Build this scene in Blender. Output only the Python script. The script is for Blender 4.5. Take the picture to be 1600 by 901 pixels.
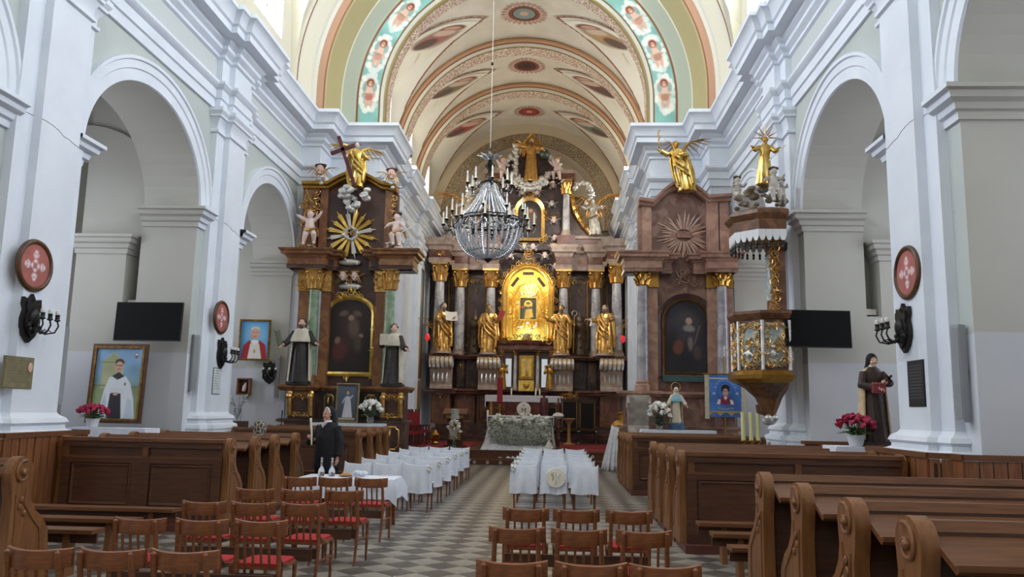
import bpy, bmesh, math, random
import numpy as np
from mathutils import Vector as V, Matrix, noise
S = bpy.context.scene
COL = S.collection
for o in list(bpy.data.objects): bpy.data.objects.remove(o)
PI = math.pi
random.seed(7)
# ---------------------------------------------------------------- camera
FPX, PITCH, ROLL, YAW = 1266.2, .1483, .0189, -.0514
CAM = V((1.25, 0, 1.75))
_F = V((math.sin(YAW)*math.cos(PITCH), math.cos(YAW)*math.cos(PITCH), math.sin(PITCH)))
_r = V((math.cos(YAW), -math.sin(YAW), 0)); _u = _r.cross(_F)
_R = _r*math.cos(ROLL) + _u*math.sin(ROLL); _U = _u*math.cos(ROLL) - _r*math.sin(ROLL)
cd = bpy.data.cameras.new('camera'); co = bpy.data.objects.new('camera', cd); COL.objects.link(co)
cd.sensor_width = 36; cd.lens = FPX/1600*36; cd.clip_start = .05; cd.clip_end = 300
M = Matrix.Identity(4)
for i in range(3):
    M[i][0], M[i][1], M[i][2], M[i][3] = _R[i], _U[i], -_F[i], CAM[i]
co.matrix_world = M
S.camera = co
def at(u, v, y):                 # photo measurement -> point at depth y
    d = _F + _R*((u-800)/FPX) + _U*((450.5-v)/FPX); return CAM + d*(y/d.y)
# ---------------------------------------------------------------- world, view
w = bpy.data.worlds.new('world'); S.world = w; w.use_nodes = True
bg = w.node_tree.nodes['Background']; bg.inputs[0].default_value = (.75, .85, 1, 1); bg.inputs[1].default_value = 1.0
S.view_settings.view_transform = 'Standard'; S.view_settings.look = 'None'
S.view_settings.exposure = 1.35; S.view_settings.gamma = 1; S.view_settings.use_curve_mapping = False
GLOW_NAVE, GLOW_CHANCEL, GLOW_AISLE = 11.0, 3.4, 2.7       # daylight in the window panes
# ---------------------------------------------------------------- materials
def lin(c):
    if isinstance(c, str): c = tuple(int(c[i:i+2], 16)/255 for i in (0, 2, 4))
    return tuple(x/12.92 if x <= .04045 else ((x+.055)/1.055)**2.4 for x in c)
def mat(name, c, rough=.6, metal=0., c2=None, scale=6., stretch=(1,1,1), detail=4., bump=0., lo=.35, hi=.65, emit=0., spec=.5, coord='Object', trans=0., coat=0., bscale=None):
    m = bpy.data.materials.new(name); m.use_nodes = True; nt = m.node_tree; N = nt.nodes; L = nt.links
    b = N['Principled BSDF']; b.inputs['Roughness'].default_value = rough; b.inputs['Metallic'].default_value = metal
    b.inputs['Specular IOR Level'].default_value = spec; b.inputs['Coat Weight'].default_value = coat
    b.inputs['Base Color'].default_value = (*lin(c), 1)
    if trans: b.inputs['Transmission Weight'].default_value = trans
    if emit: b.inputs['Emission Color'].default_value = (*lin(c), 1); b.inputs['Emission Strength'].default_value = emit
    if c2 or bump:
        tc = N.new('ShaderNodeTexCoord'); mp = N.new('ShaderNodeMapping'); mp.inputs['Scale'].default_value = stretch
        no = N.new('ShaderNodeTexNoise'); no.inputs['Scale'].default_value = scale; no.inputs['Detail'].default_value = detail
        L.new(tc.outputs[coord], mp.inputs[0]); L.new(mp.outputs[0], no.inputs[0])
        if c2:
            r = N.new('ShaderNodeValToRGB'); r.color_ramp.elements[0].position = lo; r.color_ramp.elements[1].position = hi
            r.color_ramp.elements[0].color = (*lin(c), 1); r.color_ramp.elements[1].color = (*lin(c2), 1)
            L.new(no.outputs[0], r.inputs[0]); L.new(r.outputs[0], b.inputs['Base Color'])
        if bump:
            if bscale:
                no = N.new('ShaderNodeTexNoise'); no.inputs['Scale'].default_value = bscale; L.new(mp.outputs[0], no.inputs[0])
            bp = N.new('ShaderNodeBump'); bp.inputs['Strength'].default_value = bump; bp.inputs['Distance'].default_value = .02
            L.new(no.outputs[0], bp.inputs['Height']); L.new(bp.outputs[0], b.inputs['Normal'])
    return m
def zpaint(name, top, bottom, zc):                      # wall paint that changes colour at a dado height
    m = mat(name, top, .75, c2=None); nt = m.node_tree; N = nt.nodes; L = nt.links; b = N['Principled BSDF']
    g = N.new('ShaderNodeNewGeometry'); sx = N.new('ShaderNodeSeparateXYZ'); L.new(g.outputs['Position'], sx.inputs[0])
    gt = N.new('ShaderNodeMath'); gt.operation = 'GREATER_THAN'; gt.inputs[1].default_value = zc; L.new(sx.outputs[2], gt.inputs[0])
    no = N.new('ShaderNodeTexNoise'); no.inputs['Scale'].default_value = .9; no.inputs['Detail'].default_value = 6; L.new(g.outputs['Position'], no.inputs[0])
    mx = N.new('ShaderNodeMix'); mx.data_type = 'RGBA'; mx.inputs[6].default_value = (*lin(bottom), 1); mx.inputs[7].default_value = (*lin(top), 1)
    L.new(gt.outputs[0], mx.inputs[0])
    m2 = N.new('ShaderNodeMix'); m2.data_type = 'RGBA'; m2.blend_type = 'MULTIPLY'; m2.inputs[0].default_value = .22
    L.new(mx.outputs[2], m2.inputs[6]); L.new(no.outputs[0], m2.inputs[7]); L.new(m2.outputs[2], b.inputs['Base Color'])
    return m
def marble(name, c, c2, scale=3., rough=.25, lo=.45, hi=.58, dist=1.2):
    m = mat(name, c, rough); nt = m.node_tree; N = nt.nodes; L = nt.links; b = N['Principled BSDF']
    tc = N.new('ShaderNodeTexCoord'); no = N.new('ShaderNodeTexNoise'); no.inputs['Scale'].default_value = scale; no.inputs['Detail'].default_value = 8
    no.inputs['Distortion'].default_value = dist; L.new(tc.outputs['Object'], no.inputs[0])
    r = N.new('ShaderNodeValToRGB'); e = r.color_ramp.elements; e[0].position = lo; e[1].position = hi
    e[0].color = (*lin(c), 1); e[1].color = (*lin(c2), 1); L.new(no.outputs[0], r.inputs[0]); L.new(r.outputs[0], b.inputs['Base Color'])
    return m
white = mat('white plaster', 'e1e7ef', .7, c2='dae0e9', scale=1.5, bump=.08, bscale=30)
nave_paint = zpaint('green grey wall paint', 'c3cac6', 'dfe3ea', 2.78)
aisle_paint = zpaint('warm grey aisle paint', 'c4c3ba', 'cfd1d6', 2.8)
frieze_paint = mat('green grey frieze', 'c6ccca', .75)
cream = mat('cream vault paint', 'd6cebd', .8, c2='cbc1ae', scale=1.2)
cream2 = mat('pale lunette paint', 'ded9ca', .8)
nave_cream = mat('pale cream clerestory paint', 'ddd8c4', .8)
glassN = mat('nave window daylight', 'e6eeff', .3, emit=GLOW_NAVE)
glassC = mat('chancel window daylight', 'fff8ea', .3, emit=GLOW_CHANCEL)
glassA = mat('aisle window daylight', 'eef2ff', .3, emit=GLOW_AISLE)
iron = mat('window bars', '50504c', .5)
PRINT = mat('painted picture', 'ffffff', .55)
_n = PRINT.node_tree.nodes.new('ShaderNodeAttribute'); _n.attribute_name = 'Col'
PRINT.node_tree.links.new(_n.outputs[0], PRINT.node_tree.nodes['Principled BSDF'].inputs['Base Color'])
FRESCO = mat('wall painting', 'ffffff', .85)
_n = FRESCO.node_tree.nodes.new('ShaderNodeAttribute'); _n.attribute_name = 'Col'
FRESCO.node_tree.links.new(_n.outputs[0], FRESCO.node_tree.nodes['Principled BSDF'].inputs['Base Color'])
# ---------------------------------------------------------------- mesh helpers
class MB:
    def __init__(s): s.v = []; s.f = []; s.m = []; s.mats = []
    def mi(s, m):
        if m not in s.mats: s.mats.append(m)
        return s.mats.index(m)
    def add(s, vs, fs, m):
        k = len(s.v); i = s.mi(m); s.v += [tuple(p) for p in vs]
        for f in fs: s.f.append([k+j for j in f]); s.m.append(i)
        return s
    def box(s, x0, x1, y0, y1, z0, z1, m):
        return s.add([(x, y, z) for z in (z0, z1) for y in (y0, y1) for x in (x0, x1)],
              [(0,2,3,1), (4,5,7,6), (0,1,5,4), (2,6,7,3), (0,4,6,2), (1,3,7,5)], m)
    def cbox(s, c, d, m): return s.box(c[0]-d[0]/2, c[0]+d[0]/2, c[1]-d[1]/2, c[1]+d[1]/2, c[2]-d[2]/2, c[2]+d[2]/2, m)
    def bar(s, a, b, w, h, m, up=(0,0,1)):              # square bar from a to b
        a, b = V(a), V(b); d = (b-a).normalized(); x = d.cross(V(up))
        if x.length < 1e-4: x = d.cross(V((0,1,0)))
        x.normalize(); y = x.cross(d); p = []
        for q in (a, b):
            for i, j in ((-1,-1), (1,-1), (1,1), (-1,1)): p.append(q + x*i*w/2 + y*j*h/2)
        return s.add(p, [(3,2,1,0), (4,5,6,7), (0,1,5,4), (1,2,6,5), (2,3,7,6), (3,0,4,7)], m)
    def tube(s, pts, r, m, n=8, cap=True, flat=1.):     # swept round tube, r number or list
        pts = [V(p) for p in pts]; k = len(pts); rr = r if isinstance(r, (list, tuple)) else [r]*k
        vs = []; px = None
        for i, p in enumerate(pts):
            d = (pts[min(i+1, k-1)] - pts[max(i-1, 0)])
            d = d.normalized() if d.length > 1e-9 else V((0,0,1))
            if px is None:
                px = d.orthogonal().normalized()
                if abs(d.z) < .9: px = d.cross(V((0,0,1))).normalized()
            else:
                px = (px - d*px.dot(d)); px = px.normalized() if px.length > 1e-6 else d.orthogonal().normalized()
            py = d.cross(px)
            for j in range(n):
                a = 2*PI*j/n; vs.append(p + px*math.cos(a)*rr[i] + py*math.sin(a)*rr[i]*flat)
        fs = [(i*n+j, i*n+(j+1) % n, (i+1)*n+(j+1) % n, (i+1)*n+j) for i in range(k-1) for j in range(n)]
        if cap: fs += [tuple(range(n-1, -1, -1)), tuple(range((k-1)*n, k*n))]
        return s.add(vs, fs, m)
    def lathe(s, prof, c, m, n=16, sx=1., sy=1., fold=0, amp=0., ph=0.):   # prof [(r, z)] round vertical axis at c
        vs = []
        for i, (r, z) in enumerate(prof):
            for j in range(n):
                a = 2*PI*j/n; q = r*(1+amp*math.cos(fold*a+ph)) if fold else r
                vs.append((c[0]+q*math.cos(a)*sx, c[1]+q*math.sin(a)*sy, c[2]+z))
        k = len(prof)
        fs = [(i*n+j, i*n+(j+1) % n, (i+1)*n+(j+1) % n, (i+1)*n+j) for i in range(k-1) for j in range(n)]
        fs += [tuple(range(n-1, -1, -1)), tuple(range((k-1)*n, k*n))]
        return s.add(vs, fs, m)
    def ell(s, c, r, m, nu=10, nv=7, rot=None):
        if isinstance(r, (int, float)): r = (r, r, r)
        c = V(c); vs = []
        for i in range(1, nv):
            t = PI*i/nv
            for j in range(nu):
                a = 2*PI*j/nu; p = V((r[0]*math.sin(t)*math.cos(a), r[1]*math.sin(t)*math.sin(a), r[2]*math.cos(t)))
                vs.append(c + (rot @ p if rot else p))
        tp = V((0,0,r[2])); k = len(vs); vs += [c + (rot @ tp if rot else tp), c - (rot @ tp if rot else tp)]
        fs = [(i*nu+j, (i+1)*nu+j, (i+1)*nu+(j+1) % nu, i*nu+(j+1) % nu) for i in range(nv-2) for j in range(nu)]
        fs += [(k, j, (j+1) % nu) for j in range(nu)] + [(k+1, (nv-2)*nu+(j+1) % nu, (nv-2)*nu+j) for j in range(nu)]
        return s.add(vs, fs, m)
    def prism(s, poly, a, b, m, axis='y'):              # polygon (p,q) extruded a..b along axis; y: (x,z) x: (y,z) z: (x,y)
        n = len(poly)
        g = {'y': lambda p, t: (p[0], t, p[1]), 'x': lambda p, t: (t, p[0], p[1]), 'z': lambda p, t: (p[0], p[1], t)}[axis]
        vs = [g(p, a) for p in poly] + [g(p, b) for p in poly]
        fs = [tuple(range(n)), tuple(range(2*n-1, n-1, -1))] + [(j, n+j, n+(j+1) % n, (j+1) % n) for j in range(n)]
        return s.add(vs, fs, m)
    def sweep(s, path, prof, m, left=True, closed=False, segm=None, cap=True):
        # plan path [(x,y)], profile [(out, z)] offset to the left (or right) of the path; segm(i_seg, j_prof) -> material
        n = len(path); P = [V((p[0], p[1])) for p in path]; nr = []
        for i in range(n):
            ds = []
            if i > 0 or closed: ds.append((P[i]-P[i-1]).normalized())
            if i < n-1 or closed: ds.append((P[(i+1) % n]-P[i]).normalized())
            ns = [V((-d.y, d.x)) if left else V((d.y, -d.x)) for d in ds]
            if len(ns) == 1: nr.append(ns[0])
            else:
                q = ns[0]+ns[1]; nr.append(q/max(.2, q.dot(ns[0])))
        k = len(prof); vs = [(P[i].x+nr[i].x*o, P[i].y+nr[i].y*o, z) for i in range(n) for o, z in prof]
        base = len(s.v); s.v += vs
        for i in range(n if closed else n-1):
            for j in range(k-1):
                a = [i*k+j, ((i+1) % n)*k+j, ((i+1) % n)*k+j+1, i*k+j+1]
                if left: a.reverse()
                s.f.append([base+t for t in a]); s.m.append(s.mi(segm(i, j) if segm else m))
        if cap and not closed:
            s.f.append([base+t for t in range(k)]); s.m.append(s.mi(m)); s.f.append([base+(n-1)*k+t for t in range(k-1, -1, -1)]); s.m.append(s.mi(m))
        return s
    def xf(s, mx, start=0):
        for i in range(start, len(s.v)): s.v[i] = tuple(mx @ V(s.v[i]))
        return s
    def mesh(s, name, smooth=True, ang=38):
        me = bpy.data.meshes.new(name); me.from_pydata(s.v, [], s.f)
        for m in s.mats: me.materials.append(m)
        me.polygons.foreach_set('material_index', s.m)
        me.update()
        if smooth:
            me.shade_smooth(); me.set_sharp_from_angle(angle=math.radians(ang))
        return me
    def build(s, name, parent=None, loc=None, smooth=True, ang=38, fix=True):
        me = s.mesh(name, smooth, ang)
        if fix:
            bm = bmesh.new(); bm.from_mesh(me); bmesh.ops.recalc_face_normals(bm, faces=bm.faces); bm.to_mesh(me); bm.free()
            if smooth: me.set_sharp_from_angle(angle=math.radians(ang))
        return link(name, me, parent, loc)
def link(name, me, parent=None, loc=None):
    o = bpy.data.objects.new(name, me); COL.objects.link(o)
    if parent: o.parent = parent
    if loc is not None: o.location = loc
    return o
def struct(o): o['kind'] = 'structure'; return o
def tag(o, label, cat, group=None):
    o['label'] = label; o['category'] = cat
    if group: o['group'] = group
    return o
def thing(name, label, cat, loc=(0,0,0), rz=0., group=None):
    o = bpy.data.objects.new(name, None); COL.objects.link(o); o.location = loc; o.rotation_euler = (0, 0, rz); o.empty_display_size = .1
    return tag(o, label, cat, group)
def dup(root, loc, rz=0., label=None):
    r = root.copy(); COL.objects.link(r); r.location = loc; r.rotation_euler = (0, 0, rz)
    if label: r['label'] = label
    for ch in list(root.children):
        c = ch.copy(); COL.objects.link(c); c.parent = r
        for g in list(ch.children):
            d = g.copy(); COL.objects.link(d); d.parent = c
    return r
def fuse(mb, voxel, smooth=2, name='fused', mat_=None, decim=None):     # weld overlapping shapes into one continuous surface
    me = mb.mesh(name, False); o = bpy.data.objects.new('tmp', me); COL.objects.link(o)
    r = o.modifiers.new('r', 'REMESH'); r.mode = 'VOXEL'; r.voxel_size = voxel; r.use_smooth_shade = True
    if smooth: q = o.modifiers.new('s', 'SMOOTH'); q.factor = .5; q.iterations = smooth
    if decim: q = o.modifiers.new('d', 'DECIMATE'); q.ratio = decim
    dg = bpy.context.evaluated_depsgraph_get(); dg.update()
    out = bpy.data.meshes.new_from_object(o.evaluated_get(dg)); out.name = name
    bpy.data.objects.remove(o); out.materials.clear(); out.materials.append(mat_ or mb.mats[0]); out.shade_smooth()
    return out
# ---------------------------------------------------------------- pictures painted into vertex colours
class Pic:
    def __init__(s, nx, ny, asp=1.):                     # x 0..asp, y 0..1 upward
        s.X, s.Y = np.meshgrid(np.linspace(0, asp, nx), np.linspace(0, 1, ny)); s.nx, s.ny, s.asp = nx, ny, asp
        s.C = np.zeros((ny, nx, 3)); s.soft = 1./ny
    def col(s, c): return np.array(tuple(int(c[i:i+2], 16)/255 for i in (0, 2, 4)) if isinstance(c, str) else c, float)
    def put(s, a, c, op=1.): a = np.clip(a, 0, 1)[..., None]*op; s.C = s.C*(1-a)+s.col(c)*a; return s
    def fill(s, c): s.C[:] = s.col(c); return s
    def grad(s, c0, c1):
        t = s.Y[..., None]; s.C = s.col(c0)*(1-t)+s.col(c1)*t; return s
    def ell(s, x, y, rx, ry, c, op=1., soft=None, ang=0.):
        dx, dy = s.X-x, s.Y-y; ca, sa = math.cos(ang), math.sin(ang); p, q = dx*ca+dy*sa, -dx*sa+dy*ca
        d = np.sqrt((p/rx)**2+(q/ry)**2); sf = soft if soft else s.soft*1.2/min(rx, ry)
        return s.put((1-d)/sf+.5, c, op)
    def ring(s, x, y, rx, ry, w, c, op=1.):
        d = np.abs(np.sqrt(((s.X-x)/rx)**2+((s.Y-y)/ry)**2)-1)*min(rx, ry); return s.put((w/2-d)/s.soft+.5, c, op)
    def poly(s, pts, c, op=1., soft=1.):
        ins = np.zeros_like(s.X, bool); dist = np.full_like(s.X, 9.); n = len(pts)
        for i in range(n):
            (x0, y0), (x1, y1) = pts[i], pts[(i+1) % n]
            cr = ((y0 > s.Y) != (y1 > s.Y)) & (s.X < (x1-x0)*(s.Y-y0)/((y1-y0) or 1e-9)+x0); ins ^= cr
            L2 = (x1-x0)**2+(y1-y0)**2 or 1e-9; t = np.clip(((s.X-x0)*(x1-x0)+(s.Y-y0)*(y1-y0))/L2, 0, 1)
            dist = np.minimum(dist, np.hypot(s.X-x0-t*(x1-x0), s.Y-y0-t*(y1-y0)))
        return s.put(np.where(ins, dist, -dist)/(s.soft*soft)+.5, c, op)
    def line(s, pts, w, c, op=1.):
        dist = np.full_like(s.X, 9.)
        for (x0, y0), (x1, y1) in zip(pts[:-1], pts[1:]):
            L2 = (x1-x0)**2+(y1-y0)**2 or 1e-9; t = np.clip(((s.X-x0)*(x1-x0)+(s.Y-y0)*(y1-y0))/L2, 0, 1)
            dist = np.minimum(dist, np.hypot(s.X-x0-t*(x1-x0), s.Y-y0-t*(y1-y0)))
        return s.put((w/2-dist)/s.soft+.5, c, op)
    def mottle(s, amp=.05, sc=9., seed=0):
        rg = np.random.RandomState(seed); a = np.zeros_like(s.X)
        for k in range(9):
            fx, fy, ph = rg.uniform(-sc, sc), rg.uniform(-sc, sc), rg.uniform(0, 6); a += np.sin(fx*s.X*3+fy*s.Y*3+ph)/9
        s.C = np.clip(s.C*(1+amp*3*a[..., None]), 0, 1); return s
    def mesh(s, name, fn, m=None):                        # fn(x 0..1, y 0..1) -> point
        vs = [fn(i/(s.nx-1), j/(s.ny-1)) for j in range(s.ny) for i in range(s.nx)]
        fs = [(j*s.nx+i, j*s.nx+i+1, (j+1)*s.nx+i+1, (j+1)*s.nx+i) for j in range(s.ny-1) for i in range(s.nx-1)]
        me = bpy.data.meshes.new(name); me.from_pydata([tuple(v) for v in vs], [], fs); me.materials.append(m or PRINT)
        c = np.clip(s.C, 0, 1).reshape(-1, 3); c = np.where(c <= .04045, c/12.92, ((c+.055)/1.055)**2.4)
        a = me.color_attributes.new('Col', 'FLOAT_COLOR', 'POINT'); a.data.foreach_set('color', np.c_[c, np.ones(len(c))].astype(np.float32).ravel())
        me.shade_smooth(); return me
    def flat(s, name, w, h, m=None):                      # upright sheet facing -y, origin at its lower middle
        return s.mesh(name, lambda a, b: ((a-.5)*w, 0, b*h), m)
# ================================================================= STRUCTURE
XW, XB = 6.4, 7.6                      # nave wall face and back
ZS, BR = 5.9, 1.75                     # arch springing and rise
ARCH = [(21.1, 2.0), (14.45, 2.2), (7.95, 2.2), (1.4, 2.2), (-5.1, 2.2)]
PIL = [((17.0, 17.4, 18.3, 18.7), 6.27, 6.14), ((10.5, 10.85, 11.8, 12.12), 6.27, 6.14), ((4.0, 4.4, 5.2, 5.5), 6.27, 6.14), ((-2.6, -2.2, -1.3, -.9), 6.27, 6.14)]
def arched_wall(mb, xf, xb, ya, yb, z0, z1, ops, m, inner):
    ys = {ya, yb}
    for c, a, zs, b, sill in ops:
        for k in range(25): ys.add(c-a*math.cos(PI*k/24))
    ys = sorted(y for y in ys if ya <= y <= yb)
    def top(y, o): c, a, zs, b, s = o; return zs+b*math.sqrt(max(0, 1-((y-c)/a)**2))
    for p, q in zip(ys[:-1], ys[1:]):
        if q-p < 1e-6: continue
        o = next((o for o in ops if abs((p+q)/2-o[0]) < o[1]), None)
        for x in (xf, xb):
            mm = m if x == xf else inner
            if o is None: mb.add([(x,p,z0), (x,q,z0), (x,q,z1), (x,p,z1)], [(0,1,2,3)], mm)
            else:
                mb.add([(x,p,top(p,o)), (x,q,top(q,o)), (x,q,z1), (x,p,z1)], [(0,1,2,3)], mm)
                if o[4] > z0: mb.add([(x,p,z0), (x,q,z0), (x,q,o[4]), (x,p,o[4])], [(0,1,2,3)], mm)
        if o is not None:
            mb.add([(xf,p,top(p,o)), (xf,q,top(q,o)), (xb,q,top(q,o)), (xb,p,top(p,o))], [(0,1,2,3)], inner)
            if o[4] > z0: mb.add([(xf,p,o[4]), (xf,q,o[4]), (xb,q,o[4]), (xb,p,o[4])], [(0,1,2,3)], inner)
    for c, a, zs, b, s in ops:
        for y in (c-a, c+a):
            if ya < y < yb: mb.add([(xf,y,s), (xb,y,s), (xb,y,zs), (xf,y,zs)], [(0,1,2,3)], inner)
    mb.add([(xf,ya,z1), (xf,yb,z1), (xb,yb,z1), (xb,ya,z1)], [(0,1,2,3)], m)
ENT = [(0,8.28), (.05,8.28), (.05,8.48), (.09,8.5), (.09,8.7), (.14,8.73), (.19,8.8), (.19,8.86), (.04,8.9), (.04,9.42), (.1,9.45), (.1,9.52), (.2,9.6), (.2,9.68), (.28,9.74),
       (.3,9.8), (.52,9.83), (.52,9.98), (.57,10.02), (.6,10.14), (.68,10.26), (.72,10.28), (.72,10.38), (0,10.42)]
CAPP = [(0,7.72), (.05,7.74), (.05,7.8), (.01,7.82), (.02,7.95), (.08,8.06), (.12,8.08), (.12,8.13), (.17,8.2), (.17,8.28), (0,8.29)]
BASE = [(0,0), (.2,0), (.2,1.17), (.16,1.18), (.19,1.23), (.17,1.31), (.1,1.34), (.09,1.4), (.13,1.44), (.1,1.5), (.03,1.54), (0,1.58)]
IMP = [(0,5.5), (.04,5.5), (.05,5.6), (.1,5.62), (.12,5.7), (.2,5.74), (.22,5.82), (.28,5.84), (.28,5.9), (0,5.92)]
trim_n = [0]
def trim(mb, m=None, ang=30):
    trim_n[0] += 1; return struct(mb.build('trim_%d' % trim_n[0], ang=ang))
def pil_path(p, x1, x2): a, b, c, d = p; return [(XW,a), (x1,a), (x1,b), (x2,b), (x2,c), (x1,c), (x1,d), (XW,d)]
def wainscot_board(): pass
for s, side in ((-1, 'left'), (1, 'right')):
    L = s > 0
    sx = lambda path: [(s*x, y) for x, y in path]
    mb = MB(); arched_wall(mb, s*XW, s*XB, -8, 23.6, 0, 10.42, [(c, a, ZS, BR, 0) for c, a in ARCH], nave_paint, aisle_paint)
    W = struct(mb.build('wall_'+side, smooth=False))
    # pilasters
    for p, x1, x2 in PIL[:3]:
        pp = sx(pil_path(p, x1, x2)); t = MB()
        t.sweep(pp, [(0,1.5), (0,7.78)], white, L, cap=False); t.sweep(pp, BASE, white, L, cap=False); t.sweep(pp, CAPP, white, L, cap=False); trim(t)
    # arch mouldings and imposts
    for c, a in ARCH[:3]:
        t = MB(); prof = [(0,0), (0,.05), (.2,.05), (.22,.075), (.36,.075), (.38,.11), (.44,.11), (.44,0)]; n = 40; k = len(prof); vs = []
        for i in range(n+1):
            th = PI*i/n; y, z = -a*math.cos(th), BR*math.sin(th); nx, nz = -math.cos(th)/a, math.sin(th)/BR; q = math.hypot(nx, nz)
            for o, pr in prof: vs.append((s*(XW-pr), c+y+nx/q*o, ZS+z+nz/q*o))
        t.add(vs, [(i*k+j, i*k+j+1, (i+1)*k+j+1, (i+1)*k+j) for i in range(n) for j in range(k-1)], white); trim(t)
        for e in (-1, 1):
            y = c+e*a; t = MB(); pth = [(XW, y+e*.42), (XW, y), (XB, y)]
            if e < 0: t.sweep(sx(pth), IMP, white, not (L ^ (e < 0)) if False else (L if e > 0 else L), cap=False) if False else None
            path = sx(pth) if e > 0 else sx(pth[::-1])
            # the path keeps the solid pier on the side away from the opening
            t.sweep(path, IMP, white, left=(s < 0) if e > 0 else (s < 0), cap=False) if False else None
            P = sx(pth); d0 = V((P[1][0]-P[0][0], P[1][1]-P[0][1])); out = V((-s, 0)); lf = V((-d0.y, d0.x)).dot(out) > 0
            t.sweep(P, IMP, white, lf, cap=False, segm=lambda i, j: white if i == 0 else aisle_paint); trim(t)
    # entablature round nave, chancel front and chancel
    path = [(XW, -8)]
    for p, x1, x2 in PIL[::-1]: path += pil_path(p, x1, x2)
    front = [(XW,23.15), (5.8,23.15), (5.8,24.3), (4.25,24.3), (4.25,25.6), (4.6,25.6), (4.6,28.8), (4.45,28.8), (4.45,29.6), (4.6,29.6), (4.6,33.0), (4.45,33.0), (4.45,33.8), (4.6,33.8), (4.6,38.6)]
    path += front; E = MB(); pts = sx(path)
    fr = lambda i, j: frieze_paint if (j == 8 and abs(pts[i][0]) > 6.35 and abs(pts[i+1][0]) > 6.35) else white
    E.sweep(pts, ENT, white, L, segm=fr, cap=False); trim(E)
    # chancel front wall and chancel side wall below the entablature
    t = MB(); t.sweep(sx(front), [(0,0), (0,8.3)], white, L, cap=False)
    struct(t.build('wall_chancel_'+side, smooth=False))
    # pilaster strips with capitals on the chancel walls
    for y0, y1, x in ((24.55,25.35,4.25), (28.85,29.55,4.45), (33.05,33.75,4.45), (30.9,31.5,4.6), (26.6,27.2,4.6)):
        t = MB(); pp = sx([(x,y0), (x-.1,y0), (x-.1,y1), (x,y1)])
        t.sweep(pp, [(0,0), (0,7.8)], white, L, cap=False); t.sweep(pp, CAPP, white, L, cap=False); trim(t)
    # plaster cracks at impost height
    for p, x1, x2 in PIL[:2]:
        t = MB(); rg = random.Random(int(p[0])); a, b, c, d = p; ys = [c-(c-b)*k/7 for k in range(8)]
        t.tube([(s*(x2-.001), y, 5.62+.05*rg.random()+.02*k) for k, y in enumerate(ys)], .005, iron, 4); t.tube([(s*(x1-.001), b-(b-a)*k/3, 5.8+.03*rg.random()) for k in range(4)], .005, iron, 4); trim(t)
# ---- aisles
for s, side in ((-1, 'left'), (1, 'right')):
    A = MB(); b = lambda x0, x1, *r: A.box(min(s*x0, s*x1), max(s*x0, s*x1), *r)
    arched_wall(A, s*10.8, s*11.4, -8, 24.2, 0, 9.2, [(c, 1.0, 6.0, 1.0, 3.0) for c, _ in ARCH], aisle_paint, aisle_paint)
    struct(A.build('wall_aisle_'+side, smooth=False))
    for k, y in ((1, 16.65), (2, 10.15)):
        A = MB(); b(7.6, 9.0, y, y+.9, 0, 3.75, aisle_paint); b(7.6, 7.9, y+.55, y+.9, 3.75, 9, aisle_paint); b(7.9, 9.0, y, y+.9, 3.75, 5.3, aisle_paint); b(7.6, 9.0, y+.12, y+.9, 5.3, 9, aisle_paint)
        b(9.0, 10.8, y+.3, y+.9, 7.2, 9, aisle_paint)
        struct(A.build('wall_aisle_%s_bay_%d' % (side, k), smooth=False))
        t = MB(); P = [(s*7.9, y+.5), (s*7.9, y), (s*9.0, y), (s*9.0, y+.5)]
        t.sweep(P, [(o*.7, z-.6) for o, z in IMP], aisle_paint, s < 0, cap=False); trim(t)
        # cross arch over the aisle
        t = MB(); n = 24; R0 = 1.5
        for i in range(n):
            q = []
            for th in (PI*i/n, PI*(i+1)/n):
                for r in (R0, R0+.5):
                    for yy in (y+.05, y+.7): q.append((s*(9.15+r*math.cos(th)), yy, 5.9+r*math.sin(th)*.95))
            t.add(q, [(0,1,5,4), (0,4,6,2), (1,3,7,5)], aisle_paint)
        trim(t)
    A = MB(); A.box(min(s*7.6, s*10.8), max(s*7.6, s*10.8), 23.6, 24.2, 0, 9.2, aisle_paint); struct(A.build('wall_aisle_%s_end' % side, smooth=False))
    A = MB(); A.box(min(s*7.6, s*10.8), max(s*7.6, s*10.8), -8.3, -8, 0, 9.2, aisle_paint); struct(A.build('wall_aisle_%s_back' % side, smooth=False))
    A = MB(); A.box(min(s*7.5, s*11.4), max(s*7.5, s*11.4), -8, 24.2, 9.2, 9.4, aisle_paint); struct(A.build('ceiling_aisle_'+side, smooth=False))
win_n = [0]
def window(x, s, y0, y1, z0, z1, glass, nx=2, nz=4):
    win_n[0] += 1
    f = MB(); xo = s*.05
    for k in range(nx+1): y = y0+(y1-y0)*k/nx; f.box(x-.03, x+.03, y-.025, y+.025, z0, z1, iron)
    for k in range(nz+1): z = z0+(z1-z0)*k/nz; f.box(x-.028, x+.028, y0, y1, z-.02, z+.02, iron)
    o = struct(f.build('window_%d' % win_n[0], smooth=False))
    g = MB().add([(x+xo, y0, z0), (x+xo, y0+(y1-y0)/nx, z0), (x+xo, y0+(y1-y0)/nx, z0+(z1-z0)/nz), (x+xo, y0, z0+(z1-z0)/nz)], [(0,1,2,3)], glass).mesh('pane', False)
    for i in range(nx):
        for j in range(nz): link('pane', g, o, (0, (y1-y0)*i/nx, (z1-z0)*j/nz))
    return o
for s in (-1, 1):
    for c, _ in ARCH: window(s*11.1, s, c-1.0, c+1.0, 3.0, 7.0, glassA, 2, 4)
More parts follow.
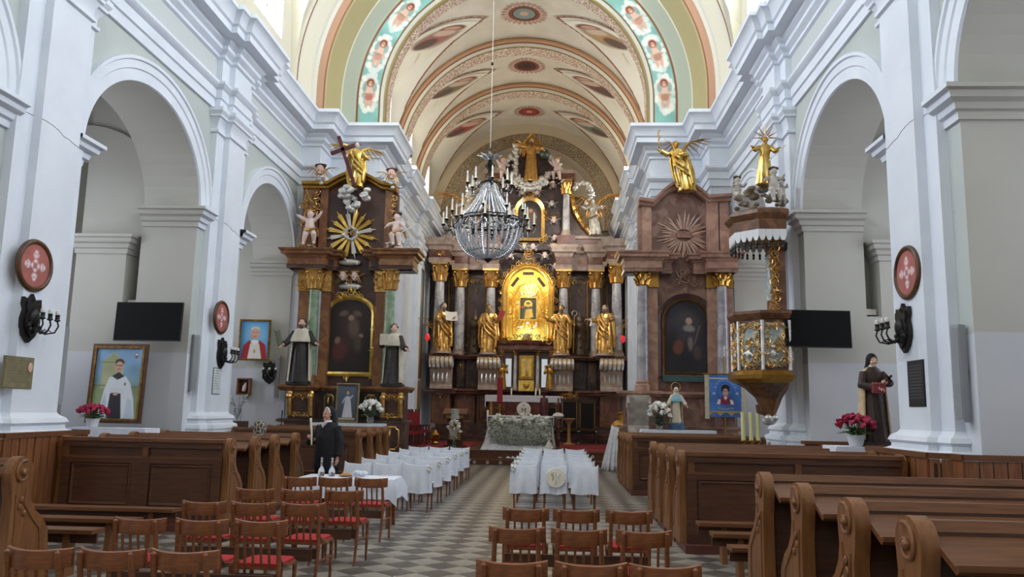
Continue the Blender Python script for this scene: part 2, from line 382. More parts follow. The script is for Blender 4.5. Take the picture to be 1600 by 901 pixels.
# ---- vaults with lunettes
def vault(name, R, zc, bays, xa, zw0, Xl, win, m_v, m_l, z0=10.4):
    # bays [(y0,y1,lunette?)], loft of cross sections; win (halfwidth, zsill, ztop)
    mb = MB(); NA = 20
    for y0, y1, lun in bays:
        ym, hw = (y0+y1)/2, (y1-y0)/2
        us = sorted(set([-1+2*i/32 for i in range(33)] + ([-win[0]/hw, win[0]/hw] if lun and win else [])))
        prev = None
        for u in us:
            y = ym+u*hw; t = min(1, abs(u)); xg = (xa+(R-xa)*t**1.15) if lun else R
            zb = lambda x: zc+math.sqrt(max(0, R*R-x*x))
            zw = zc+(zw0-zc)*math.sqrt(max(0, 1-t**2.2)) if lun else zc
            zw = max(zw, z0+.3)
            arc = [(xg*math.cos(PI*k/NA)/1, y) for k in range(NA+1)]; a0 = math.acos(min(1, xg/R))
            sec = [(R*math.cos(a0+(PI-2*a0)*k/NA), y, zc+R*math.sin(a0+(PI-2*a0)*k/NA)) for k in range(NA+1)]
            cur = dict(sec=sec, y=y, zw=zw, u=u)
            if prev:
                p = prev
                mb.add(p['sec']+cur['sec'], [(k, k+1, NA+2+k, NA+1+k) for k in range(NA)], m_v)
                for s, e in ((1, 0), (-1, NA)):
                    if lun:
                        mb.add([p['sec'][e], cur['sec'][e], (s*Xl, cur['y'], cur['zw']), (s*Xl, p['y'], p['zw'])], [(0,1,2,3)], m_l)
                    um = (p['u']+u)/2*hw
                    if lun and win and abs(um) < win[0]:
                        mb.add([(s*Xl,p['y'],z0), (s*Xl,y,z0), (s*Xl,y,win[1]), (s*Xl,p['y'],win[1])], [(0,1,2,3)], m_l)
                        mb.add([(s*Xl,p['y'],win[2]), (s*Xl,y,win[2]), (s*Xl,y,zw), (s*Xl,p['y'],p['zw'])], [(0,1,2,3)], m_l)
                        for z in win[1:]: mb.add([(s*Xl,p['y'],z), (s*Xl,y,z), (s*(Xl+.6),y,z-(.25 if z == win[1] else 0)), (s*(Xl+.6),p['y'],z-(.25 if z == win[1] else 0))], [(0,1,2,3)], m_l)
                    else: mb.add([(s*Xl,p['y'],z0), (s*Xl,y,z0), (s*Xl,y,zw), (s*Xl,p['y'],p['zw'])], [(0,1,2,3)], m_l)
            prev = cur
        if lun and win:
            for s in (-1, 1):
                for e in (-1, 1):
                    y = ym+e*win[0]; mb.add([(s*Xl,y,win[1]), (s*(Xl+.6),y,win[1]-.25), (s*(Xl+.6),y,win[2]), (s*Xl,y,win[2])], [(0,1,2,3)], m_l)
                window(s*(Xl+.5), s, ym-win[0], ym+win[0], win[1]-.2, win[2], glassC if name.endswith('chancel') else glassN, 2, 5)
    return struct(mb.build(name, smooth=True, ang=25, fix=False))
RC, ZC = 4.75, 10.9
BAYC = [(24.95,28.85), (29.55,33.1), (33.8,38.4)]
vault('ceiling_chancel', RC, ZC, [(24.95,28.85,1), (28.85,29.55,0), (29.55,33.1,1), (33.1,33.8,0), (33.8,38.4,1), (38.4,38.8,0)], 1.3, 13.5, 4.7, (.95, 11.1, 13.1), cream, cream2)
vault('ceiling_nave', 6.5, 11.3, [(-8.2,-3.0,1), (-3.0,-1.0,0), (-1.0,4.0,1), (4.0,5.5,0), (5.5,10.4,1), (10.4,12.2,0), (12.2,16.8,1), (16.8,18.4,0), (18.4,22.3,1), (22.3,23.2,0)], 2.6, 15.3, 6.55, (1.05, 12.05, 14.9), nave_cream, nave_cream)
# back walls
t = MB(); t.box(-4.8, 4.8, 38.6, 39.0, 0, 16, mat('chancel end wall', 'a89c88', .8)); struct(t.build('wall_chancel_end', smooth=False))
t = MB(); t.box(-11.4, 11.4, -8.4, -8.2, 0, 18.2, nave_cream); struct(t.build('wall_back', smooth=False))
# ---- chancel arch, stepped orders
olive = mat('olive gold moulding', '8d7a4c', .55); gg = mat('grey green arch paint', 'a9af9c', .8); yel = mat('ochre yellow arch paint', 'b0a478', .8)
orange = mat('salmon arch paint', 'b58d72', .8); brown = mat('brown arch line', '8a5b3c', .8); pale = mat('pale arch paint', 'd8d5c6', .8)
def arc_rings(prof, zc, n=64):                           # prof [(R, Y, material of the strip after it)]
    mb = MB()
    for (r0, y0, m), (r1, y1, _) in zip(prof[:-1], prof[1:]):
        vs = []
        for i in range(n+1):
            th = PI*i/n; c, q = math.cos(th), math.sin(th); vs += [(r0*c, y0, zc+r0*q), (r1*c, y1, zc+r1*q)]
        for e in (-1, 1): vs += [(e*r0, y0, 10.35), (e*r1, y1, 10.35)]
        fs = [(2*i, 2*i+1, 2*i+3, 2*i+2) for i in range(n)]; k = 2*(n+1)
        fs += [(0, 1, k+3, k+2), (2*n, 2*n+1, k+1, k)]
        mb.add(vs, fs, m)
    return mb
def pattern_mat(name, base, ink, scale, th=.5):
    m = mat(name, base, .8); nt = m.node_tree; N = nt.nodes; L = nt.links; b = N['Principled BSDF']
    tc = N.new('ShaderNodeTexCoord'); vo = N.new('ShaderNodeTexVoronoi'); vo.inputs['Scale'].default_value = scale; vo.feature = 'DISTANCE_TO_EDGE'
    no = N.new('ShaderNodeTexNoise'); no.inputs['Scale'].default_value = scale*1.3; L.new(tc.outputs['Object'], no.inputs[0])
    mx = N.new('ShaderNodeMix'); mx.data_type = 'RGBA'; mx.inputs[0].default_value = .06; L.new(tc.outputs['Object'], mx.inputs[6]); L.new(no.outputs['Color'], mx.inputs[7])
    L.new(mx.outputs[2], vo.inputs['Vector']); r = N.new('ShaderNodeValToRGB'); e = r.color_ramp.elements
    e[0].position = .06; e[1].position = .13; e[0].color = (*lin(base), 1); e[1].color = (*lin(ink), 1)
    L.new(vo.outputs['Distance'], r.inputs[0]); L.new(r.outputs[0], b.inputs['Base Color']); return m
scroll = pattern_mat('painted scroll band', 'd9cebd', 'a8826c', 8.)
trim(arc_rings([(4.1,24.95,scroll), (4.1,24.42,olive), (4.14,24.34,olive), (4.2,24.34,pale), (4.27,24.26,pale), (4.29,24.27,olive), (5.02,24.27,brown), (5.05,24.25,gg), (5.12,24.22,gg), (5.42,23.95,pale), (5.46,23.94,yel), (5.6,23.6,yel), (5.72,23.25,yel),
      (5.76,23.2,brown), (5.8,23.18,orange), (5.92,23.12,orange), (5.98,23.08,pale), (6.06,23.0,pale), (6.1,22.9,nave_cream), (6.32,22.5,pale), (6.36,22.42,brown), (6.38,22.38,nave_cream), (6.5,22.3,nave_cream)], 11.35), ang=30)
t = arc_rings([(4.1,24.95,cream), (4.9,24.95,cream)], 11.35); trim(t)
# painted ribs in the chancel vault
for y in (28.85, 33.1):
    trim(arc_rings([(4.86,y+.05,brown), (4.8,y-.02,orange), (4.72,y-.1,mat('ochre rib roll', 'b98a55', .7)), (4.66,y-.11,orange), (4.6,y-.06,brown), (4.57,y,pale), (4.45,y,olive), (4.4,y,scroll), (4.4,y+.7,brown), (4.8,y+.7,cream)], 10.85), ang=40)
trim(arc_rings([(4.75,38.2,mat('end arch paint', 'b9ab92', .8)), (4.3,38.3,brown), (4.26,38.3,pattern_mat('leaf band', '9c8f78', '75664f', 8.)), (3.72,38.35,brown), (3.68,38.35,mat('end arch paint inner', 'b5aa96', .8)), (3.4,38.6,cream)], 10.9))
# ================================================================= FLOOR
tile_l = mat('light floor tile', '9a948a', .38, c2='847d74', scale=3.5, detail=6); tile_d = mat('dark floor tile', '625b56', .38, c2='514b47', scale=3.5, detail=6)
grout = mat('floor bedding', '5c5650', .8)
t = MB(); t.box(-11.4, 11.4, -8.4, 27, -.3, -.012, grout); floor = struct(t.build('floor', smooth=False))
DT = .4403; HT = DT/2-.0025
def tile_mesh(name, m):
    b = .004; q = [(0,-1), (1,0), (0,1), (-1,0)]; vs = [(x*HT, y*HT, -.012) for x, y in q]+[(x*HT, y*HT, -.002) for x, y in q]+[(x*(HT-b), y*(HT-b), 0) for x, y in q]
    return MB().add(vs, [(8,9,10,11)]+[(i, (i+1) % 4, 4+(i+1) % 4, 4+i) for i in range(4)]+[(4+i, 4+(i+1) % 4, 8+(i+1) % 4, 8+i) for i in range(4)], m).mesh(name, False)
tm = {0: tile_mesh('floor_tile_light', tile_l), 1: tile_mesh('floor_tile_dark', tile_d)}
cand = []; rest = MB()
for j in range(-60, 40):
    for i in range(-30, 30):
        for k in (0, 1):
            x, y = -.6236+(i+k*.5)*DT, 10.974+(j+k*.5)*DT
            if not (-6.3 < x < 6.3 and 2 < y < 26.3): continue
            show = (-.85 < x < .75 and 7.2 < y < 14.6) or (2.1 < x < 2.9 and 7.5 < y < 11) or (-1.0 < x < .9 and 6.2 < y <= 7.2) or (-2.6 < x < -.8 and 10.6 < y < 12.6)
            cand.append((0 if show else 1, y, x, k))
cand.sort()
for n, (sh, y, x, k) in enumerate(cand):
    if n < 300: link('floor_tile', tm[k], floor, (x, y, 0))
    else:
        h = HT; rest.add([(x, y-h, 0), (x+h, y, 0), (x, y+h, 0), (x-h, y, 0)], [(0,1,2,3)], (tile_l, tile_d)[k])
o = rest.build('floor_tiles', floor, smooth=False); o['kind'] = 'stuff'
# ================================================================= SANCTUARY FLOOR
parquet = mat('varnished oak step', '6b3d24', .4, c2='54301d', scale=2.5, stretch=(1,12,12)); carpet = mat('red carpet', '8e1a22', .95, c2='7a141c', scale=60)
rosw = mat('white rosette', 'd9d4cb', .6); rosd = mat('rosette core', '4a3a30', .6)
ZP = .42
t = MB(); t.box(-4.24, 4.24, 26.4, 38.6, -.1, .15, parquet); t.box(-4.24, 4.24, 26.36, 26.44, .13, .155, parquet); st1 = struct(t.build('floor_step_1', smooth=False))
t = MB(); t.box(-4.24, 4.24, 27.05, 38.6, .15, ZP, parquet); t.box(-4.24, 4.24, 27.0, 27.1, ZP-.03, ZP+.004, parquet); st2 = struct(t.build('floor_step_2', smooth=False))
rm = MB(); rm.lathe([(.05,-.02), (.05,.015), (.03,.02), (.03,.01), (.0,.01)], (0,0,0), rosw, 12); rm.ell((0,0,.01), .022, rosd, 8, 5); rm.xf(Matrix.Rotation(PI/2, 4, 'X'))
rme = rm.mesh('rosette')
for i in range(14): link('rosette', rme, st1, (-2.05+i*.42, 26.4, .07))
for x in (-1.5, 2.6, 3.6, -3.0): link('rosette', rme, st2, (x, 27.05, .28))
for nm, b in (('carpet_strip', (-4.1, -1.6, 27.4, 33.2)), ('carpet_strip', (1.6, 4.1, 27.5, 29.5)), ('carpet_strip', (1.5, 4.1, 29.8, 33.5)), ('carpet_strip', (-.9, -.2, 27.4, 29))):
    t = MB(); t.box(b[0], b[1], b[2], b[3], ZP, ZP+.015, carpet); o = t.build(nm, smooth=False)
    tag(o, {-4.1: 'red carpet on the sanctuary floor by the red chairs', 1.6: 'red carpet strip on the sanctuary edge right of the flower altar', 1.5: 'red carpet under the dark presider chairs', -.9: 'narrow red carpet strip beside the lectern'}[b[0]], 'carpet')
# ================================================================= PEWS
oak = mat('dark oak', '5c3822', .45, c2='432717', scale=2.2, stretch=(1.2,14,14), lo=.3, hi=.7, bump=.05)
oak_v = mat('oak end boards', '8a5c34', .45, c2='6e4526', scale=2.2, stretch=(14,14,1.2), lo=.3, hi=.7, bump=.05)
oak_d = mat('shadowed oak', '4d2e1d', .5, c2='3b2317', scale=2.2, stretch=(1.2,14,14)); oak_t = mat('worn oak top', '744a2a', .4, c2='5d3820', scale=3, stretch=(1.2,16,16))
ENDP = [(0,.1), (.62,.1), (.62,.2), (.58,.24), (.6,.42), (.57,.6), (.47,.72), (.36,.79), (.29,.88), (.26,.98), (.27,1.06)]
cv = [(.13+.15*math.cos(a), 1.13+.14*math.sin(a)) for a in [(-.35+i*.32) for i in range(12)]]
ENDP = ENDP + cv + [(-.0,1.0), (.03,.9), (.02,.5), (0,.3)]
def end_mesh(s):                                         # s: direction of the aisle face along x
    t = MB(); t.prism(ENDP, -.045, .045, oak_v, 'x')
    pts = [(s*.05, .13+(.115-.0055*k)*math.cos(k*.42+1.2), 1.13+(.11-.0055*k)*math.sin(k*.42+1.2)) for k in range(18)]
    t.tube(pts, .014, oak_v, 6); t.ell((s*.05, .13, 1.13), .03, oak_v, 8, 6)
    t.tube([(s*.048, .2, 1.0), (s*.048, .19, .86), (s*.048, .3, .74), (s*.048, .44, .62), (s*.048, .47, .45), (s*.048, .45, .26)], .009, oak_v, 5)
    t.tube([(s*.048, .07, .95), (s*.048, .09, .7), (s*.048, .08, .3)], .009, oak_v, 5)
    for z, y in ((.9,.15), (.84,.13), (.78,.2)): t.ell((s*.05, y, z), (.012,.03,.03), oak_v, 7, 5)
    return t.mesh('end_board', True, 40)
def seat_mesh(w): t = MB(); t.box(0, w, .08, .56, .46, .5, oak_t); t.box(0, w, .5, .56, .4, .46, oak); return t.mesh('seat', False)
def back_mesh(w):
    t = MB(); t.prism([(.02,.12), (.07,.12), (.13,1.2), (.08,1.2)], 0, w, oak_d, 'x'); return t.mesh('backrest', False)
def desk_mesh(w):
    t = MB(); t.prism([(.12,1.25), (.16,1.25), (.15,1.2), (.09,1.2)], 0, w, oak_t, 'x'); t.prism([(.1,1.19), (.1,1.16), (-.16,1.04), (-.19,1.06), (-.19,1.09), (-.15,1.08)], 0, w, oak_t, 'x')
    return t.mesh('book_desk', False)
def plat_mesh(w): t = MB(); t.box(-.05, w+.05, -.2, .62, 0, .1, mat('pew platform', '5a2f26', .5)); return t.mesh('platform', False)
def kneel_mesh(w): t = MB(); t.box(0, w, -.42, -.18, .22, .26, oak_t); t.box(.1, .16, -.38, -.22, .1, .22, oak); t.box(w-.16, w-.1, -.38, -.22, .1, .22, oak); return t.mesh('kneeler', False)
def panel_back(parent, w):                               # framed back board of the last pew in a block
    t = MB(); t.box(0, w, -.02, .03, .1, 1.2, oak); t.box(-.02, w+.02, -.07, .1, 1.2, 1.25, oak_t); t.box(0, w, -.05, .0, 1.12, 1.2, oak); t.box(0, w, -.035, 0, .97, .995, oak_t); t.box(0, w, -.06, 0, .1, .22, oak_d)
    t.build('back_board', parent, smooth=False)
    n = 2; fw = w/n
    for i in range(n):
        f = MB(); a, b = i*fw, (i+1)*fw
        for x0, x1, z0, z1 in ((a,a+.13,.22,.97), (b-.13,b,.22,.97), (a+.13,b-.13,.22,.3), (a+.13,b-.13,.9,.97)): f.box(x0, x1, -.045, 0, z0, z1, oak)
        f.box(a+.02, a+.1, -.055, -.03, .97, 1.12, oak_t)
        f.build('panel_frame', parent, smooth=False)
        p = MB(); z0, z1, x0, x1 = .3, .9, a+.13, b-.13
        p.add([(x0,-.022,z0), (x1,-.022,z0), (x1,-.022,z1), (x0,-.022,z1), (x0+.03,-.045,z0+.03), (x1-.03,-.045,z0+.03), (x1-.03,-.045,z1-.03), (x0+.03,-.045,z1-.03), (x0+.06,-.03,z0+.06), (x1-.06,-.03,z0+.06), (x1-.06,-.03,z1-.06), (x0+.06,-.03,z1-.06)],
              [(0,1,5,4), (1,2,6,5), (2,3,7,6), (3,0,4,7), (4,5,9,8), (5,6,10,9), (6,7,11,10), (7,4,8,11), (8,9,10,11)], oak)
        p.build('panel', parent, smooth=False)
cache = {}
def pew(x0, x1, y, s, label, group, framed=False):
    w = round(x1-x0, 2); r = thing('pew', label, 'pew', (x0, y, 0), 0, group)
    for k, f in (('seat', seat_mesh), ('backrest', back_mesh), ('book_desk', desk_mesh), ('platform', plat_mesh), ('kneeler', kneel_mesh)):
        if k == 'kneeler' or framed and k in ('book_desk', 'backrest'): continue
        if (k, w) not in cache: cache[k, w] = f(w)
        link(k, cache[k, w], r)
    for e, dx in ((-1, -.045), (1, w+.045)):
        if ('e', e) not in cache: cache['e', e] = end_mesh(e)
        link('end_board', cache['e', e], r, (dx, 0, 0))
    if framed: panel_back(r, w)
    return r
blocks = [('right block nearest the camera', 3.1, 5.95, [4.1, 4.95, 5.95, 7.0], 1, 'pews in the near right block', 0), ('middle right block', 3.0, 5.72, [10.85, 11.8, 12.8, 13.8], 1, 'pews in the middle right block', 1),
          ('far right block', 3.0, 5.75, [17.9, 18.8, 19.65, 20.45], 1, 'pews in the far right block', 1), ('middle left block', -5.72, -3.4, [11.5, 12.5, 13.4, 14.5], -1, 'pews in the middle left block', 1),
          ('far left block', -5.75, -3.05, [17.9, 19.0, 20.0, 20.85], -1, 'pews in the far left block', 1)]
words = ['rearmost row with panelled back' , 'second row from the back', 'third row from the back', 'front row']
for nm, x0, x1, ys, s, g, fr in blocks:
    for i, y in enumerate(ys):
        pew(x0, x1, y, s, 'carved oak pew with scrolled ends, %s, %s' % (nm, words[i] if fr else words[i].replace(' with panelled back', '')), g, fr and i == 0)
pew(-5.75, -3.42, 6.85, -1, 'carved oak pew with scrolled end at the left edge near the camera', 'pews in the near left block')
# backless benches in the cross aisle
def bench_mesh(w): t = MB(); t.box(0, w, 0, .24, .43, .47, oak_t); t.box(0, w, .09, .12, .33, .43, oak); return t.mesh('bench_top', False)
def bleg_mesh(): t = MB(); t.prism([(.03,0), (.21,0), (.18,.43), (.06,.43)], -.03, .03, oak_v, 'x'); return t.mesh('leg', False)
bl = bleg_mesh()
for x0, w, e, ys, nm in ((-6.0, 2.65, 1, (8.2, 9.0, 9.95), 'left'), (3.0, 2.8, 0, (8.2, 9.1, 9.95), 'right')):
    bm_ = bench_mesh(w)
    for i, y in enumerate(ys):
        r = thing('backless_bench', 'plain wooden backless bench in the %s cross aisle, %s' % (nm, ('nearest of three', 'middle of three', 'farthest of three, before the panelled pew')[i]), 'bench', (x0, y, 0), 0, 'backless benches '+nm)
        link('bench_top', bm_, r); link('leg', bl, r, (.3, 0, 0)); link('leg', bl, r, (w-.3, 0, 0))
# ================================================================= WOODEN CHAIRS
cw = mat('bentwood brown', '8a5431', .38, c2='704125', scale=4, stretch=(3,3,14)); cw2 = mat('chair dark board', '50301e', .5, c2='3e2417', scale=3, stretch=(1,14,14)); red = mat('red seat pad', 'b5242c', .9, c2='9c1c24', scale=40)
def chair_meshes():
    d = {}
    t = MB(); n = 10; k = []
    for i in range(n+1):
        u = -1+2*i/n; x = .225*u; y = .085*u*u-.005
        k += [(x, y-.012, .69+.012*u*u), (x, y-.017, .745), (x, y-.012, .805+.012*(u*u)), (x, y+.012, .81+.012*u*u), (x, y+.012, .69+.012*u*u)]
    t.add(k, [(i*5+j, i*5+(j+1) % 5, (i+1)*5+(j+1) % 5, (i+1)*5+j) for i in range(n) for j in range(5)]+[(0,1,2,3,4), (54,53,52,51,50)], cw); d['top_rail'] = t.mesh('top_rail', True, 50)
    for e in (-1, 1):
        t = MB(); t.tube([(e*.165, .02, 0), (e*.175, .04, .22), (e*.18, .05, .45), (e*.175, .03, .66), (e*.172, .008, .74), (e*.171, .0, .8), (e*.171, -.0, .812)], [.014, .018, .021, .019, .018, .017, .006], cw, 8); d['back_leg', e] = t.mesh('back_leg')
        t = MB(); t.tube([(e*.19, .4, .44), (e*.185, .41, .2), (e*.18, .42, 0)], [.02, .017, .013], cw, 8); d['front_leg', e] = t.mesh('front_leg')
        t = MB(); t.tube([(e*.185, .035, .54), (e*.19, .06, .5), (e*.195, .11, .465), (e*.2, .18, .455)], .012, cw, 6); t.tube([(e*.175, .05, .27), (e*.185, .4, .27)], .011, cw, 6); d['side_brace', e] = t.mesh('side_brace')
    t = MB(); t.bar((0, .035, .45), (0, -.008, .7), .02, .01, cw, (0,1,0)); d['slat'] = t.mesh('slat', False)
    t = MB(); pl = [(-.17,.05), (.17,.05), (.2,.2), (.2,.4), (.15,.45), (-.15,.45), (-.2,.4), (-.2,.2)]
    t.prism(pl, .425, .452, cw, 'z'); d['seat'] = t.mesh('seat', False)
    t = MB(); pl = [(x*.93, .05+(y-.05)*.96) for x, y in pl]; t.prism(pl, .452, .475, red, 'z'); d['seat_pad'] = t.mesh('seat_pad', False)
    t = MB(); t.box(-.17, .17, .02, .04, .3, .4, cw2); d['back_apron'] = t.mesh('back_apron', False)
    return d
CH = chair_meshes()
def chair(x, y, rz, label, group):
    r = thing('wooden_chair', label, 'chair', (x, y, 0), rz, group)
    link('top_rail', CH['top_rail'], r)
    for e in (-1, 1): link('back_leg', CH['back_leg', e], r); link('front_leg', CH['front_leg', e], r); link('side_brace', CH['side_brace', e], r)
    for i in range(4): link('slat', CH['slat'], r, (-.102+i*.068, .012, 0))
    link('seat', CH['seat'], r); link('seat_pad', CH['seat_pad'], r); link('back_apron', CH['back_apron'], r)
    return r
rown = ['front row closest to the camera', 'second row from the camera', 'third row from the camera', 'fourth row from the camera', 'row farthest from the camera']
coln = ['pew side', 'middle', 'aisle side']
for r_, (xs, y) in enumerate([((-2.04,-1.58,-1.11), 5.22), ((-2.12,-1.61,-1.13), 6.66), ((-2.12,-1.64,-1.16), 7.9), ((-2.09,-1.59,-1.09), 9.2), ((-2.09,-1.62,-1.15), 10.85)]):
    for c_, x in enumerate(xs):
        chair(x, y+(c_-1)*.03, random.uniform(-.05, .05)-.03, 'brown wooden chair with red seat, left group, %s, %s' % (rown[r_], coln[c_]), 'wooden chairs left of the aisle')
    if r_: tag(MB().box(xs[0]-.15, xs[2]+.12, y+.52, y+.545, .3, .42, cw2).build('linking_board', smooth=False), 'dark wooden board linking the left chairs before the %s' % rown[r_], 'board') if False else None
for r_, (xs, y) in enumerate([((1.01,1.51,1.97), 5.2), ((.98,1.48,2.0), 6.66), ((1.01,1.5,2.0), 7.97)]):
    for c_, x in enumerate(xs):
        chair(x, y, random.uniform(-.05, .05)+.02, 'brown wooden chair with red seat, right group, %s, %s' % (['front row closest to the camera', 'middle row', 'row farthest from the camera'][r_], ['aisle side', 'middle', 'pew side'][c_]), 'wooden chairs right of the aisle')
for x0, x1, y, lb in ((.8, 2.15, 7.99, 'dark board linking the rear row of right wooden chairs'), (.8, 2.15, 6.68, 'dark board linking the middle row of right wooden chairs'), (-2.3, -.95, 9.22, 'dark board linking the fourth row of left wooden chairs'), (-2.25, -1.0, 7.92, 'dark board linking the third row of left wooden chairs'), (-2.3, -.95, 6.68, 'dark board linking the second row of left wooden chairs')):
    t = MB(); y -= .075; t.box(x0, x1, y-.012, y+.012, .3, .4, cw2); t.box(x0, x1, y-.018, y+.018, .395, .41, cw2); tag(t.build('linking_board', smooth=False), lb, 'board')
# ================================================================= WHITE COVERED CHAIRS
linen = mat('white linen', 'dfe3ee', .85, c2='d3d8e6', scale=5, bump=.15, bscale=9); leafm = mat('sprig green', '5d7a48', .6); lily = mat('lily white', 'ecebe2', .6)
def cover_mesh(seed):
    rg = random.Random(seed); n = 14; t = MB(); lv = [(.31,.25,.09), (.45,.245,.08), (.6,.242,.06), (.74,.24,.045), (.8,.24,.03)]; ring = []
    per = [(-1+2*i/n, -1) for i in range(n)]+[(1, 0)]+[(1-2*i/n, 1) for i in range(n)]+[(-1, 0)]; k = len(per); vs = []
    for q, (z, hx, hy) in enumerate(lv):
        for u, v in per:
            sag = .028*(1-u*u) if q == 4 else (.018*(1-u*u) if q == 3 else 0)
            wv = (.012*math.sin(u*9+rg.random()*.4+seed) if q < 3 else 0); bul = -.02*(1-u*u)*(1 if q in (1, 2) else .4)
            vs.append((u*hx+(wv if abs(u) == 1 else 0), v*hy+wv+bul+(0 if q else .01*math.sin(u*6+seed)), z-sag+(.01*math.sin(u*5+seed*2) if q == 0 else 0)+(.02 if q == 4 and abs(u) == 1 else 0)))
    t.add(vs, [(q*k+i, q*k+(i+1) % k, (q+1)*k+(i+1) % k, (q+1)*k+i) for q in range(4) for i in range(k)]+[tuple(range(4*k, 5*k))], linen)
    return t.mesh('cloth_cover', True, 60)
covers = [cover_mesh(i) for i in range(4)]
t = MB(); t.prism([(-.2,.02), (.2,.02), (.2,.42), (-.2,.42)], .42, .46, cw, 'z'); wseat = t.mesh('seat', False)
t = MB(); t.prism([(-.22,.05), (.22,.05), (.23,.45), (-.23,.45)], .462, .475, linen, 'z'); wcl = t.mesh('seat_cloth', False)
legs = {}
for e in (-1, 1):
    t = MB(); t.tube([(e*.175, .0, 0), (e*.18, .02, .45)], [.014, .019], cw, 8); legs['b', e] = t.mesh('back_leg')
    t = MB(); t.tube([(e*.185, .4, 0), (e*.185, .39, .43)], [.013, .019], cw, 8); legs['f', e] = t.mesh('front_leg')
def sprig_mesh():
    t = MB()
    for a in range(5):
        th = a*1.25; d = V((math.cos(th)*.06, -.03, math.sin(th)*.07)); t.tube([(0,0,0), d*.5+V((0,-.02,0)), d], [.004,.012,.002], leafm, 5, flat=.4)
    for a in range(3):
        th = a*2.1+.4; t.ell((math.cos(th)*.03, -.04, math.sin(th)*.035+.02), (.022,.018,.03), lily, 7, 5)
    return t.mesh('sprig')
spr = sprig_mesh()
def wchair(x, y, i, label, group, sp=0):
    r = thing('covered_chair', label, 'chair', (x, y, 0), random.uniform(-.03, .03), group)
    link('cloth_cover', covers[i % 4], r); link('seat', wseat, r); link('seat_cloth', wcl, r)
    for e in (-1, 1): link('back_leg', legs['b', e], r); link('front_leg', legs['f', e], r)
    if sp: o = link('flower_sprig', spr, r, (sp*.2, -.06, .72)); o['label'] = 'small white lily sprig with green leaves'
    return r
nth = ['nearest', 'second', 'third', 'fourth', 'fifth', 'farthest']
for r_ in range(6):
    for c_, x in enumerate((-2.07, -1.55, -1.03)):
        wchair(x, 14.15+r_*1.27, r_*3+c_, 'white linen covered chair, left block, %s row, %s' % (nth[r_], ['pew side', 'middle', 'aisle side with lily sprig'][c_]), 'white covered chairs left of the aisle', 1 if c_ == 2 else 0)
    for c_, x in enumerate((.78, 1.31, 1.84)):
        wchair(x, 14.6+r_*1.25, r_*3+c_+1, 'white linen covered chair, right block, %s row, %s' % (nth[r_], ['aisle side with lily sprig', 'middle', 'pew side'][c_]), 'white covered chairs right of the aisle', -1 if c_ == 0 else 0)
# round white plaque with a calla lily and grain hung on the nearest middle chair
r = thing('round_plaque', 'round white plaque with calla lily and grain on the nearest covered chair', 'plaque', (1.33, 14.47, .5))
t = MB(); t.lathe([(0,0), (.17,0), (.172,.012), (.165,.02), (0,.022)], (0,0,0), mat('white plaque', 'e9e4d8', .5), 32); t.xf(Matrix.Rotation(PI/2, 4, 'X')); t.build('disc', r, (0, 0, .09))
t = MB(); t.tube([(-.02,-.03,-.03), (0,-.035,.08), (-.03,-.035,.2)], [.006,.012,.02], lily, 6); t.tube([(.02,-.03,-.03), (.03,-.035,.1), (.07,-.035,.17)], [.005,.01,.018], lily, 6); t.build('calla_lily', r)
t = MB(); [t.ell((-.06+.012*math.sin(i), -.03, .06+i*.02), (.012,.01,.016), mat('grain ears', 'c8b27a', .7), 6, 4) for i in range(6)]; t.build('grain', r)
# small table with white cloth
tw = thing('side_table', 'small wooden table under an embroidered white cloth beside the aisle chairs', 'table', (-1.75, 12.35, 0))
for x, y in ((-.62,-.22), (.62,-.22), (-.62,.22), (.62,.22)): MB().bar((x, y, 0), (x*.97, y, .68), .05, .05, cw, (0,1,0)).build('leg', tw, smooth=False)
t = MB(); t.box(-.68, .68, -.28, .28, .66, .7, cw); t.build('table_top', tw, smooth=False)
t = MB(); n = 16; vs = []; per = []
for i in range(n): per.append((-1+2*i/n, -1))
for i in range(8): per.append((1, -1+2*i/8))
for i in range(n): per.append((1-2*i/n, 1))
for i in range(8): per.append((-1, 1-2*i/8))
k = len(per)
for q, z in enumerate((.712, .70, .55, .42)):
    for j, (u, v) in enumerate(per):
        fl_ = (0, .012, .025, .035)[q]; wv = .014*math.sin(j*1.9)*(q > 1); cor = abs(u) == 1 and abs(v) == 1
        vs.append((u*(.7+fl_+wv*(abs(u) == 1))+(.05*u if cor and q > 1 else 0), v*(.3+fl_+wv*(abs(v) == 1))+(.05*v if cor and q > 1 else 0), z-(.1 if cor and q == 3 else 0)))
t.add(vs, [(q*k+i, (q+1)*k+i, (q+1)*k+(i+1) % k, q*k+(i+1) % k) for q in range(3) for i in range(k)]+[tuple(range(k))], linen); cl_ = t.build('tablecloth', tw, ang=60)
def text(body, size, m, parent, loc, rot=(PI/2,0,0), name='lettering', ext=.002, sx=1.):
    c = bpy.data.curves.new('t', 'FONT'); c.body = body; c.size = size; c.extrude = ext; c.align_x = 'CENTER'; c.align_y = 'CENTER'
    o = bpy.data.objects.new('tmp', c); COL.objects.link(o); dg = bpy.context.evaluated_depsgraph_get(); dg.update()
    me = bpy.data.meshes.new_from_object(o.evaluated_get(dg)); bpy.data.objects.remove(o); me.materials.clear(); me.materials.append(m)
    o = link(name, me, parent, loc); o.rotation_euler = rot; o.scale = (sx, 1, 1); return o
grey_thread = mat('grey embroidery', '8d90a0', .8)
text('IHS', .11, grey_thread, cl_, (.42, -.345, .56))
glassm = mat('clear glass', 'eef3f6', .05, trans=.9); gold = mat('gilding', 'e8bf74', .28, .8, c2='b3803e', scale=9, detail=6, lo=.25, hi=.8); silver = mat('silvered carving', 'e4e2de', .35, .55, c2='b9b7b4', scale=10, lo=.3, hi=.75)
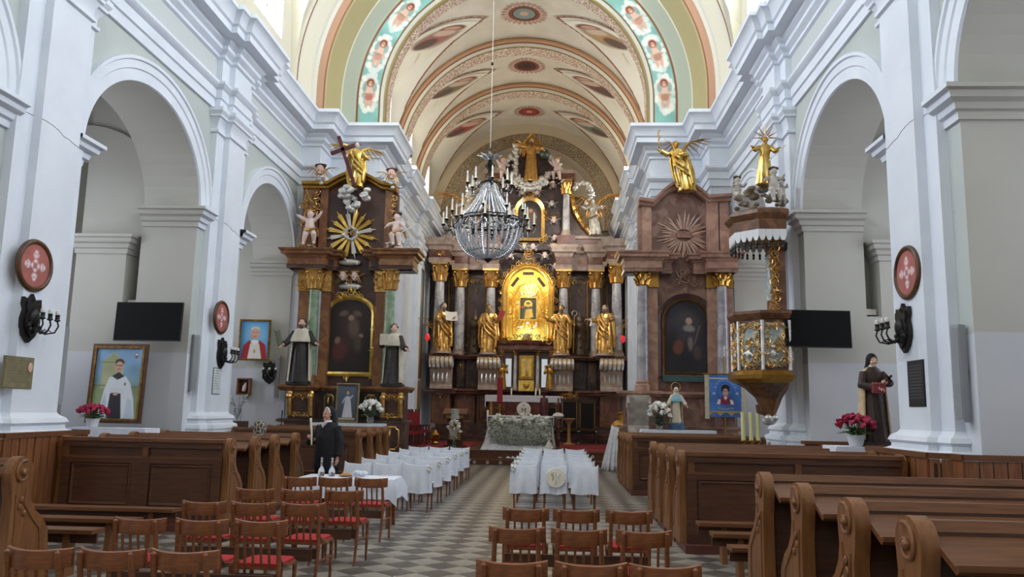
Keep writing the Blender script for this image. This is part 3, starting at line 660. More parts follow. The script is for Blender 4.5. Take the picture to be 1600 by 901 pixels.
for i, x in enumerate((-2.2, -2.04)):
    t = MB(); t.lathe([(.045,0), (.05,.03), (.05,.09), (.02,.14), (.015,.2), (.022,.22), (.012,.225), (.012,.24), (.022,.26), (.0,.285)], (0,0,0), glassm, 14)
    tag(t.build('glass_cruet', loc=(x, 12.3, .712)), ('left', 'right')[i]+' of two glass cruets with stoppers on the small white table', 'cruet')
t = MB(); t.lathe([(.05,0), (.1,.012), (.11,.02), (.1,.018), (.05,.01), (0,.01)], (0,0,0), gold, 20); t.tube([(-.09,0,.02), (-.03,-.01,.05), (.04,.01,.05), (.09,0,.02)], .01, gold, 6); tag(t.build('gilt_plate', loc=(-1.83, 12.3, .712)), 'shallow gilt plate on the small white table', 'plate')
t = MB(); rg = random.Random(3)
for i in range(9): t.ell((rg.uniform(-.09,.09), rg.uniform(-.05,.05), .03+rg.random()*.04), (.05,.04,.035), linen, 8, 5)
tag(link('folded_napkin', fuse(t, .012, 1, mat_=linen), None, (-1.6, 12.3, .712)), 'crumpled white linen napkin on the small table', 'napkin')
# ================================================================= SCULPTING HELPERS
def hand(mb, p, d, up, sz, m, curl=.5, side=1):          # palm, four fingers and thumb; d: direction of the fingers, up: back of hand
    p, d, up = V(p), V(d).normalized(), V(up); x = d.cross(up).normalized()*side; up = x.cross(d)*side
    mb.tube([p-d*sz*.15, p+d*sz*.18, p+d*sz*.45], [sz*.14, sz*.2, sz*.2], m, 8, flat=.55)
    for i, (o, l) in enumerate(((-.15,.42), (-.05,.48), (.05,.46), (.15,.36))):
        a = p+d*sz*.42+x*sz*o; b = a+(d*math.cos(curl*.7)-up*math.sin(curl*.7))*sz*l*.5; c = b+(d*math.cos(curl*1.9)-up*math.sin(curl*1.9))*sz*l*.5
        mb.tube([a, b, c], [sz*.055, sz*.05, sz*.038], m, 6)
    a = p+d*sz*.1-x*sz*.16; b = a+(d*.6-x*.5-up*.3).normalized()*sz*.25; mb.tube([a, b, b+(d*.8-up*.5).normalized()*sz*.18], [sz*.065, sz*.055, sz*.04], m, 6)
def rings(mb, lv, m, folds=9, amp=.1, n=36, ph=0., tw=.5, a0=0., a1=2*PI):   # stacked elliptical sections (z, rx, ry, cx, cy, amp factor)
    vs = []
    for z, rx, ry, cx, cy, af in lv:
        for j in range(n):
            a = a0+(a1-a0)*j/n; q = 1+amp*af*(.65*math.sin(folds*a+ph+z*tw*6)+.35*math.sin((folds*1.7)*a+2*ph-z*tw*3))
            vs.append((cx+rx*q*math.cos(a), cy+ry*q*math.sin(a), z))
    k = len(lv)
    mb.add(vs, [(i*n+j, i*n+(j+1) % n, (i+1)*n+(j+1) % n, (i+1)*n+j) for i in range(k-1) for j in range(n)]+[tuple(range(n-1, -1, -1)), tuple(range((k-1)*n, k*n))], m)
def head(mb, c, s, m, yaw=0., pitch=0.):                 # s: head height
    R = Matrix.Rotation(yaw, 3, 'Z') @ Matrix.Rotation(pitch, 3, 'X'); c = V(c); q = lambda x, y, z: c+R @ V((x*s, y*s, z*s))
    mb.ell(c, (s*.36, s*.43, s*.5), m, 14, 10, R); mb.ell(q(0,-.12,-.2), (s*.27, s*.29, s*.3), m, 12, 8, R)
    mb.tube([q(0,-.4,.08), q(0,-.47,-.06), q(0,-.43,-.13)], [s*.05, s*.075, s*.07], m, 6); mb.ell(q(0,-.36,-.27), (s*.13, s*.08, s*.045), m, 8, 5, R); mb.ell(q(0,-.36,-.42), (s*.13, s*.1, s*.08), m, 8, 5, R)
    for e in (-1, 1): mb.ell(q(e*.16,-.34,.12), (s*.12, s*.08, s*.035), m, 8, 5, R); mb.ell(q(e*.37,.02,-.02), (s*.05, s*.1, s*.14), m, 8, 5, R); mb.ell(q(e*.19,-.33,-.14), (s*.12, s*.1, s*.1), m, 8, 5, R)
    return q
def eyes(mb, q, s, m):
    for e in (-1, 1): mb.ell(q(e*.16,-.385,.03), (s*.055, s*.045, s*.03), m, 8, 5)
def wing(mb, base, out, up, L, m, n=9):                  # feathered wing from base towards out, feathers hanging opposite to up
    base, out, up = V(base), V(out).normalized(), V(up).normalized(); nrm = out.cross(up).normalized()
    arm = [base, base+out*L*.25+up*L*.28, base+out*L*.62+up*L*.42, base+out*L*.95+up*L*.38]
    mb.tube(arm, [L*.07, L*.075, L*.055, L*.02], m, 8)
    for layer, ln in ((0, 1.), (1, .62)):
        for i in range(n):
            t = i/(n-1); k = min(2, int(t*3)); f = t*3-k; a = arm[k].lerp(arm[k+1], f); dr = (out*(.1+1.0*t*t)-up*(1.05-.75*t)).normalized(); l = L*ln*(.45+.35*math.sin(t*2.6))
            p = a+nrm*L*.02*(1 if layer else -1)
            mb.tube([p, p+dr*l*.55+out*L*.02, p+dr*l], [L*.05, L*.062, L*.012], m, 6, flat=.3)
def cloud(mb, c, r, n, m, seed=0, flat=.8):
    rg = random.Random(seed); c = V(c)
    for i in range(n):
        p = c+V((rg.uniform(-1,1)*r[0], rg.uniform(-1,1)*r[1], rg.uniform(-1,1)*r[2])); s = rg.uniform(.32,.55)*min(r[0], r[2])
        mb.ell(p, (s*1.15, s*.8, s*flat), m, 9, 6)
        for k in range(2): a = rg.uniform(0, 6.28); mb.ell(p+V((math.cos(a)*s*.6, -s*.5, math.sin(a)*s*.45)), s*.38, m, 7, 5)
def cherub(parent, loc, s, skin, wingm, hairm, name='cherub_head'):
    t = MB(); q = head(t, (0,0,0), s, skin); o = link(name, fuse(t, s*.045, 1, name, skin), parent, loc)
    t = MB(); t.ell((0, s*.08, s*.12), (s*.42, s*.42, s*.46), hairm, 10, 7); 
    for k in range(7): a = k*.5-1.5; t.ell((s*.38*math.sin(a), -s*.2*math.cos(a), s*.36), s*.13, hairm, 7, 5)
    t.build('hair', o)
    t = MB()
    for e in (-1, 1): wing(t, (e*s*.25, s*.1, -s*.3), (e, .1, .25), (-e*.2, 0, 1), s*.9, wingm, 6)
    t.build('wings', o); return o
def putto(name, parent, loc, h, skin, hairm, la, ra, ll, rl, rz=0., cloth=None):  # limbs given as [mid, end] in fractions of h
    r = bpy.data.objects.new(name, None); COL.objects.link(r); r.parent = parent; r.location = loc; r.rotation_euler = (0, 0, rz)
    t = MB(); S_ = lambda p: V(p)*h
    t.tube([S_((0,0,.42)), S_((0,-.015,.52)), S_((0,-.005,.62)), S_((0,0,.7)), S_((0,0,.77))], [.12*h, .135*h, .115*h, .11*h, .05*h], skin, 14, flat=.85)
    head(t, S_((0,-.02,.86)), .24*h, skin)
    for e, (m_, en) in ((-1, la), (1, ra)):
        t.tube([S_((e*.09,0,.69)), S_(m_), S_(en)], [.055*h, .05*h, .035*h], skin, 9); hand(t, S_(en), S_(en)-S_(m_), (0,0,1), .11*h, skin, .4, e)
    for e, (m_, en) in ((-1, ll), (1, rl)):
        t.tube([S_((e*.06,0,.42)), S_(m_), S_(en)], [.085*h, .075*h, .045*h], skin, 10); f = S_(en); t.tube([f+V((0,.02*h,0)), f+V((0,-.04*h,-.02*h)), f+V((0,-.1*h,-.025*h))], [.04*h, .04*h, .025*h], skin, 8)
    link('body', fuse(t, h*.016, 2, 'body', skin), r)
    t = MB(); t.ell(S_((0,.01,.9)), (.1*h,.11*h,.11*h), hairm, 10, 7)
    for k in range(8): a = k*.45-1.57; t.ell(S_((.1*math.sin(a), -.02-.06*math.cos(a), .94)), .034*h, hairm, 7, 5)
    t.build('hair', r)
    if cloth:
        t = MB(); t.tube([S_((-.13,-.1,.44)), S_((0,-.15,.41)), S_((.14,-.08,.46)), S_((.16,.08,.5)), S_((.2,.12,.3))], [.04*h, .06*h, .05*h, .05*h, .02*h], cloth, 8, flat=.6); t.build('drapery', r)
    return r
def figure(name, parent, loc, h, robe, skin, hairm, la, ra, rz=0., beard=0., cloak=None, folds=9, amp=.13, lean=(0,0), veil=None, bald=False, hy=0., hp=0., hips=0., arms=None, scap=None, wings=None, belt=None, feet=None, longhair=False, vox=.0105, seed=0, mantle=False):
    r = bpy.data.objects.new(name, None); COL.objects.link(r); r.parent = parent; r.location = loc; r.rotation_euler = (0, 0, rz)
    S_ = lambda p: V((p[0]+lean[0]*p[2], p[1]+lean[1]*p[2], p[2]))*h
    t = MB(); L_ = [(.0,.155,.125,0,1.), (.04,.15,.12,0,1.), (.25,.128,.105,hips*.5,1.), (.45,.118,.092,hips,.8), (.55,.108,.082,hips,.5), (.62,.096,.072,hips*.5,.35), (.72,.112,.075,0,.3), (.79,.118,.062,0,.15), (.82,.085,.05,0,.05), (.845,.045,.042,0,0)]
    rings(t, [(z*h, a*h, b*h, (c+lean[0]*z)*h, lean[1]*z*h, f) for z, a, b, c, f in L_], robe, folds, amp, 40, seed)
    for e, (el, ha) in ((-1, la), (1, ra)):
        sh = (e*.105, 0, .785); t.tube([S_(sh), S_(el), S_(V(el).lerp(V(ha), .72))], [.046*h, .05*h, .052*h], robe, 10)
    if mantle:
        for pts, w_ in (([(-.1,-.06,.8), (-.02,-.115,.66), (.09,-.1,.52), (.13,-.03,.42)], .03), ([(-.12,-.04,.76), (-.06,-.12,.58), (.06,-.13,.45), (.14,-.05,.36)], .034), ([(-.12,-.06,.68), (-.08,-.13,.48), (.03,-.14,.36), (.13,-.08,.28)], .034), ([(-.12,-.05,.6), (-.13,-.11,.3), (-.12,-.12,.08)], .035), ([(.13,-.05,.62), (.16,-.09,.35), (.15,-.1,.1)], .035), ([(.1,.0,.78), (.17,.02,.6), (.19,.02,.35), (.17,.04,.12)], .045), ([(-.1,.0,.78), (-.17,.02,.6), (-.18,.03,.3), (-.16,.04,.1)], .045)):
            t.tube([S_(q_) for q_ in pts], [w_*h*(.7+.3*math.sin(k)) for k in range(len(pts))], robe, 8, flat=.7)
    o = link('robe', fuse(t, h*vox, 2, 'robe', robe), r)
    if belt: b = MB(); rings(b, [((.585+k*.018)*h, .108*h, .083*h, (hips*.8+lean[0]*.6)*h, lean[1]*.6*h, 0) for k in range(2)], belt, 3, 0, 24); b.build('belt', r)
    t = MB(); hs = .135*h; c = S_((0,-.012,.918)); t.tube([S_((0,.005,.83)), S_((0,0,.89))], [.036*h, .034*h], skin, 10); q = head(t, c, hs, skin, hy, hp); link('head', fuse(t, hs*.045, 1, 'head', skin), r)
    for e, (el, ha) in ((-1, la), (1, ra)):
        w = V(el).lerp(V(ha), .66); t = MB(); t.tube([S_(w), S_(ha)], [.026*h, .021*h], skin, 8); hand(t, S_(ha), V(S_(ha))-V(S_(el)), (0,-.4,1), .085*h, skin, .7, e); t.build('hand', r)
    t = MB(); R = Matrix.Rotation(hy, 3, 'Z')
    if veil:
        t.ell(c+R @ V((0,.012*h,.012*h)), (.062*h,.072*h,.082*h), veil, 16, 10); rings(t, [(.70*h, .1*h, .06*h, lean[0]*.7*h, (.05+lean[1]*.7)*h, 1), (.8*h, .085*h, .055*h, lean[0]*.8*h, (.04+lean[1]*.8)*h, .6), (.88*h, .058*h, .05*h, lean[0]*.9*h, (.03+lean[1]*.9)*h, .3), (.95*h, .05*h, .05*h, lean[0]*.95*h, (.022+lean[1]*.95)*h, 0)], veil, 7, .08, 24)
        # leave the face open
        me = fuse(t, h*.009, 2, 'veil', veil); bm = bmesh.new(); bm.from_mesh(me); fc = c+R @ V((0,-.05*h,-.012*h))
        bmesh.ops.delete(bm, geom=[v for v in bm.verts if ((v.co-fc).x/(.043*h))**2+((v.co-fc).z/(.06*h))**2 < 1 and (R.inverted() @ (v.co-c)).y < .0], context='VERTS'); bm.to_mesh(me); bm.free(); link('veil', me, r)
    elif not bald:
        t.ell(c+R @ V((0,.016*h,.018*h)), (.054*h,.06*h,.063*h), hairm, 14, 9)
        for k in range(9): a = k*.7; t.ell(c+R @ V((.05*h*math.cos(a), .02*h+.045*h*math.sin(a), .02*h)), .02*h, hairm, 7, 5)
        if longhair: [t.tube([c+R @ V((e*.045*h,.02*h,.0)), c+R @ V((e*.055*h,.03*h,-.06*h)), c+R @ V((e*.06*h,.02*h,-.12*h))], [.024*h, .026*h, .012*h], hairm, 8) for e in (-1, 0, 1)]
        t.build('hair', r)
    else:
        for k in range(10): a = -.2+k*.38; t.ell(c+R @ V((.052*h*math.cos(a), .012*h+.05*h*math.sin(a), .0)), .02*h, hairm, 7, 5)
        t.build('hair', r)
    if beard:
        t = MB(); t.tube([c+R @ V((0,-.045*h,-.035*h)), c+R @ V((0,-.055*h,-.075*h)), c+R @ V((0,-.05*h,-(.08+beard)*h))], [.034*h, .04*h, .008*h], hairm, 10, flat=.7); t.build('beard', r)
    if cloak:
        t = MB(); n = 30; lv = [(.03,.185,.155), (.3,.17,.145), (.5,.158,.13), (.66,.15,.112), (.76,.14,.09), (.82,.1,.065), (.85,.055,.05)]; vs = []
        for sc in (1., .93):
            for z, a, b in lv:
                for j in range(n+1):
                    th = -PI/2+1.0+(2*PI-2.0)*j/n; qq = sc*(1+.05*math.sin(j*1.35+seed)*(1-z)); vs.append(S_((a*qq*math.cos(th), b*qq*math.sin(th)+.01, z)))
        k = n+1; m_ = len(lv); f = []
        for i in range(m_-1):
            for j in range(n): f += [(i*k+j, i*k+j+1, (i+1)*k+j+1, (i+1)*k+j), (m_*k+i*k+j, m_*k+(i+1)*k+j, m_*k+(i+1)*k+j+1, m_*k+i*k+j+1)]
            f += [(i*k, (i+1)*k, m_*k+(i+1)*k, m_*k+i*k), (i*k+n, m_*k+i*k+n, m_*k+(i+1)*k+n, (i+1)*k+n)]
        for j in range(n): f += [(j, m_*k+j, m_*k+j+1, j+1), ((m_-1)*k+j, (m_-1)*k+j+1, m_*k+(m_-1)*k+j+1, m_*k+(m_-1)*k+j)]
        t.add(vs, f, cloak); t.build('cloak', r, ang=80)
    if scap:
        t = MB(); lv = [(.06,.07,-.148), (.3,.066,-.128), (.5,.062,-.108), (.62,.06,-.092), (.74,.07,-.088), (.82,.06,-.055)]; vs = []
        for yo in (0, .012):
            for z, a, y in lv:
                for u in (-1, -.4, .3, 1): vs.append(S_((a*u, y+yo-.006*(1-abs(u)), z)))
        f = []
        for i in range(5):
            for j in range(3): f += [(i*4+j, i*4+j+1, i*4+j+5, i*4+j+4), (24+i*4+j, 24+i*4+j+4, 24+i*4+j+5, 24+i*4+j+1)]
            f += [(i*4, i*4+4, 24+i*4+4, 24+i*4), (i*4+3, 24+i*4+3, 24+i*4+7, i*4+7)]
        t.add(vs, f, scap); t.build('scapular', r, ang=60)
    if wings:
        for e, (o_, u_, l_) in ((-1, wings[1]), (1, wings[2])):
            t = MB(); wing(t, S_((e*.05,.06,.74)), o_, u_, l_*h, wings[0]); t.build('wing', r)
    if feet:
        for e in (-1, 1): t = MB(); t.tube([S_((e*.05,-.06,.03)), S_((e*.06,-.12,.018)), S_((e*.065,-.165,.012))], [.025*h, .024*h, .012*h], feet, 8, flat=.7); t.build('foot', r)
    return r
# ================================================================= WALL FITTINGS
black = mat('black screen', '030304', .45, spec=.15); plastic = mat('black plastic', '141416', .5); gframe = mat('gilt picture frame', '9a7434', .4, .6, c2='6b4b1e', scale=12); bframe = mat('brown picture frame', '5c3a1e', .4, c2='43290f', scale=6)
ironw = mat('black wrought iron', '191818', .45, .3, c2='262321', scale=8, bump=.4); bulbm = mat('frosted bulb', 'eceae4', .3); brass = mat('brass', 'b08a3c', .3, 1.)
flesh = mat('painted flesh', 'd8b09a', .5); fleshp = mat('pale carved flesh', 'dcc5be', .5); hairb = mat('brown hair', '4a3020', .6); hairg = mat('grey hair', '5a5450', .6)
def tv(loc, rz, tilt, label, w=1.42, h=.8):
    r = thing('television', label, 'television', loc, rz)
    q = lambda o: setattr(o, 'rotation_euler', (tilt, 0, 0)) or o
    q(MB().box(-w/2, w/2, -.03, .03, -h/2, h/2, plastic).build('casing', r, smooth=False)); q(MB().box(-w/2+.012, w/2-.012, -.034, -.028, -h/2+.02, h/2-.012, black).build('screen', r, smooth=False))
    t = MB(); t.box(-.12, .12, .03, .09, -.12, .12, plastic); t.bar((0,.08,0), (0,.42,.0), .05, .05, plastic); t.build('wall_bracket', r, smooth=False); return r
tv((-7.05, 16.2, 3.4), -.04, -.04, 'black flat television on the left arch jamb above the monk painting'); tv((6.45, 16.15, 3.43), .05, -.04, 'black flat television on the right beside the pulpit', 1.3, .74)
def oval(y, z, s, label, ry=.36, rz_=.34):
    r = thing('oval_medallion', label, 'medallion', (s*6.13, y, z)); t = MB(); n = 40
    t.tube([(0, ry*math.cos(2*PI*i/n), rz_*math.sin(2*PI*i/n)) for i in range(n+1)], .04, bframe, 8, False); t.build('frame', r)
    p = Pic(41, 41); p.fill('a9625a'); p.mottle(.05, 5, 3)
    for a in range(4):
        th = a*PI/2; c, q = math.cos(th), math.sin(th)
        for d, rr in ((.1,.05), (.2,.06), (.29,.035)): p.ell(.5+c*d, .5+q*d, .028+rr*.5*abs(q)+.012, .028+rr*.5*abs(c)+.012, 'e3d3d8')
        p.ell(.5+c*.24-q*.07, .5+q*.24+c*.07, .03, .03, 'd9c6cc'); p.ell(.5+c*.24+q*.07, .5+q*.24-c*.07, .03, .03, 'd9c6cc'); p.ell(.5+.1*(c-q), .5+.1*(c+q), .025, .025, 'c99aa0')
    p.ell(.5,.5,.03,.03,'b5747a')
    def f(a, b):
        u, v = 2*a-1, 2*b-1; m = max(abs(u), abs(v)); l = math.hypot(u, v) or 1; return (-s*.012, -s*u*m/l*ry*.99 if l else 0, v*m/l*rz_*.99)
    link('painted_disc', p.mesh('painted_disc', f), r); return r
oval(11.02, 3.65, -1, 'red oval medallion with white cross on the nearest left pilaster'); oval(11.28, 3.72, 1, 'red oval medallion with white cross on the nearest right pilaster'); oval(17.62, 3.66, -1, 'red oval medallion with white cross on the second left pilaster')
def sconce(loc, rz, label):                              # faces local -y
    r = thing('wall_sconce', label, 'sconce', loc, rz)
    sh = [(0,.36), (.07,.27), (.19,.3), (.2,.2), (.16,.12), (.2,.0), (.19,-.12), (.12,-.24), (0,-.33), (-.12,-.24), (-.19,-.12), (-.2,.0), (-.16,.12), (-.2,.2), (-.19,.3), (-.07,.27)]
    t = MB(); t.prism(sh, -.05, 0, ironw); t.prism([(x*.8, z*.8) for x, z in sh], -.08, -.05, ironw); t.ell((0,-.09,.02), (.09,.06,.13), ironw, 10, 7); [t.ell((.1*math.cos(a), -.08, -.1+.06*math.sin(a)), .045, ironw, 7, 5) for a in range(6)]; t.build('shield', r)
    for x in (-.17, 0, .17):
        t = MB(); t.tube([(0,-.08,-.1), (x*.6,-.2,-.2), (x,-.3,-.17), (x*1.05,-.34,-.08), (x,-.32,.0)], .012, ironw, 7); t.tube([(x*.6,-.2,-.2), (x*.5,-.26,-.14), (x*.6,-.29,-.17)], .008, ironw, 6); t.lathe([(.012,-.02), (.045,.0), (.03,.02), (.03,.07), (.036,.08)], (x,-.32,0), ironw, 10); a = t.build('arm', r)
        MB().lathe([(.016,.07), (.034,.1), (.03,.135), (.0,.15)], (x,-.32,0), bulbm, 10).build('bulb', a)
    return r
sconce((-6.13, 11.0, 2.88), PI/2, 'black iron sconce with three bulbs on the nearest left pilaster'); sconce((6.13, 11.42, 2.95), -PI/2, 'black iron sconce with three bulbs on the nearest right pilaster'); sconce((-6.13, 17.72, 2.86), PI/2, 'black iron sconce with three bulbs on the second left pilaster'); sconce((-6.85, 23.0, 2.66), .3, 'black iron sconce on the far left jamb beside the side altar')
def plaque(loc, rz, w, h, base, ink, label, frame=None, seed=1, rows=9):
    r = thing('wall_plaque', label, 'plaque', loc, rz); MB().box(-w/2, w/2, 0, .03, -h/2, h/2, frame or base).build('slab', r, smooth=False)
    asp = w/h; p = Pic(46, int(46/asp), asp); c = base.node_tree.nodes['Principled BSDF']; p.fill(ink[0]); p.mottle(.06, 6, seed); rg = random.Random(seed)
    for k in range(rows):
        y = .9-k*.8/rows; x = asp*.1
        while x < asp*.86:
            l = rg.uniform(.03, .1)*asp; p.line([(x, y), (min(x+l, asp*.9), y)], .022, ink[1], .75); x += l+.03*asp
    o = link('inscription', p.flat('inscription', w-.03, h-.03), r, (0, -.003, -h/2+.015)); return r
bronze = mat('bronze plaque', '7d7453', .5, .3); blackst = mat('black stone', '17181b', .35)
plaque((-6.13, 10.93, 2.13), PI/2, .62, .44, bronze, ('7e7658', '5b5540'), 'bronze green plaque low on the nearest left pilaster', None, 2)
r = plaque((6.13, 11.2, 2.2), -PI/2, .5, .62, blackst, ('1c1d21', '6b6d72'), 'black stone memorial plaque on the nearest right pilaster', None, 4, 11)
plaque((-6.13, 17.62, 2.25), PI/2, .42, .58, mat('dark slim frame', '33363a', .5), ('d7dde0', '6f8088'), 'white framed sheet below the sconce on the second left pilaster', None, 6, 8)
r = bpy.data.objects[[o.name for o in bpy.data.objects if o.get('label', '').startswith('bronze green')][0]]; MB().ell((.22,-.012,.08), (.05,.012,.07), flesh, 12, 6).build('portrait_oval', r)
def framed(name, loc, rz, tilt, w, h, pic, label, cat='painting', fr=gframe, fr2=bframe, fw=.09):
    r = thing(name, label, cat, loc, rz); r.rotation_euler = (tilt, 0, rz)
    t = MB()
    for a, b, c, d in ((-w/2-fw, w/2+fw, -fw, 0), (-w/2-fw, w/2+fw, h, h+fw), (-w/2-fw, -w/2, 0, h), (w/2, w/2+fw, 0, h)): t.box(a, b, -.04, .03, c, d, fr2)
    f = t.build('frame', r, smooth=False); t = MB(); g = fw*.45
    for a, b, c, d in ((-w/2-g, w/2+g, -g, 0), (-w/2-g, w/2+g, h, h+g), (-w/2-g, -w/2, 0, h), (w/2, w/2+g, 0, h)): t.box(a, b, -.052, -.03, c, d, fr)
    t.build('inner_moulding', f, smooth=False)
    link('canvas', pic.flat('canvas', w, h), r, (0, -.012, 0)); MB().box(-w/2, w/2, 0, .02, 0, h, fr2).build('backing', r, smooth=False); return r
# monk portrait
p = Pic(84, 120, .7); p.grad('8fa07c', '6f9fc4'); p.put(np.clip((p.Y-.45)*3, 0, 1), '7fa6c8'); p.poly([(0,.0), (.7,.0), (.7,.45), (0,.47)], '8a9a72'); p.poly([(.1,.42), (.1,.8), (.16,.86), (.25,.95), (.36,.86), (.42,.8), (.42,.42)], 'a9ad84'); p.poly([(.13,.82), (.39,.82), (.25,.93)], '97a06f')
p.line([(.08,.8), (.44,.8)], .02, '7f8a5c'); p.line([(0,.47), (.7,.45)], .015, '6d7f58'); p.mottle(.06, 8, 2)
p.poly([(.1,.0), (.16,.4), (.22,.58), (.33,.62), (.47,.6), (.55,.5), (.62,.28), (.66,0)], 'd5dde2'); p.poly([(.12,0), (.18,.36), (.22,.2), (.2,0)], 'b4c2cc'); p.poly([(.5,0), (.53,.3), (.6,.25), (.64,0)], 'bccad4'); p.poly([(.24,.0), (.26,.35), (.32,.38), (.42,.36), (.46,0)], '2a2730'); p.poly([(.24,.37), (.48,.35), (.47,.43), (.25,.44)], 'cfd8de'); p.poly([(.26,.6), (.35,.55), (.45,.6), (.36,.66)], '26242b')
p.ell(.355,.745,.062,.08,'c59a80'); p.ell(.355,.8,.066,.05,'3a2c26'); p.ell(.355,.755,.055,.058,'caa088'); p.line([(.31,.755), (.4,.755)], .012, '4a3a34'); p.line([(.335,.705), (.375,.705)], .012, '8d5a50'); p.ell(.34,.35,.035,.025,'c9a38c'); p.ell(.47,.49,.012,.02,'3c3a40'); p.ell(.6,.9,.03,.035,'e8e8e4'); p.poly([(.575,.9), (.625,.9), (.6,.865)], '3a3030'); p.ring(.6,.9,.03,.035,.008,'55504c')
framed('oil_painting', (-7.57, 16.12, 1.42), -.03, -.05, .98, 1.42, p, 'large framed painting of a monk in a white cloak on the left altar table')
# portrait in red cape
p = Pic(56, 76, .74); p.fill('3f8fc9'); p.ell(.4,.62,.4,.4,'8cc3e6',.9,1.2); p.poly([(.02,0), (.08,.35), (.22,.48), (.5,.5), (.66,.38), (.72,0)], 'a8242f'); p.poly([(.2,0), (.26,.4), (.38,.48), (.5,.4), (.58,0)], 'e4e0da'); p.poly([(.26,.45), (.38,.36), (.5,.45), (.46,.5), (.3,.5)], 'f0eeea'); p.ell(.38,.68,.12,.15,'d6a48c'); p.ell(.38,.8,.12,.06,'d9d2c6'); p.ell(.38,.7,.11,.1,'daab92'); p.ell(.31,.58,.05,.05,'cf9c86'); p.line([(.33,.7), (.36,.7)], .015, '6b5148'); p.line([(.41,.7), (.44,.7)], .015, '6b5148'); p.line([(.35,.6), (.42,.6)], .014, '9b5a50'); p.ell(.38,.2,.03,.05,'c9a84e')
framed('portrait_painting', (-7.3, 22.86, 3.05), .12, 0, .78, 1.08, p, 'framed portrait of a man in a red cape and white cassock, far left arch', 'painting', gframe, gframe, .05)
r = thing('shadow_box', 'small wooden box frame with a praying-hands figure, far left arch', 'box', (-7.55, 22.9, 2.05)); MB().box(-.17, .17, .1, .14, 0, .42, oak_d).build('back', r, smooth=False); t = MB()
for b in ((-.19,-.15,0,.42), (.15,.19,0,.42), (-.19,.19,-.03,.01), (-.19,.19,.41,.45)): t.box(b[0], b[1], -.04, .14, b[2], b[3], oak_v)
t.build('frame', r, smooth=False); t = MB(); t.tube([(0,.04,.08), (.02,.03,.2), (.05,.03,.32)], [.05,.06,.015], fleshp, 8); t.build('figurine', r)
# column loudspeakers
spk = mat('grey loudspeaker', '9a9da0', .5); spg = mat('loudspeaker grille', '8a8d90', .6)
for loc, rz, tilt, lb in (((6.3, 10.33, 2.3), -1.2, 0, 'slim grey column loudspeaker on the nearest right pier'), ((-6.62, 22.98, 2.55), .2, .0, 'slim grey column loudspeaker beside the left side altar'), ((-6.33, 12.2, 2.3), 2.2, 0, 'slim grey column loudspeaker on the nearest left pier'), ((-6.33, 16.85, 2.6), .9, 0, 'slim grey column loudspeaker on the second left pier')):
    r = thing('column_loudspeaker', lb, 'loudspeaker', loc, rz); MB().box(-.06, .06, -.06, .05, -.6, .6, spk).build('cabinet', r, smooth=False); MB().box(-.05, .05, -.068, -.058, -.56, .56, spg).build('grille', r, smooth=False); MB().box(-.02, .02, .05, .14, -.05, .05, iron).build('bracket', r, smooth=False)
# wooden dado boards along the pier feet
wv = mat('dado boards', '8a5733', .5, c2='6b4126', scale=2.5, stretch=(14,14,1.2))
for s, side in ((-1, 'left'), (1, 'right')):
    r = thing('wainscot', 'brown vertical board dado along the nearest %s pier foot' % side, 'wainscot', (0, 0, 0)); P = [(6.15,12.4), (5.86,12.3), (5.86,10.35), (6.1,10.25), (6.1,9.98), (7.4,9.98)]
    for (x0, y0), (x1, y1) in zip(P[:-1], P[1:]):
        L_ = math.hypot(x1-x0, y1-y0); n = max(1, round(L_/.16)); dx, dy = (x1-x0)/n, (y1-y0)/n; q = L_/n
        for i in range(n):
            a, b = V((s*(x0+dx*(i+.06)), y0+dy*(i+.06), .66)), V((s*(x0+dx*(i+.94)), y0+dy*(i+.94), .66)); MB().bar(a, b, .03+.008*(i % 2), 1.18, wv).build('board', r, smooth=False)
        MB().bar((s*x0, y0, 1.29), (s*x1, y1, 1.29), .07, .07, oak_t).build('cap_rail', r, smooth=False)
    MB().box(min(s*5.9, s*6.4), max(s*5.9, s*6.4), 10.3, 12.35, .02, 1.2, oak_d).build('core', r, smooth=False)
# ================================================================= HIGH ALTAR
umber = marble('dark brown marbled wood', '3a2620', '58392d', 2.2, .35); umber2 = marble('red brown marbled wood', '5b362b', '744a3a', 2.6, .35); purp = marble('dark purple marbling', '3c2c2c', '54403f', 1.6, .4)
gmarble = marble('grey white marble', 'c9c6c6', '9d9a9f', 2.4, .2, .45, .62); gold2 = mat('old gold', 'c79a4c', .33, .85, c2='98702f', scale=8, detail=6, lo=.2, hi=.8); goldb = mat('bright leaf gold', 'f0d27a', .3, .8, c2='d9ab4a', scale=6); ltone = mat('pale stone ledge', 'b9a79b', .5, c2='9c8678', scale=4)
def curl(mb, c, sz, m, axis='y', ph=0., turns=1.3, th=.16, dirn=1):   # little scroll in the plane facing -y
    c = V(c); pts = []; n = 9
    for i in range(n):
        t = i/(n-1); a = ph+dirn*t*turns*2*PI; r = sz*(1-.82*t); pts.append(c+V((r*math.cos(a), -sz*.15*t, r*math.sin(a))))
    mb.tube(pts, [sz*th*(1-.5*i/n) for i in range(n)], m, 5)
def leaf(mb, p, d, l, m, w=.3): p, d = V(p), V(d).normalized(); mb.tube([p, p+d*l*.5+V((0,-l*.12,0)), p+d*l], [l*.08, l*w*.5, l*.04], m, 5, flat=.45)
def foliage(mb, pts, sz, m, seed=0):                      # run of carved leaf scrolls along points
    rg = random.Random(seed)
    for p in pts:
        curl(mb, p, sz*rg.uniform(.8,1.2), m, ph=rg.uniform(0,6), dirn=rg.choice((-1,1)))
        for k in range(2): a = rg.uniform(0, 6.28); leaf(mb, p, (math.cos(a), -.3, math.sin(a)), sz*1.5, m)
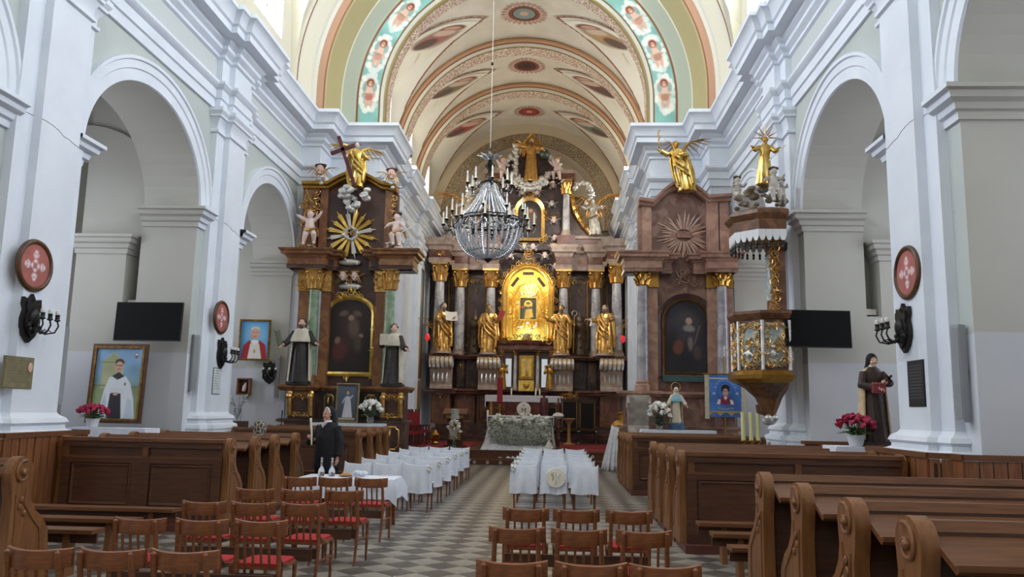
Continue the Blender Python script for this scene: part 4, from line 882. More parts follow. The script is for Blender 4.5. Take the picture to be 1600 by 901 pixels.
def capital_mesh(r, h, m):
    t = MB(); t.lathe([(r*.95,0), (r*1.08,.03*h), (r*.98,.06*h), (r,.5*h), (r*1.2,.85*h), (r*1.3,.9*h)], (0,0,0), m, 14); t.cbox((0,0,h*.95), (r*3.0, r*3.0, h*.1), m)
    for tier, (z, l) in enumerate(((.05,.45), (.35,.42))):
        for k in range(8):
            a = k*PI/4+tier*PI/8; c, s = math.cos(a), math.sin(a); t.tube([(r*c,r*s,z*h), (r*1.12*c,r*1.12*s,(z+l*.6)*h), (r*1.5*c,r*1.5*s,(z+l)*h), (r*1.55*c,r*1.55*s,(z+l*.85)*h)], [r*.3,r*.32,r*.22,r*.1], m, 5, flat=.5)
    for k in range(4): a = PI/4+k*PI/2; t.ell((r*1.55*math.cos(a), r*1.55*math.sin(a), h*.8), r*.32, m, 8, 6)
    return t.mesh('capital')
cap_cache = {}
def column(parent, x, y, z0, z1, r, shaft, cap=gold, hc=.85, base=ltone):
    t = MB(); H = z1-z0; zb = .3; t.lathe([(r*1.02, zb), (r*1.03, zb+.3), (r, zb+(H-hc-zb)*.5), (r*.86, H-hc)], (0,0,0), shaft, 20); o = t.build('column', parent, (x, y, z0))
    MB().lathe([(r*1.45,0), (r*1.45,.08), (r*1.4,.1), (r*1.42,.16), (r*1.2,.2), (r*1.25,.26), (r*1.05,.3)], (0,0,0), base, 20).build('base', o)
    k = (round(r,3), hc, cap.name)
    if k not in cap_cache: cap_cache[k] = capital_mesh(r*1.05, hc, cap)
    link('capital', cap_cache[k], o, (0, 0, H-hc)); return o
EP = [(0,0), (.1,.0), (.12,.14), (.15,.17), (.08,.2), (.08,.52), (.14,.56), (.2,.66), (.4,.72), (.42,.84), (.52,.92), (.54,1.0), (0,1.02)]
def entab(parent, path, z0, h, proj, ms, name='entablature', left=False, closed=False):   # ms = architrave, frieze, cornice materials
    t = MB(); pr = [(o*proj/.54, z0+z*h) for o, z in EP]; t.sweep(path, pr, ms[2], left, closed, segm=lambda i, j: ms[0] if j < 4 else (ms[1] if j == 4 else ms[2])); 
    if not closed: pass
    return t.build(name, parent, ang=30)
def panelled(parent, x0, x1, y, z0, z1, body, line, d=.5, name='pedestal', trimw=.018, inset=.1):   # box with a gilded line frame on its front
    o = MB().box(x0, x1, y, y+d, z0, z1, body).build(name, parent, smooth=False)
    t = MB(); a, b, c, e = x0+inset, x1-inset, z0+inset, z1-inset; k = min(.08, (b-a)*.2)
    P = [(a+k,c), (b-k,c), (b-k,c+k*.5), (b,c+k), (b,e-k), (b-k,e-k*.5), (b-k,e), (a+k,e), (a+k,e-k*.5), (a,e-k), (a,c+k), (a+k,c+k*.5), (a+k,c)]
    t.tube([(px, y-.006, pz) for px, pz in P], trimw, line, 5); xm = (a+b)/2; curl(t, (xm, y-.02, e-.06), .05, line); leaf(t, (xm, y-.02, e-.08), (0,-.2,-1), .2, line); t.build('gilt_frame', o); return o
HA = thing('high_altar', 'towering dark brown and gilt high altar at the end of the chancel', 'altar', (0, 0, 0))
YA = 36.2
XC = .1
# stepped base and pedestals
t = MB(); [t.box(-4.2+i*.12, 4.3-i*.12, 34.6+i*.35, 38.4, ZP+i*.17, ZP+(i+1)*.17, umber) for i in range(4)]; t.build('steps', HA, smooth=False)
MB().box(-4.2, 4.35, 36.9, 38.5, 1.1, 2.55, umber2).build('lower_plinth', HA, smooth=False)
for x0, x1 in ((-4.1,-3.25), (-3.1,-2.2), (-2.1,-1.2), (1.25,2.15), (2.25,3.2), (3.35,4.25)):
    panelled(HA, x0, x1, 36.0 if abs(x0+x1) > 5.5 else 36.5, 1.1, 2.5, umber2, gold2, .9)
t = MB(); t.sweep([(-4.25,37.5), (-4.25,35.9), (-3.1,35.9), (-3.1,36.35), (-1.15,36.35), (-1.15,36.6), (1.3,36.6), (1.3,36.35), (3.2,36.35), (3.2,35.9), (4.4,35.9), (4.4,37.5)], [(0,2.4), (.1,2.42), (.12,2.5), (.18,2.54), (.18,2.64), (0,2.66)], umber2, False); t.build('ledge', HA, ang=30)
MB().box(-4.15, 4.3, 36.9, 38.4, 2.6, 4.05, umber).build('upper_plinth', HA, smooth=False)
for x0, x1 in ((-3.05,-2.72), (-2.62,-1.9), (2.0,2.75), (2.85,3.2)): panelled(HA, x0, x1, 36.6, 2.7, 3.95, purp, gold2, .5, 'upper_panel')
t = MB(); t.sweep([(-4.3,37.5), (-4.3,35.7), (-3.05,35.7), (-3.05,36.4), (-2.0,36.4), (-2.0,36.0), (-1.1,36.0), (-1.1,36.6), (1.25,36.6), (1.25,36.0), (2.1,36.0), (2.1,36.4), (3.2,36.4), (3.2,35.7), (4.45,35.7), (4.45,37.5)], [(0,3.95), (.06,3.97), (.1,4.04), (.16,4.08), (.16,4.14), (0,4.15)], umber2, False); t.build('ledge', HA, ang=30)
MB().box(-4.2, 4.35, 36.6, 38.4, 4.0, 4.14, umber2).build('shelf', HA, smooth=False)
# scroll consoles below the statues
def console(x, y, w):
    t = MB(); pr = [(.55,0), (.5,-.3), (.3,-.62), (.18,-.95), (.16,-1.2), (.28,-1.3), (.28,-1.4), (0,-1.4), (0,0)]; t.prism([(-p, z) for p, z in pr], -w/2, w/2, ltone, 'x'); o = t.build('console', HA, (x, y, 4.0))
    t = MB()
    for e in (-1, 1): t.tube([(e*w*.5, -.28-.26*math.cos(a)*(1-a*.09), -.3+.26*math.sin(a)*(1-a*.09)) for a in [k*.5 for k in range(15)]], .05, silver, 6)
    for k in range(5): t.tube([(-w*.45+k*w*.225, -.53, -.05), (-w*.45+k*w*.225, -.56, -.3), (-w*.45+k*w*.225, -.42, -.52)], .05, gold2, 6)
    t.tube([(-w*.52,-.42,-.24), (w*.52,-.42,-.24)], .26, silver, 16); [t.tube([(x_*w, -.42+.275*math.cos(a), -.24+.275*math.sin(a)) for a in [k_*PI/6 for k_ in range(13)]], .03, gold2, 6) for x_ in (-.4,-.2,0,.2,.4)]
    for k in range(4): leaf(t, (-w*.3+k*w*.2, -.3, -.7), (0,-.2,-1), .4, silver)
    t.build('scroll', o)
for x, y in ((-3.62, 35.75), (-1.55, 36.1), (1.68, 36.1), (3.82, 35.75)): console(x, y, .95)
# main storey: panels and columns
MB().box(-4.2, XC-.96, 37.3, 38.4, 4.1, 8.2, purp).build('main_back_panel', HA, smooth=False); MB().box(XC+.96, 4.35, 37.3, 38.4, 4.1, 8.2, purp).build('main_back_panel', HA, smooth=False); MB().box(-1.75, 1.95, 37.95, 38.4, 8.0, 9.3, purp).build('main_back_panel', HA, smooth=False)
for x0, x1 in ((-2.7,-1.9), (2.05,2.85), (-3.6,-3.3), (3.5,3.75)):
    t = MB(); z0, z1 = 4.6, 7.7; t.tube([(x0,37.28,z0), (x0,37.28,z1), ((x0+x1)/2,37.28,z1+.12), (x1,37.28,z1), (x1,37.28,z0)], .035, gold2, 6); 
    if x1-x0 > .5: foliage(t, [((x0+x1)/2+dx, 37.22, 7.55+dz) for dx, dz in ((-.2,.1), (.2,.1), (0,0), (0,-.3))], .11, gold, 5)
    t.build('gilt_moulding', HA)
for x, y, z1 in ((-3.87, 36.0, 8.25), (-3.02, 36.7, 8.1), (-1.6, 36.7, 8.1), (1.72, 36.7, 8.1), (3.2, 36.7, 8.1), (4.08, 36.0, 8.25)): column(HA, x, y, 4.14, z1, .23, gmarble)
es = (ltone, umber2, ltone)
for P, z in (([(-4.3,38.3), (-4.3,35.72), (-3.5,35.72), (-3.5,36.4), (-3.35,36.4), (-3.35,38.3)], 8.25), ([(-3.33,38.3), (-3.33,36.4), (-2.72,36.4), (-2.72,36.75), (-1.92,36.75), (-1.92,36.4), (-1.28,36.4), (-1.28,38.3)], 8.1),
             ([(1.4,38.3), (1.4,36.4), (2.04,36.4), (2.04,36.75), (2.88,36.75), (2.88,36.4), (3.5,36.4), (3.5,38.3)], 8.1), ([(3.55,38.3), (3.55,36.4), (3.68,36.4), (3.68,35.72), (4.48,35.72), (4.48,38.3)], 8.25)):
    entab(HA, P, z, 1.1, .32, es)
    xs = [p[0] for p in P]; MB().box(min(xs)+.02, max(xs)-.02, 36.85, 38.3, z, z+1.1, umber2).build('entablature_core', HA, smooth=False)
    t = MB(); foliage(t, [(x, min(p[1] for p in P)+(.35 if z < 8.2 else 0)-.1, z+.4) for x in (min(xs)+.35, (min(xs)+max(xs))/2, max(xs)-.35)], .1, gold, int(z*10)); t.build('frieze_carving', HA)
# central niche with gilt arch
XC = .1
def archpts(hw, zs, rise, n=28, z0=None):
    p = [] if z0 is None else [(-hw, z0)]
    p += [(-hw*math.cos(PI*i/n), zs+rise*math.sin(PI*i/n)) for i in range(n+1)]
    return p + ([] if z0 is None else [(hw, z0)])
t = MB(); pin, pout = archpts(.92, 7.1, 1.0, 28, 4.95), archpts(1.18, 7.1, 1.3, 28, 4.95); k = len(pin)
t.add([(XC+x, 36.6, z) for x, z in pin]+[(XC+x, 36.45, z) for x, z in pout]+[(XC+x, 37.9, z) for x, z in pin]+[(XC+x, 37.4, z) for x, z in pout], [(i, i+1, k+i+1, k+i) for i in range(k-1)]+[(2*k+i, 2*k+i+1, i+1, i) for i in range(k-1)]+[(k+i, k+i+1, 3*k+i+1, 3*k+i) for i in range(k-1)], goldb)
fr_ = t.build('niche_frame', HA, ang=50)
t = MB(); [t.tube([(XC+x*q, 36.44, z) for x, z in archpts(1.05, 7.1, 1.15, 28, 4.95)], w_, m_, 6) for q, w_, m_ in ((.9,.03,gold), (1.1,.05,gold2))]; t.build('beading', fr_)
t = MB(); foliage(t, [(XC+x*1.12, 36.42, z+.08) for x, z in archpts(1.08, 7.1, 1.22, 16)[1:-1]], .13, gold, 9); foliage(t, [(XC+dx, 36.4, 8.6+dz) for dx, dz in ((0,.1), (-.2,0), (.2,0), (0,.3), (-.1,.2), (.1,.2))], .15, gold, 2); foliage(t, [(XC+e*1.25, 36.45, z) for e in (-1, 1) for z in (7.5,7.1,6.7,6.3,5.9)], .12, gold, 4); t.build('crest_carving', fr_)
nb = mat('gilded niche back', 'efe48e', .45, .2, c2='e4d470', scale=5); t = MB(); t.add([(XC+x, 37.9, z) for x, z in archpts(.95, 7.1, 1.02, 28, 4.95)], [tuple(range(k))], nb); t.build('niche_back', HA)
t = MB()
for i in range(40):
    a = 2*PI*i/40; r0, r1 = .62, .95+.14*(i % 2); t.bar((XC+r0*math.cos(a), 37.78, 6.55+r0*math.sin(a)), (XC+min(.88, r1*abs(math.cos(a)))*(1 if math.cos(a) > 0 else -1), 37.72, 6.55+r1*math.sin(a)), .05, .03, goldb, (0,1,0))
t.build('rays', HA)
t = MB(); P = [(-.72,5.2), (-.72,6.9), (-.4,7.5), (0,7.68), (.4,7.5), (.72,6.9), (.72,5.2)]; t.tube([(XC+x, 37.6, z) for x, z in P], .035, gold, 6); foliage(t, [(XC+e*.6, 37.55, z) for e in (-1, 1) for z in (5.4,5.7,6.0,6.3,6.6,6.9)], .12, goldb, 12); foliage(t, [(XC+x, 37.5, 7.2) for x in (-.3,-.1,.1,.3)], .1, silver, 3); t.build('inner_glory', HA)
t = MB(); cloud(t, (XC, 37.45, 5.6), (.5,.1,.16), 9, silver, 4); cloud(t, (XC, 37.45, 7.0), (.4,.1,.12), 7, silver, 6); t.build('silver_clouds', HA)
t = MB(); [t.cbox((XC+x, 36.75, z), (w_, .05, .14), umber) for x, z, w_ in ((0,7.95,.5),)]; t.bar((XC-.75,36.75,7.35), (XC-.45,36.75,7.75), .14, .05, umber, (0,1,0)); t.bar((XC+.75,36.75,7.35), (XC+.45,36.75,7.75), .14, .05, umber, (0,1,0)); t.build('inscription_tablets', HA, smooth=False)
ld = bpy.data.lights.new('niche_lamp', 'POINT'); ld.energy = 32; ld.color = (1, .93, .6); ld.shadow_soft_size = .15; lo_ = bpy.data.objects.new('niche_lamp', ld); COL.objects.link(lo_); lo_.location = (XC, 36.75, 7.5); lo_.parent = HA
ld = bpy.data.lights.new('niche_lamp', 'POINT'); ld.energy = 18; ld.color = (1, .93, .6); ld.shadow_soft_size = .15; lo_ = bpy.data.objects.new('niche_lamp', ld); COL.objects.link(lo_); lo_.location = (XC, 36.75, 5.35); lo_.parent = HA
p = Pic(50, 66, .76); p.fill('2b2f2a'); p.ell(.38,.7,.2,.2,'c7a245'); p.ring(.38,.7,.2,.2,.02,'8d6a22'); p.poly([(.08,0), (.12,.4), (.24,.62), (.52,.62), (.66,.4), (.7,0)], '39453a'); p.poly([(.2,0), (.26,.45), (.4,.5), (.52,.4), (.5,0)], 'a98a4a'); p.ell(.38,.68,.085,.11,'b98d62'); p.ell(.38,.76,.1,.06,'3d4a3e'); p.ell(.5,.42,.06,.07,'c29a70'); p.ell(.5,.42,.1,.1,'c7a245',.35); p.poly([(.46,.1), (.46,.34), (.58,.36), (.62,.1)], 'b8993e'); p.poly([(.02,.55), (.02,.62), (.16,.62), (.16,.5)], 'a03a30')
framed('icon', (XC, 37.3, 5.9), 0, 0, .74, .98, p, 'small dark icon of a mother and child in the golden niche', 'icon', goldb, gold, .06)
# tabernacle below the niche
TB = thing('tabernacle', 'dark and gilt tabernacle structure under the golden niche', 'tabernacle', (XC, 36.1, 0))
MB().box(-1.2, 1.2, .1, .8, 2.55, 4.55, umber).build('body', TB, smooth=False)
entab(TB, [(-1.25,.7), (-1.25,-.05), (-.5,-.05), (-.5,-.2), (.5,-.2), (.5,-.05), (1.25,-.05), (1.25,.7)], 4.3, .5, .15, (umber, umber2, umber2), left=False)
for x in (-1.1, -.5, .5, 1.1): column(TB, x, -.02, 2.6, 4.35, .07, gmarble if abs(x) < 1 else umber2, gold2, .22)
t = MB(); t.box(-.32, .32, .02, .12, 3.1, 4.15, gold2); t.box(-.22, .22, -.02, .05, 3.2, 4.0, goldb); t.build('shrine_door', TB, smooth=False)
t = MB(); t.tube([(0,-.06,3.45), (0,-.06,4.0)], .02, silver, 6); t.tube([(-.12,-.06,3.85), (.12,-.06,3.85)], .02, silver, 6); t.lathe([(.12,3.25), (.05,3.3), (.05,3.45)], (0,-.06,0), gold, 10); t.build('crucifix', TB)
t = MB(); t.box(-.34, .34, -.02, .12, 2.58, 3.05, goldb); t.ell((0,-.03,2.8), (.14,.04,.14), gold2, 12, 6); t.build('tabernacle_door', TB, smooth=False)
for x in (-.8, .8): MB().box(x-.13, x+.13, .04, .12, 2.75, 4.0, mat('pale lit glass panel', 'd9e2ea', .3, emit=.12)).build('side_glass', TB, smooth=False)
t = MB(); foliage(t, [(x, -.2, 4.75+.25*math.cos(x*1.5)) for x in (-1.0,-.75,-.5,-.25,0,.25,.5,.75,1.0)], .14, gold2, 8); foliage(t, [(x, -.1, 4.45) for x in (-.3,0,.3)], .12, gold2, 18); foliage(t, [(e*1.15, -.1, z) for e in (-1, 1) for z in (4.9,5.1)], .12, gold2, 19); t.build('crest_carving', TB)
t = MB(); t.box(-.22, .22, -.1, .2, 4.82, 4.92, gold); t.box(-.16, .16, -.08, .15, 4.92, 5.1, silver); t.build('cushion_stand', TB, smooth=False)
for e in (-1, 1):
    figure('kneeling_angel', TB, (e*1.02, -.45, 2.62), 1.15, gold2, gold2, gold2, ((-.16,-.08,.62), (-.08,-.2,.7)), ((.16,-.08,.62), (.08,-.2,.7)), -e*.5, wings=(gold2, ((-.7,.5,.2), (.1,0,1), .35), ((.7,.5,.2), (-.1,0,1), .35)), vox=.016)
# old altar table
OT = thing('altar_table', 'red brown altar table with white emblem and lace cloth before the tabernacle', 'altar table', (XC, 35.0, 0)); red_b = marble('oxblood wood', '4a2019', '6a3024', 3, .35)
MB().box(-1.55, 1.45, 0, .9, 1.0, 2.3, red_b).build('front', OT, smooth=False); t = MB(); [t.box(*b, gold2) for b in ((-1.5,1.4,-.03,.02,1.28,1.36), (-1.5,1.4,-.03,.02,2.12,2.2), (-1.5,-1.4,-.03,.02,1.28,2.2), (1.3,1.4,-.03,.02,1.28,2.2))]; t.build('gilt_frame', OT, smooth=False)
t = MB(); t.lathe([(.3,0), (.3,.04), (.26,.05), (.0,.05)], (0,0,0), rosw, 28); t.xf(Matrix.Translation((-.05,-.02,1.78)) @ Matrix.Rotation(PI/2, 4, 'X')); em = t.build('emblem_disc', OT)
text('M', .3, umber, em, (-.05, -.08, 1.72)); text('+', .2, umber, em, (-.05, -.08, 1.93))
t = MB(); [curl(t, (e*.95-.05, -.03, 1.78), .14, gold2, ph=e) for e in (-1, 1)]; [leaf(t, (e*.95-.05, -.03, 1.78), (e,0,.1), .35, gold2) for e in (-1, 1)]; t.build('side_carving', OT)
lace = mat('white lace', 'cfcad0', .9, c2='b9b3bd', scale=22); MB().box(-1.7, 1.6, -.06, .9, 2.3, 2.36, linen).box(-1.7, 1.6, -.07, -.05, 2.08, 2.34, lace).box(-1.72, -1.68, -.06, .9, 1.85, 2.34, lace).box(1.58, 1.62, -.06, .9, 1.95, 2.34, lace).build('altar_cloth', OT, smooth=False)
wax = mat('candle wax', 'ece6d2', .5); 
for i, x in enumerate((-.6, .45, .62)):
    t = MB(); t.lathe([(.05,0), (.05,.03), (.03,.04)], (0,0,0), brass, 10); t.lathe([(.035,.03), (.035,.32)], (0,0,0), wax, 10); tag(t.build('altar_candle', loc=(XC+x, 35.15, 2.36)), ('left white candle on the old altar table', 'white candle right of the tabernacle door', 'outermost right white candle on the old altar table')[i], 'candle')
# urn-shaped reliquaries between the statues
for e, x in ((-1, -2.3), (1, 2.48)):
    r = thing('carved_urn', 'dark silver carved urn pyramid, %s of the golden niche' % ('left' if e < 0 else 'right'), 'urn', (x, 36.55, 4.14)); urn = mat('tarnished silver gilt', '6d5b4a', .4, .6, c2='4a3c30', scale=8)
    MB().lathe([(.42,0), (.45,.06), (.36,.12), (.3,.5), (.22,.95), (.2,1.15), (.3,1.3), (.33,1.45), (.26,1.55), (.16,1.6), (.18,1.75), (.1,1.85), (.05,1.95), (.06,2.02), (0,2.1)], (0,0,0), urn, 18, sy=.7).build('body', r)
    t = MB(); foliage(t, [(dx, -.28+z*.1, z) for dx, z in ((-.38,.15), (.38,.15), (-.3,.5), (.3,.5), (-.22,.9), (.22,.9), (0,.4), (0,.8))], .11, urn, 3); t.build('carving', r)
# gold statues
G = (gold, goldb, gold2)
def gstat(x, y, rz, la, ra, label, h=2.2, beard=.06, hairm=hairg, skin=gold, **k):
    r = thing('gilded_saint_statue', label, 'statue', (x, y, 4.15)); MB().lathe([(.4,0), (.4,.08), (.36,.1)], (0,0,0), ltone, 16, sy=.8).build('base', r); f = figure('figure', r, (0,0,.08), h, gold, skin, hairm, la, ra, rz, beard=beard, amp=.2, folds=11, cloak=None, mantle=True, **k); return r
r = gstat(-3.6, 35.6, .5, ((-.17,-.05,.63), (-.12,-.15,.6)), ((.17,-.12,.66), (.14,-.26,.68)), 'gilded bearded saint holding an open book, far left of the high altar', skin=flesh); t = MB(); t.prism([(-.28,-.02), (0,.05), (.28,-.02), (.28,.02), (0,.09), (-.28,.02)], 0, .42, rosw, 'z'); o = t.build('open_book', r, (.42, -.42, 1.42)); o.rotation_euler = (-.3,0,.5)
r = gstat(-1.62, 36.0, .1, ((-.18,-.03,.62), (-.18,-.12,.55)), ((.18,-.06,.63), (.2,-.14,.72)), 'gilded monk saint with dark beard and red book, left of the niche', beard=.1); MB().box(-.13, .13, -.03, .03, 0, .42, mat('red book', '9c2a2c', .5)).build('book', r, (.5,-.3,1.55), smooth=False).rotation_euler = (0,.35,0)
r = gstat(1.64, 36.0, -.1, ((-.2,-.06,.66), (-.33,-.12,.72)), ((.18,-.06,.64), (.24,-.12,.6)), 'gilded monk saint with a crosier, right of the niche', beard=.08); t = MB(); t.tube([(.52,-.35,.1), (.56,-.35,1.75)], .02, gold2, 6); t.tube([(.56,-.35,1.75)]+[(.56+.11*math.sin(a), -.35, 1.86-.11*math.cos(a)) for a in [k*.5 for k in range(12)]], .018, silver, 6); t.build('crosier', r); MB().tube([(-.7,-.25,1.65), (-.95,-.28,2.1)], .015, gold2, 6).build('pen', r)
r = gstat(3.55, 35.6, -.6, ((-.18,-.1,.66), (-.27,-.22,.68)), ((.18,-.02,.68), (.2,-.1,.72)), 'gilded bearded saint with keys, far right of the high altar', skin=flesh, longhair=True); t = MB(); [t.tube([(-.62,-.4,1.5), (-.66-.04*k,-.42,1.25)], .015, silver, 6) for k in (0, 1)]; [t.tube([(-.62+.05*math.cos(a)-.04, -.4, 1.55+.05*math.sin(a)) for a in range(7)], .012, silver, 5) for k in (0,)]; t.build('keys', r)
# attic storey
t = MB(); P = [(-1.75,9.2), (-1.75,12.2), (-1.5,12.9), (-1.1,13.5), (-.5,13.9), (0,14.0), (.5,13.9), (1.2,13.5), (1.65,12.9), (1.95,12.2), (1.95,9.2)]; t.prism(P, 37.5, 38.3, purp); t.prism([(x*1.02, z+.06) for x, z in P], 37.7, 38.25, umber); t.build('attic_panel', HA, smooth=False)
for x in (-1.6, 1.82):
    column(HA, x, 37.0, 9.75, 12.45, .17, gmarble, gold, .7); MB().box(x-.42, x+.42, 36.65, 38.2, 9.15, 9.75, umber2).build('attic_pedestal', HA, smooth=False); MB().box(x-.36, x+.36, 36.7, 38.2, 12.45, 12.8, umber2).box(x-.45, x+.45, 36.62, 38.2, 12.7, 12.85, ltone).build('attic_capstone', HA, smooth=False)
MB().box(1.95, 3.9, 36.9, 38.3, 9.15, 9.7, umber2).box(1.9, 4.0, 36.8, 38.3, 9.62, 9.75, ltone).build('attic_base', HA, smooth=False); MB().box(-3.8, -1.8, 36.9, 38.3, 9.15, 9.7, umber2).box(-3.9, -1.75, 36.8, 38.3, 9.62, 9.75, ltone).build('attic_base', HA, smooth=False)
for e, x0 in ((-1, -1.75), (1, 1.97)):                   # side volutes
    t = MB(); pts = [(x0+e*(.08+.9*(k/12)**1.8), 37.2, 12.0-2.1*k/12) for k in range(13)]; t.tube(pts, [.07+.09*math.sin(k*.26) for k in range(13)], gold, 8); foliage(t, [(p[0], 37.05, p[2]) for p in pts[::2]], .14, gold2, 7); t.prism([(x0, 9.7), (x0+e*1.3, 9.7), (x0+e*.5, 10.6), (x0+e*.1, 11.9), (x0, 12)], 37.4, 38.0, umber); t.build('side_volute', HA)
# upper picture
t = MB(); pin, pout = archpts(.55, 11.0, .55, 20, 9.75), archpts(.72, 11.0, .75, 20, 9.6); k = len(pin); t.add([(XC+x, 37.3, z) for x, z in pin]+[(XC+x, 37.25, z) for x, z in pout]+[(XC+x, 37.5, z) for x, z in pin]+[(XC+x, 37.5, z) for x, z in pout], [(i, i+1, k+i+1, k+i) for i in range(k-1)]+[(2*k+i, 2*k+i+1, i+1, i) for i in range(k-1)]+[(k+i, k+i+1, 3*k+i+1, 3*k+i) for i in range(k-1)]+[(0, k, 2*k-1, k-1)], gold)
foliage(t, [(XC+x, 37.2, z) for x, z in ((0,11.85), (-.25,11.75), (.25,11.75), (0,12.05), (-.75,11.0), (.75,11.0), (.75,10.7), (-.75,10.7), (.78,9.7), (-.78,9.7), (.6,9.55))], .15, gold, 6); fr_ = t.build('upper_picture_frame', HA)
p = Pic(40, 60, .6); p.fill('2c241f'); p.mottle(.2, 4, 2); p.ell(.36,.62,.12,.2,'7a5640',.8,.6); p.ell(.32,.74,.05,.05,'b98f70'); p.ell(.44,.6,.04,.04,'ad8466'); p.poly([(.2,.2), (.3,.55), (.45,.5), (.42,.15)], '5b4438', .8, 4)
def archmap(hw, z0, zs, rise, y): return lambda a, b: ((2*a-1)*hw+XC, y, z0+b*((zs-z0)+rise*math.sqrt(max(0, 1-(2*a-1)**2))))
link('upper_picture', p.mesh('upper_picture', archmap(.56, 9.75, 11.0, .56, 37.42)), HA)
# clouds, cherubs and putti of the attic
puffs = []
for k in range(4):
    t = MB(); cloud(t, (0,0,0), (.17,.1,.14), 5, silver, 30+k); t.ell((0,-.03,0), (.17,.12,.14), silver, 10, 7); puffs.append(fuse(t, .026, 1, 'cloud_puff', silver))
def puff(x, z, s_, y=36.95): o = link('cloud_puff', puffs[int(abs(x*37+z*11)) % 4], HA, (x, y, z)); o.scale = (s_,)*3; o.rotation_euler = (0, x*9 % 6, 0)
for i in range(17): a = PI*(1.0+i/16); puff(XC+(.82+.1*math.sin(i*2.1))*math.cos(a), 12.75+.72*math.sin(a), 1.0)
for i in range(9): a = PI*(1.08+.84*i/8); puff(XC+.55*math.cos(a), 12.6+.42*math.sin(a), .85, 36.85)
for i in range(9): puff(XC-.7+.05*(i % 2), 12.75+.17*i, .85)
for i in range(9): a = -.9+i*.42; puff(XC+2.45+.42*math.sin(a), 11.75+.55*math.cos(a), .95)
for i in range(9): a = -.9+i*.42; puff(XC-2.45-.42*math.sin(a), 11.75+.55*math.cos(a), .95)
for i in range(6): puff(XC+.95+.13*i, 13.55-.16*i, .9); puff(XC-.95-.13*i, 13.55-.16*i, .9)
for i, (x, z) in enumerate(((XC-.35,11.95), (XC+.3,11.95), (1.2,12.3), (1.15,11.4), (1.25,10.6), (1.3,9.75), (1.25,9.2), (.85,8.8), (-1.0,11.2), (-1.0,10.4), (-1.05,12.2), (1.35,8.3), (XC-.2,9.2), (XC+.2,9.2), (-.75,8.8))): cherub(HA, (x, 37.2 if z > 9.3 else 36.6, z), .34, fleshp if i % 3 else silver, silver, hairb if i % 2 else gold2)
GF = thing('god_the_father_statue', 'gilded bearded figure with triangle halo and globe crowning the high altar', 'statue', (XC+.05, 36.9, 12.35))
figure('figure', GF, (0, 0, 0), 2.15, gold, flesh, hairg, ((-.2,-.05,.78), (-.34,-.08,.82)), ((.2,-.06,.72), (.26,-.14,.68)), 0, beard=.1, amp=.2, folds=11, hp=.1)
t = MB(); t.tube([(-.42,.1,1.85), (.42,.1,1.85), (0,.1,2.42), (-.42,.1,1.85)], .05, goldb, 6); t.prism([(-.4,1.87), (.4,1.87), (0,2.4)], .1, .13, gold2); t.build('triangle_halo', GF); MB().ell((.62,-.15,1.3), .24, mat('green globe', '4d5a4c', .35, .4), 16, 10).build('globe', GF); MB().tube([(.45,-.3,1.95), (.62,-.3,1.55)], .02, gold2, 6).build('sceptre', GF)
t = MB(); wing(t, (-.25,.1,1.55), (-1,0,.35), (.2,0,1), .8, gold); t.build('cloak_wing', GF)
for e in (-1, 1):
    r = thing('seated_putto', 'pink flesh putto among clouds %s of the crowning figure' % ('left' if e < 0 else 'right'), 'statue', (XC+e*1.28, 36.85, 12.2)); putto('figure', r, (0,0,.1), 1.25, fleshp, gold2, ((-.2,-.05,.72), (-.3,-.1,.84)), ((.2,-.1,.66), (.14,-.2,.6)), ((-.1,-.16,.36), (-.1,-.1,.14)), ((.12,-.14,.34), (.16,-.12,.1)), -e*.4); t = MB(); cloud(t, (0,0,.15), (.35,.2,.14), 9, silver, 3+e); link('cloud_seat', fuse(t, .03, 1, 'cloud_seat', silver), r)
wsil = mat('silvered white robe', 'd4d0c6', .35, .5, c2='a9a398', scale=6)
for e, x, z, lb in ((-1, -2.85, 9.75, 'left silver robed angel with golden wings on the high altar cornice'), (1, 3.15, 9.75, 'right silver robed angel with golden wings on the high altar cornice')):
    r = thing('cornice_angel', lb, 'statue', (x, 36.6, z)); figure('figure', r, (0,0,0), 1.75, wsil, wsil, hairb, ((-.18,-.06,.7), (-.3,-.12,.78)), ((.18,-.06,.7), (.32,-.12,.72)), -e*.35, amp=.22, lean=(-e*.08,0), wings=(gold, ((-1,.25,.25), (.25,0,1), .62), ((1,.25,.25), (-.25,0,1), .62)), feet=fleshp, vox=.012); t = MB(); t.tube([(-.3,-.12,.75), (.05,-.22,.9), (.3,-.05,.7)], [.06,.08,.03], gold, 8, flat=.5); t.build('sash', r)
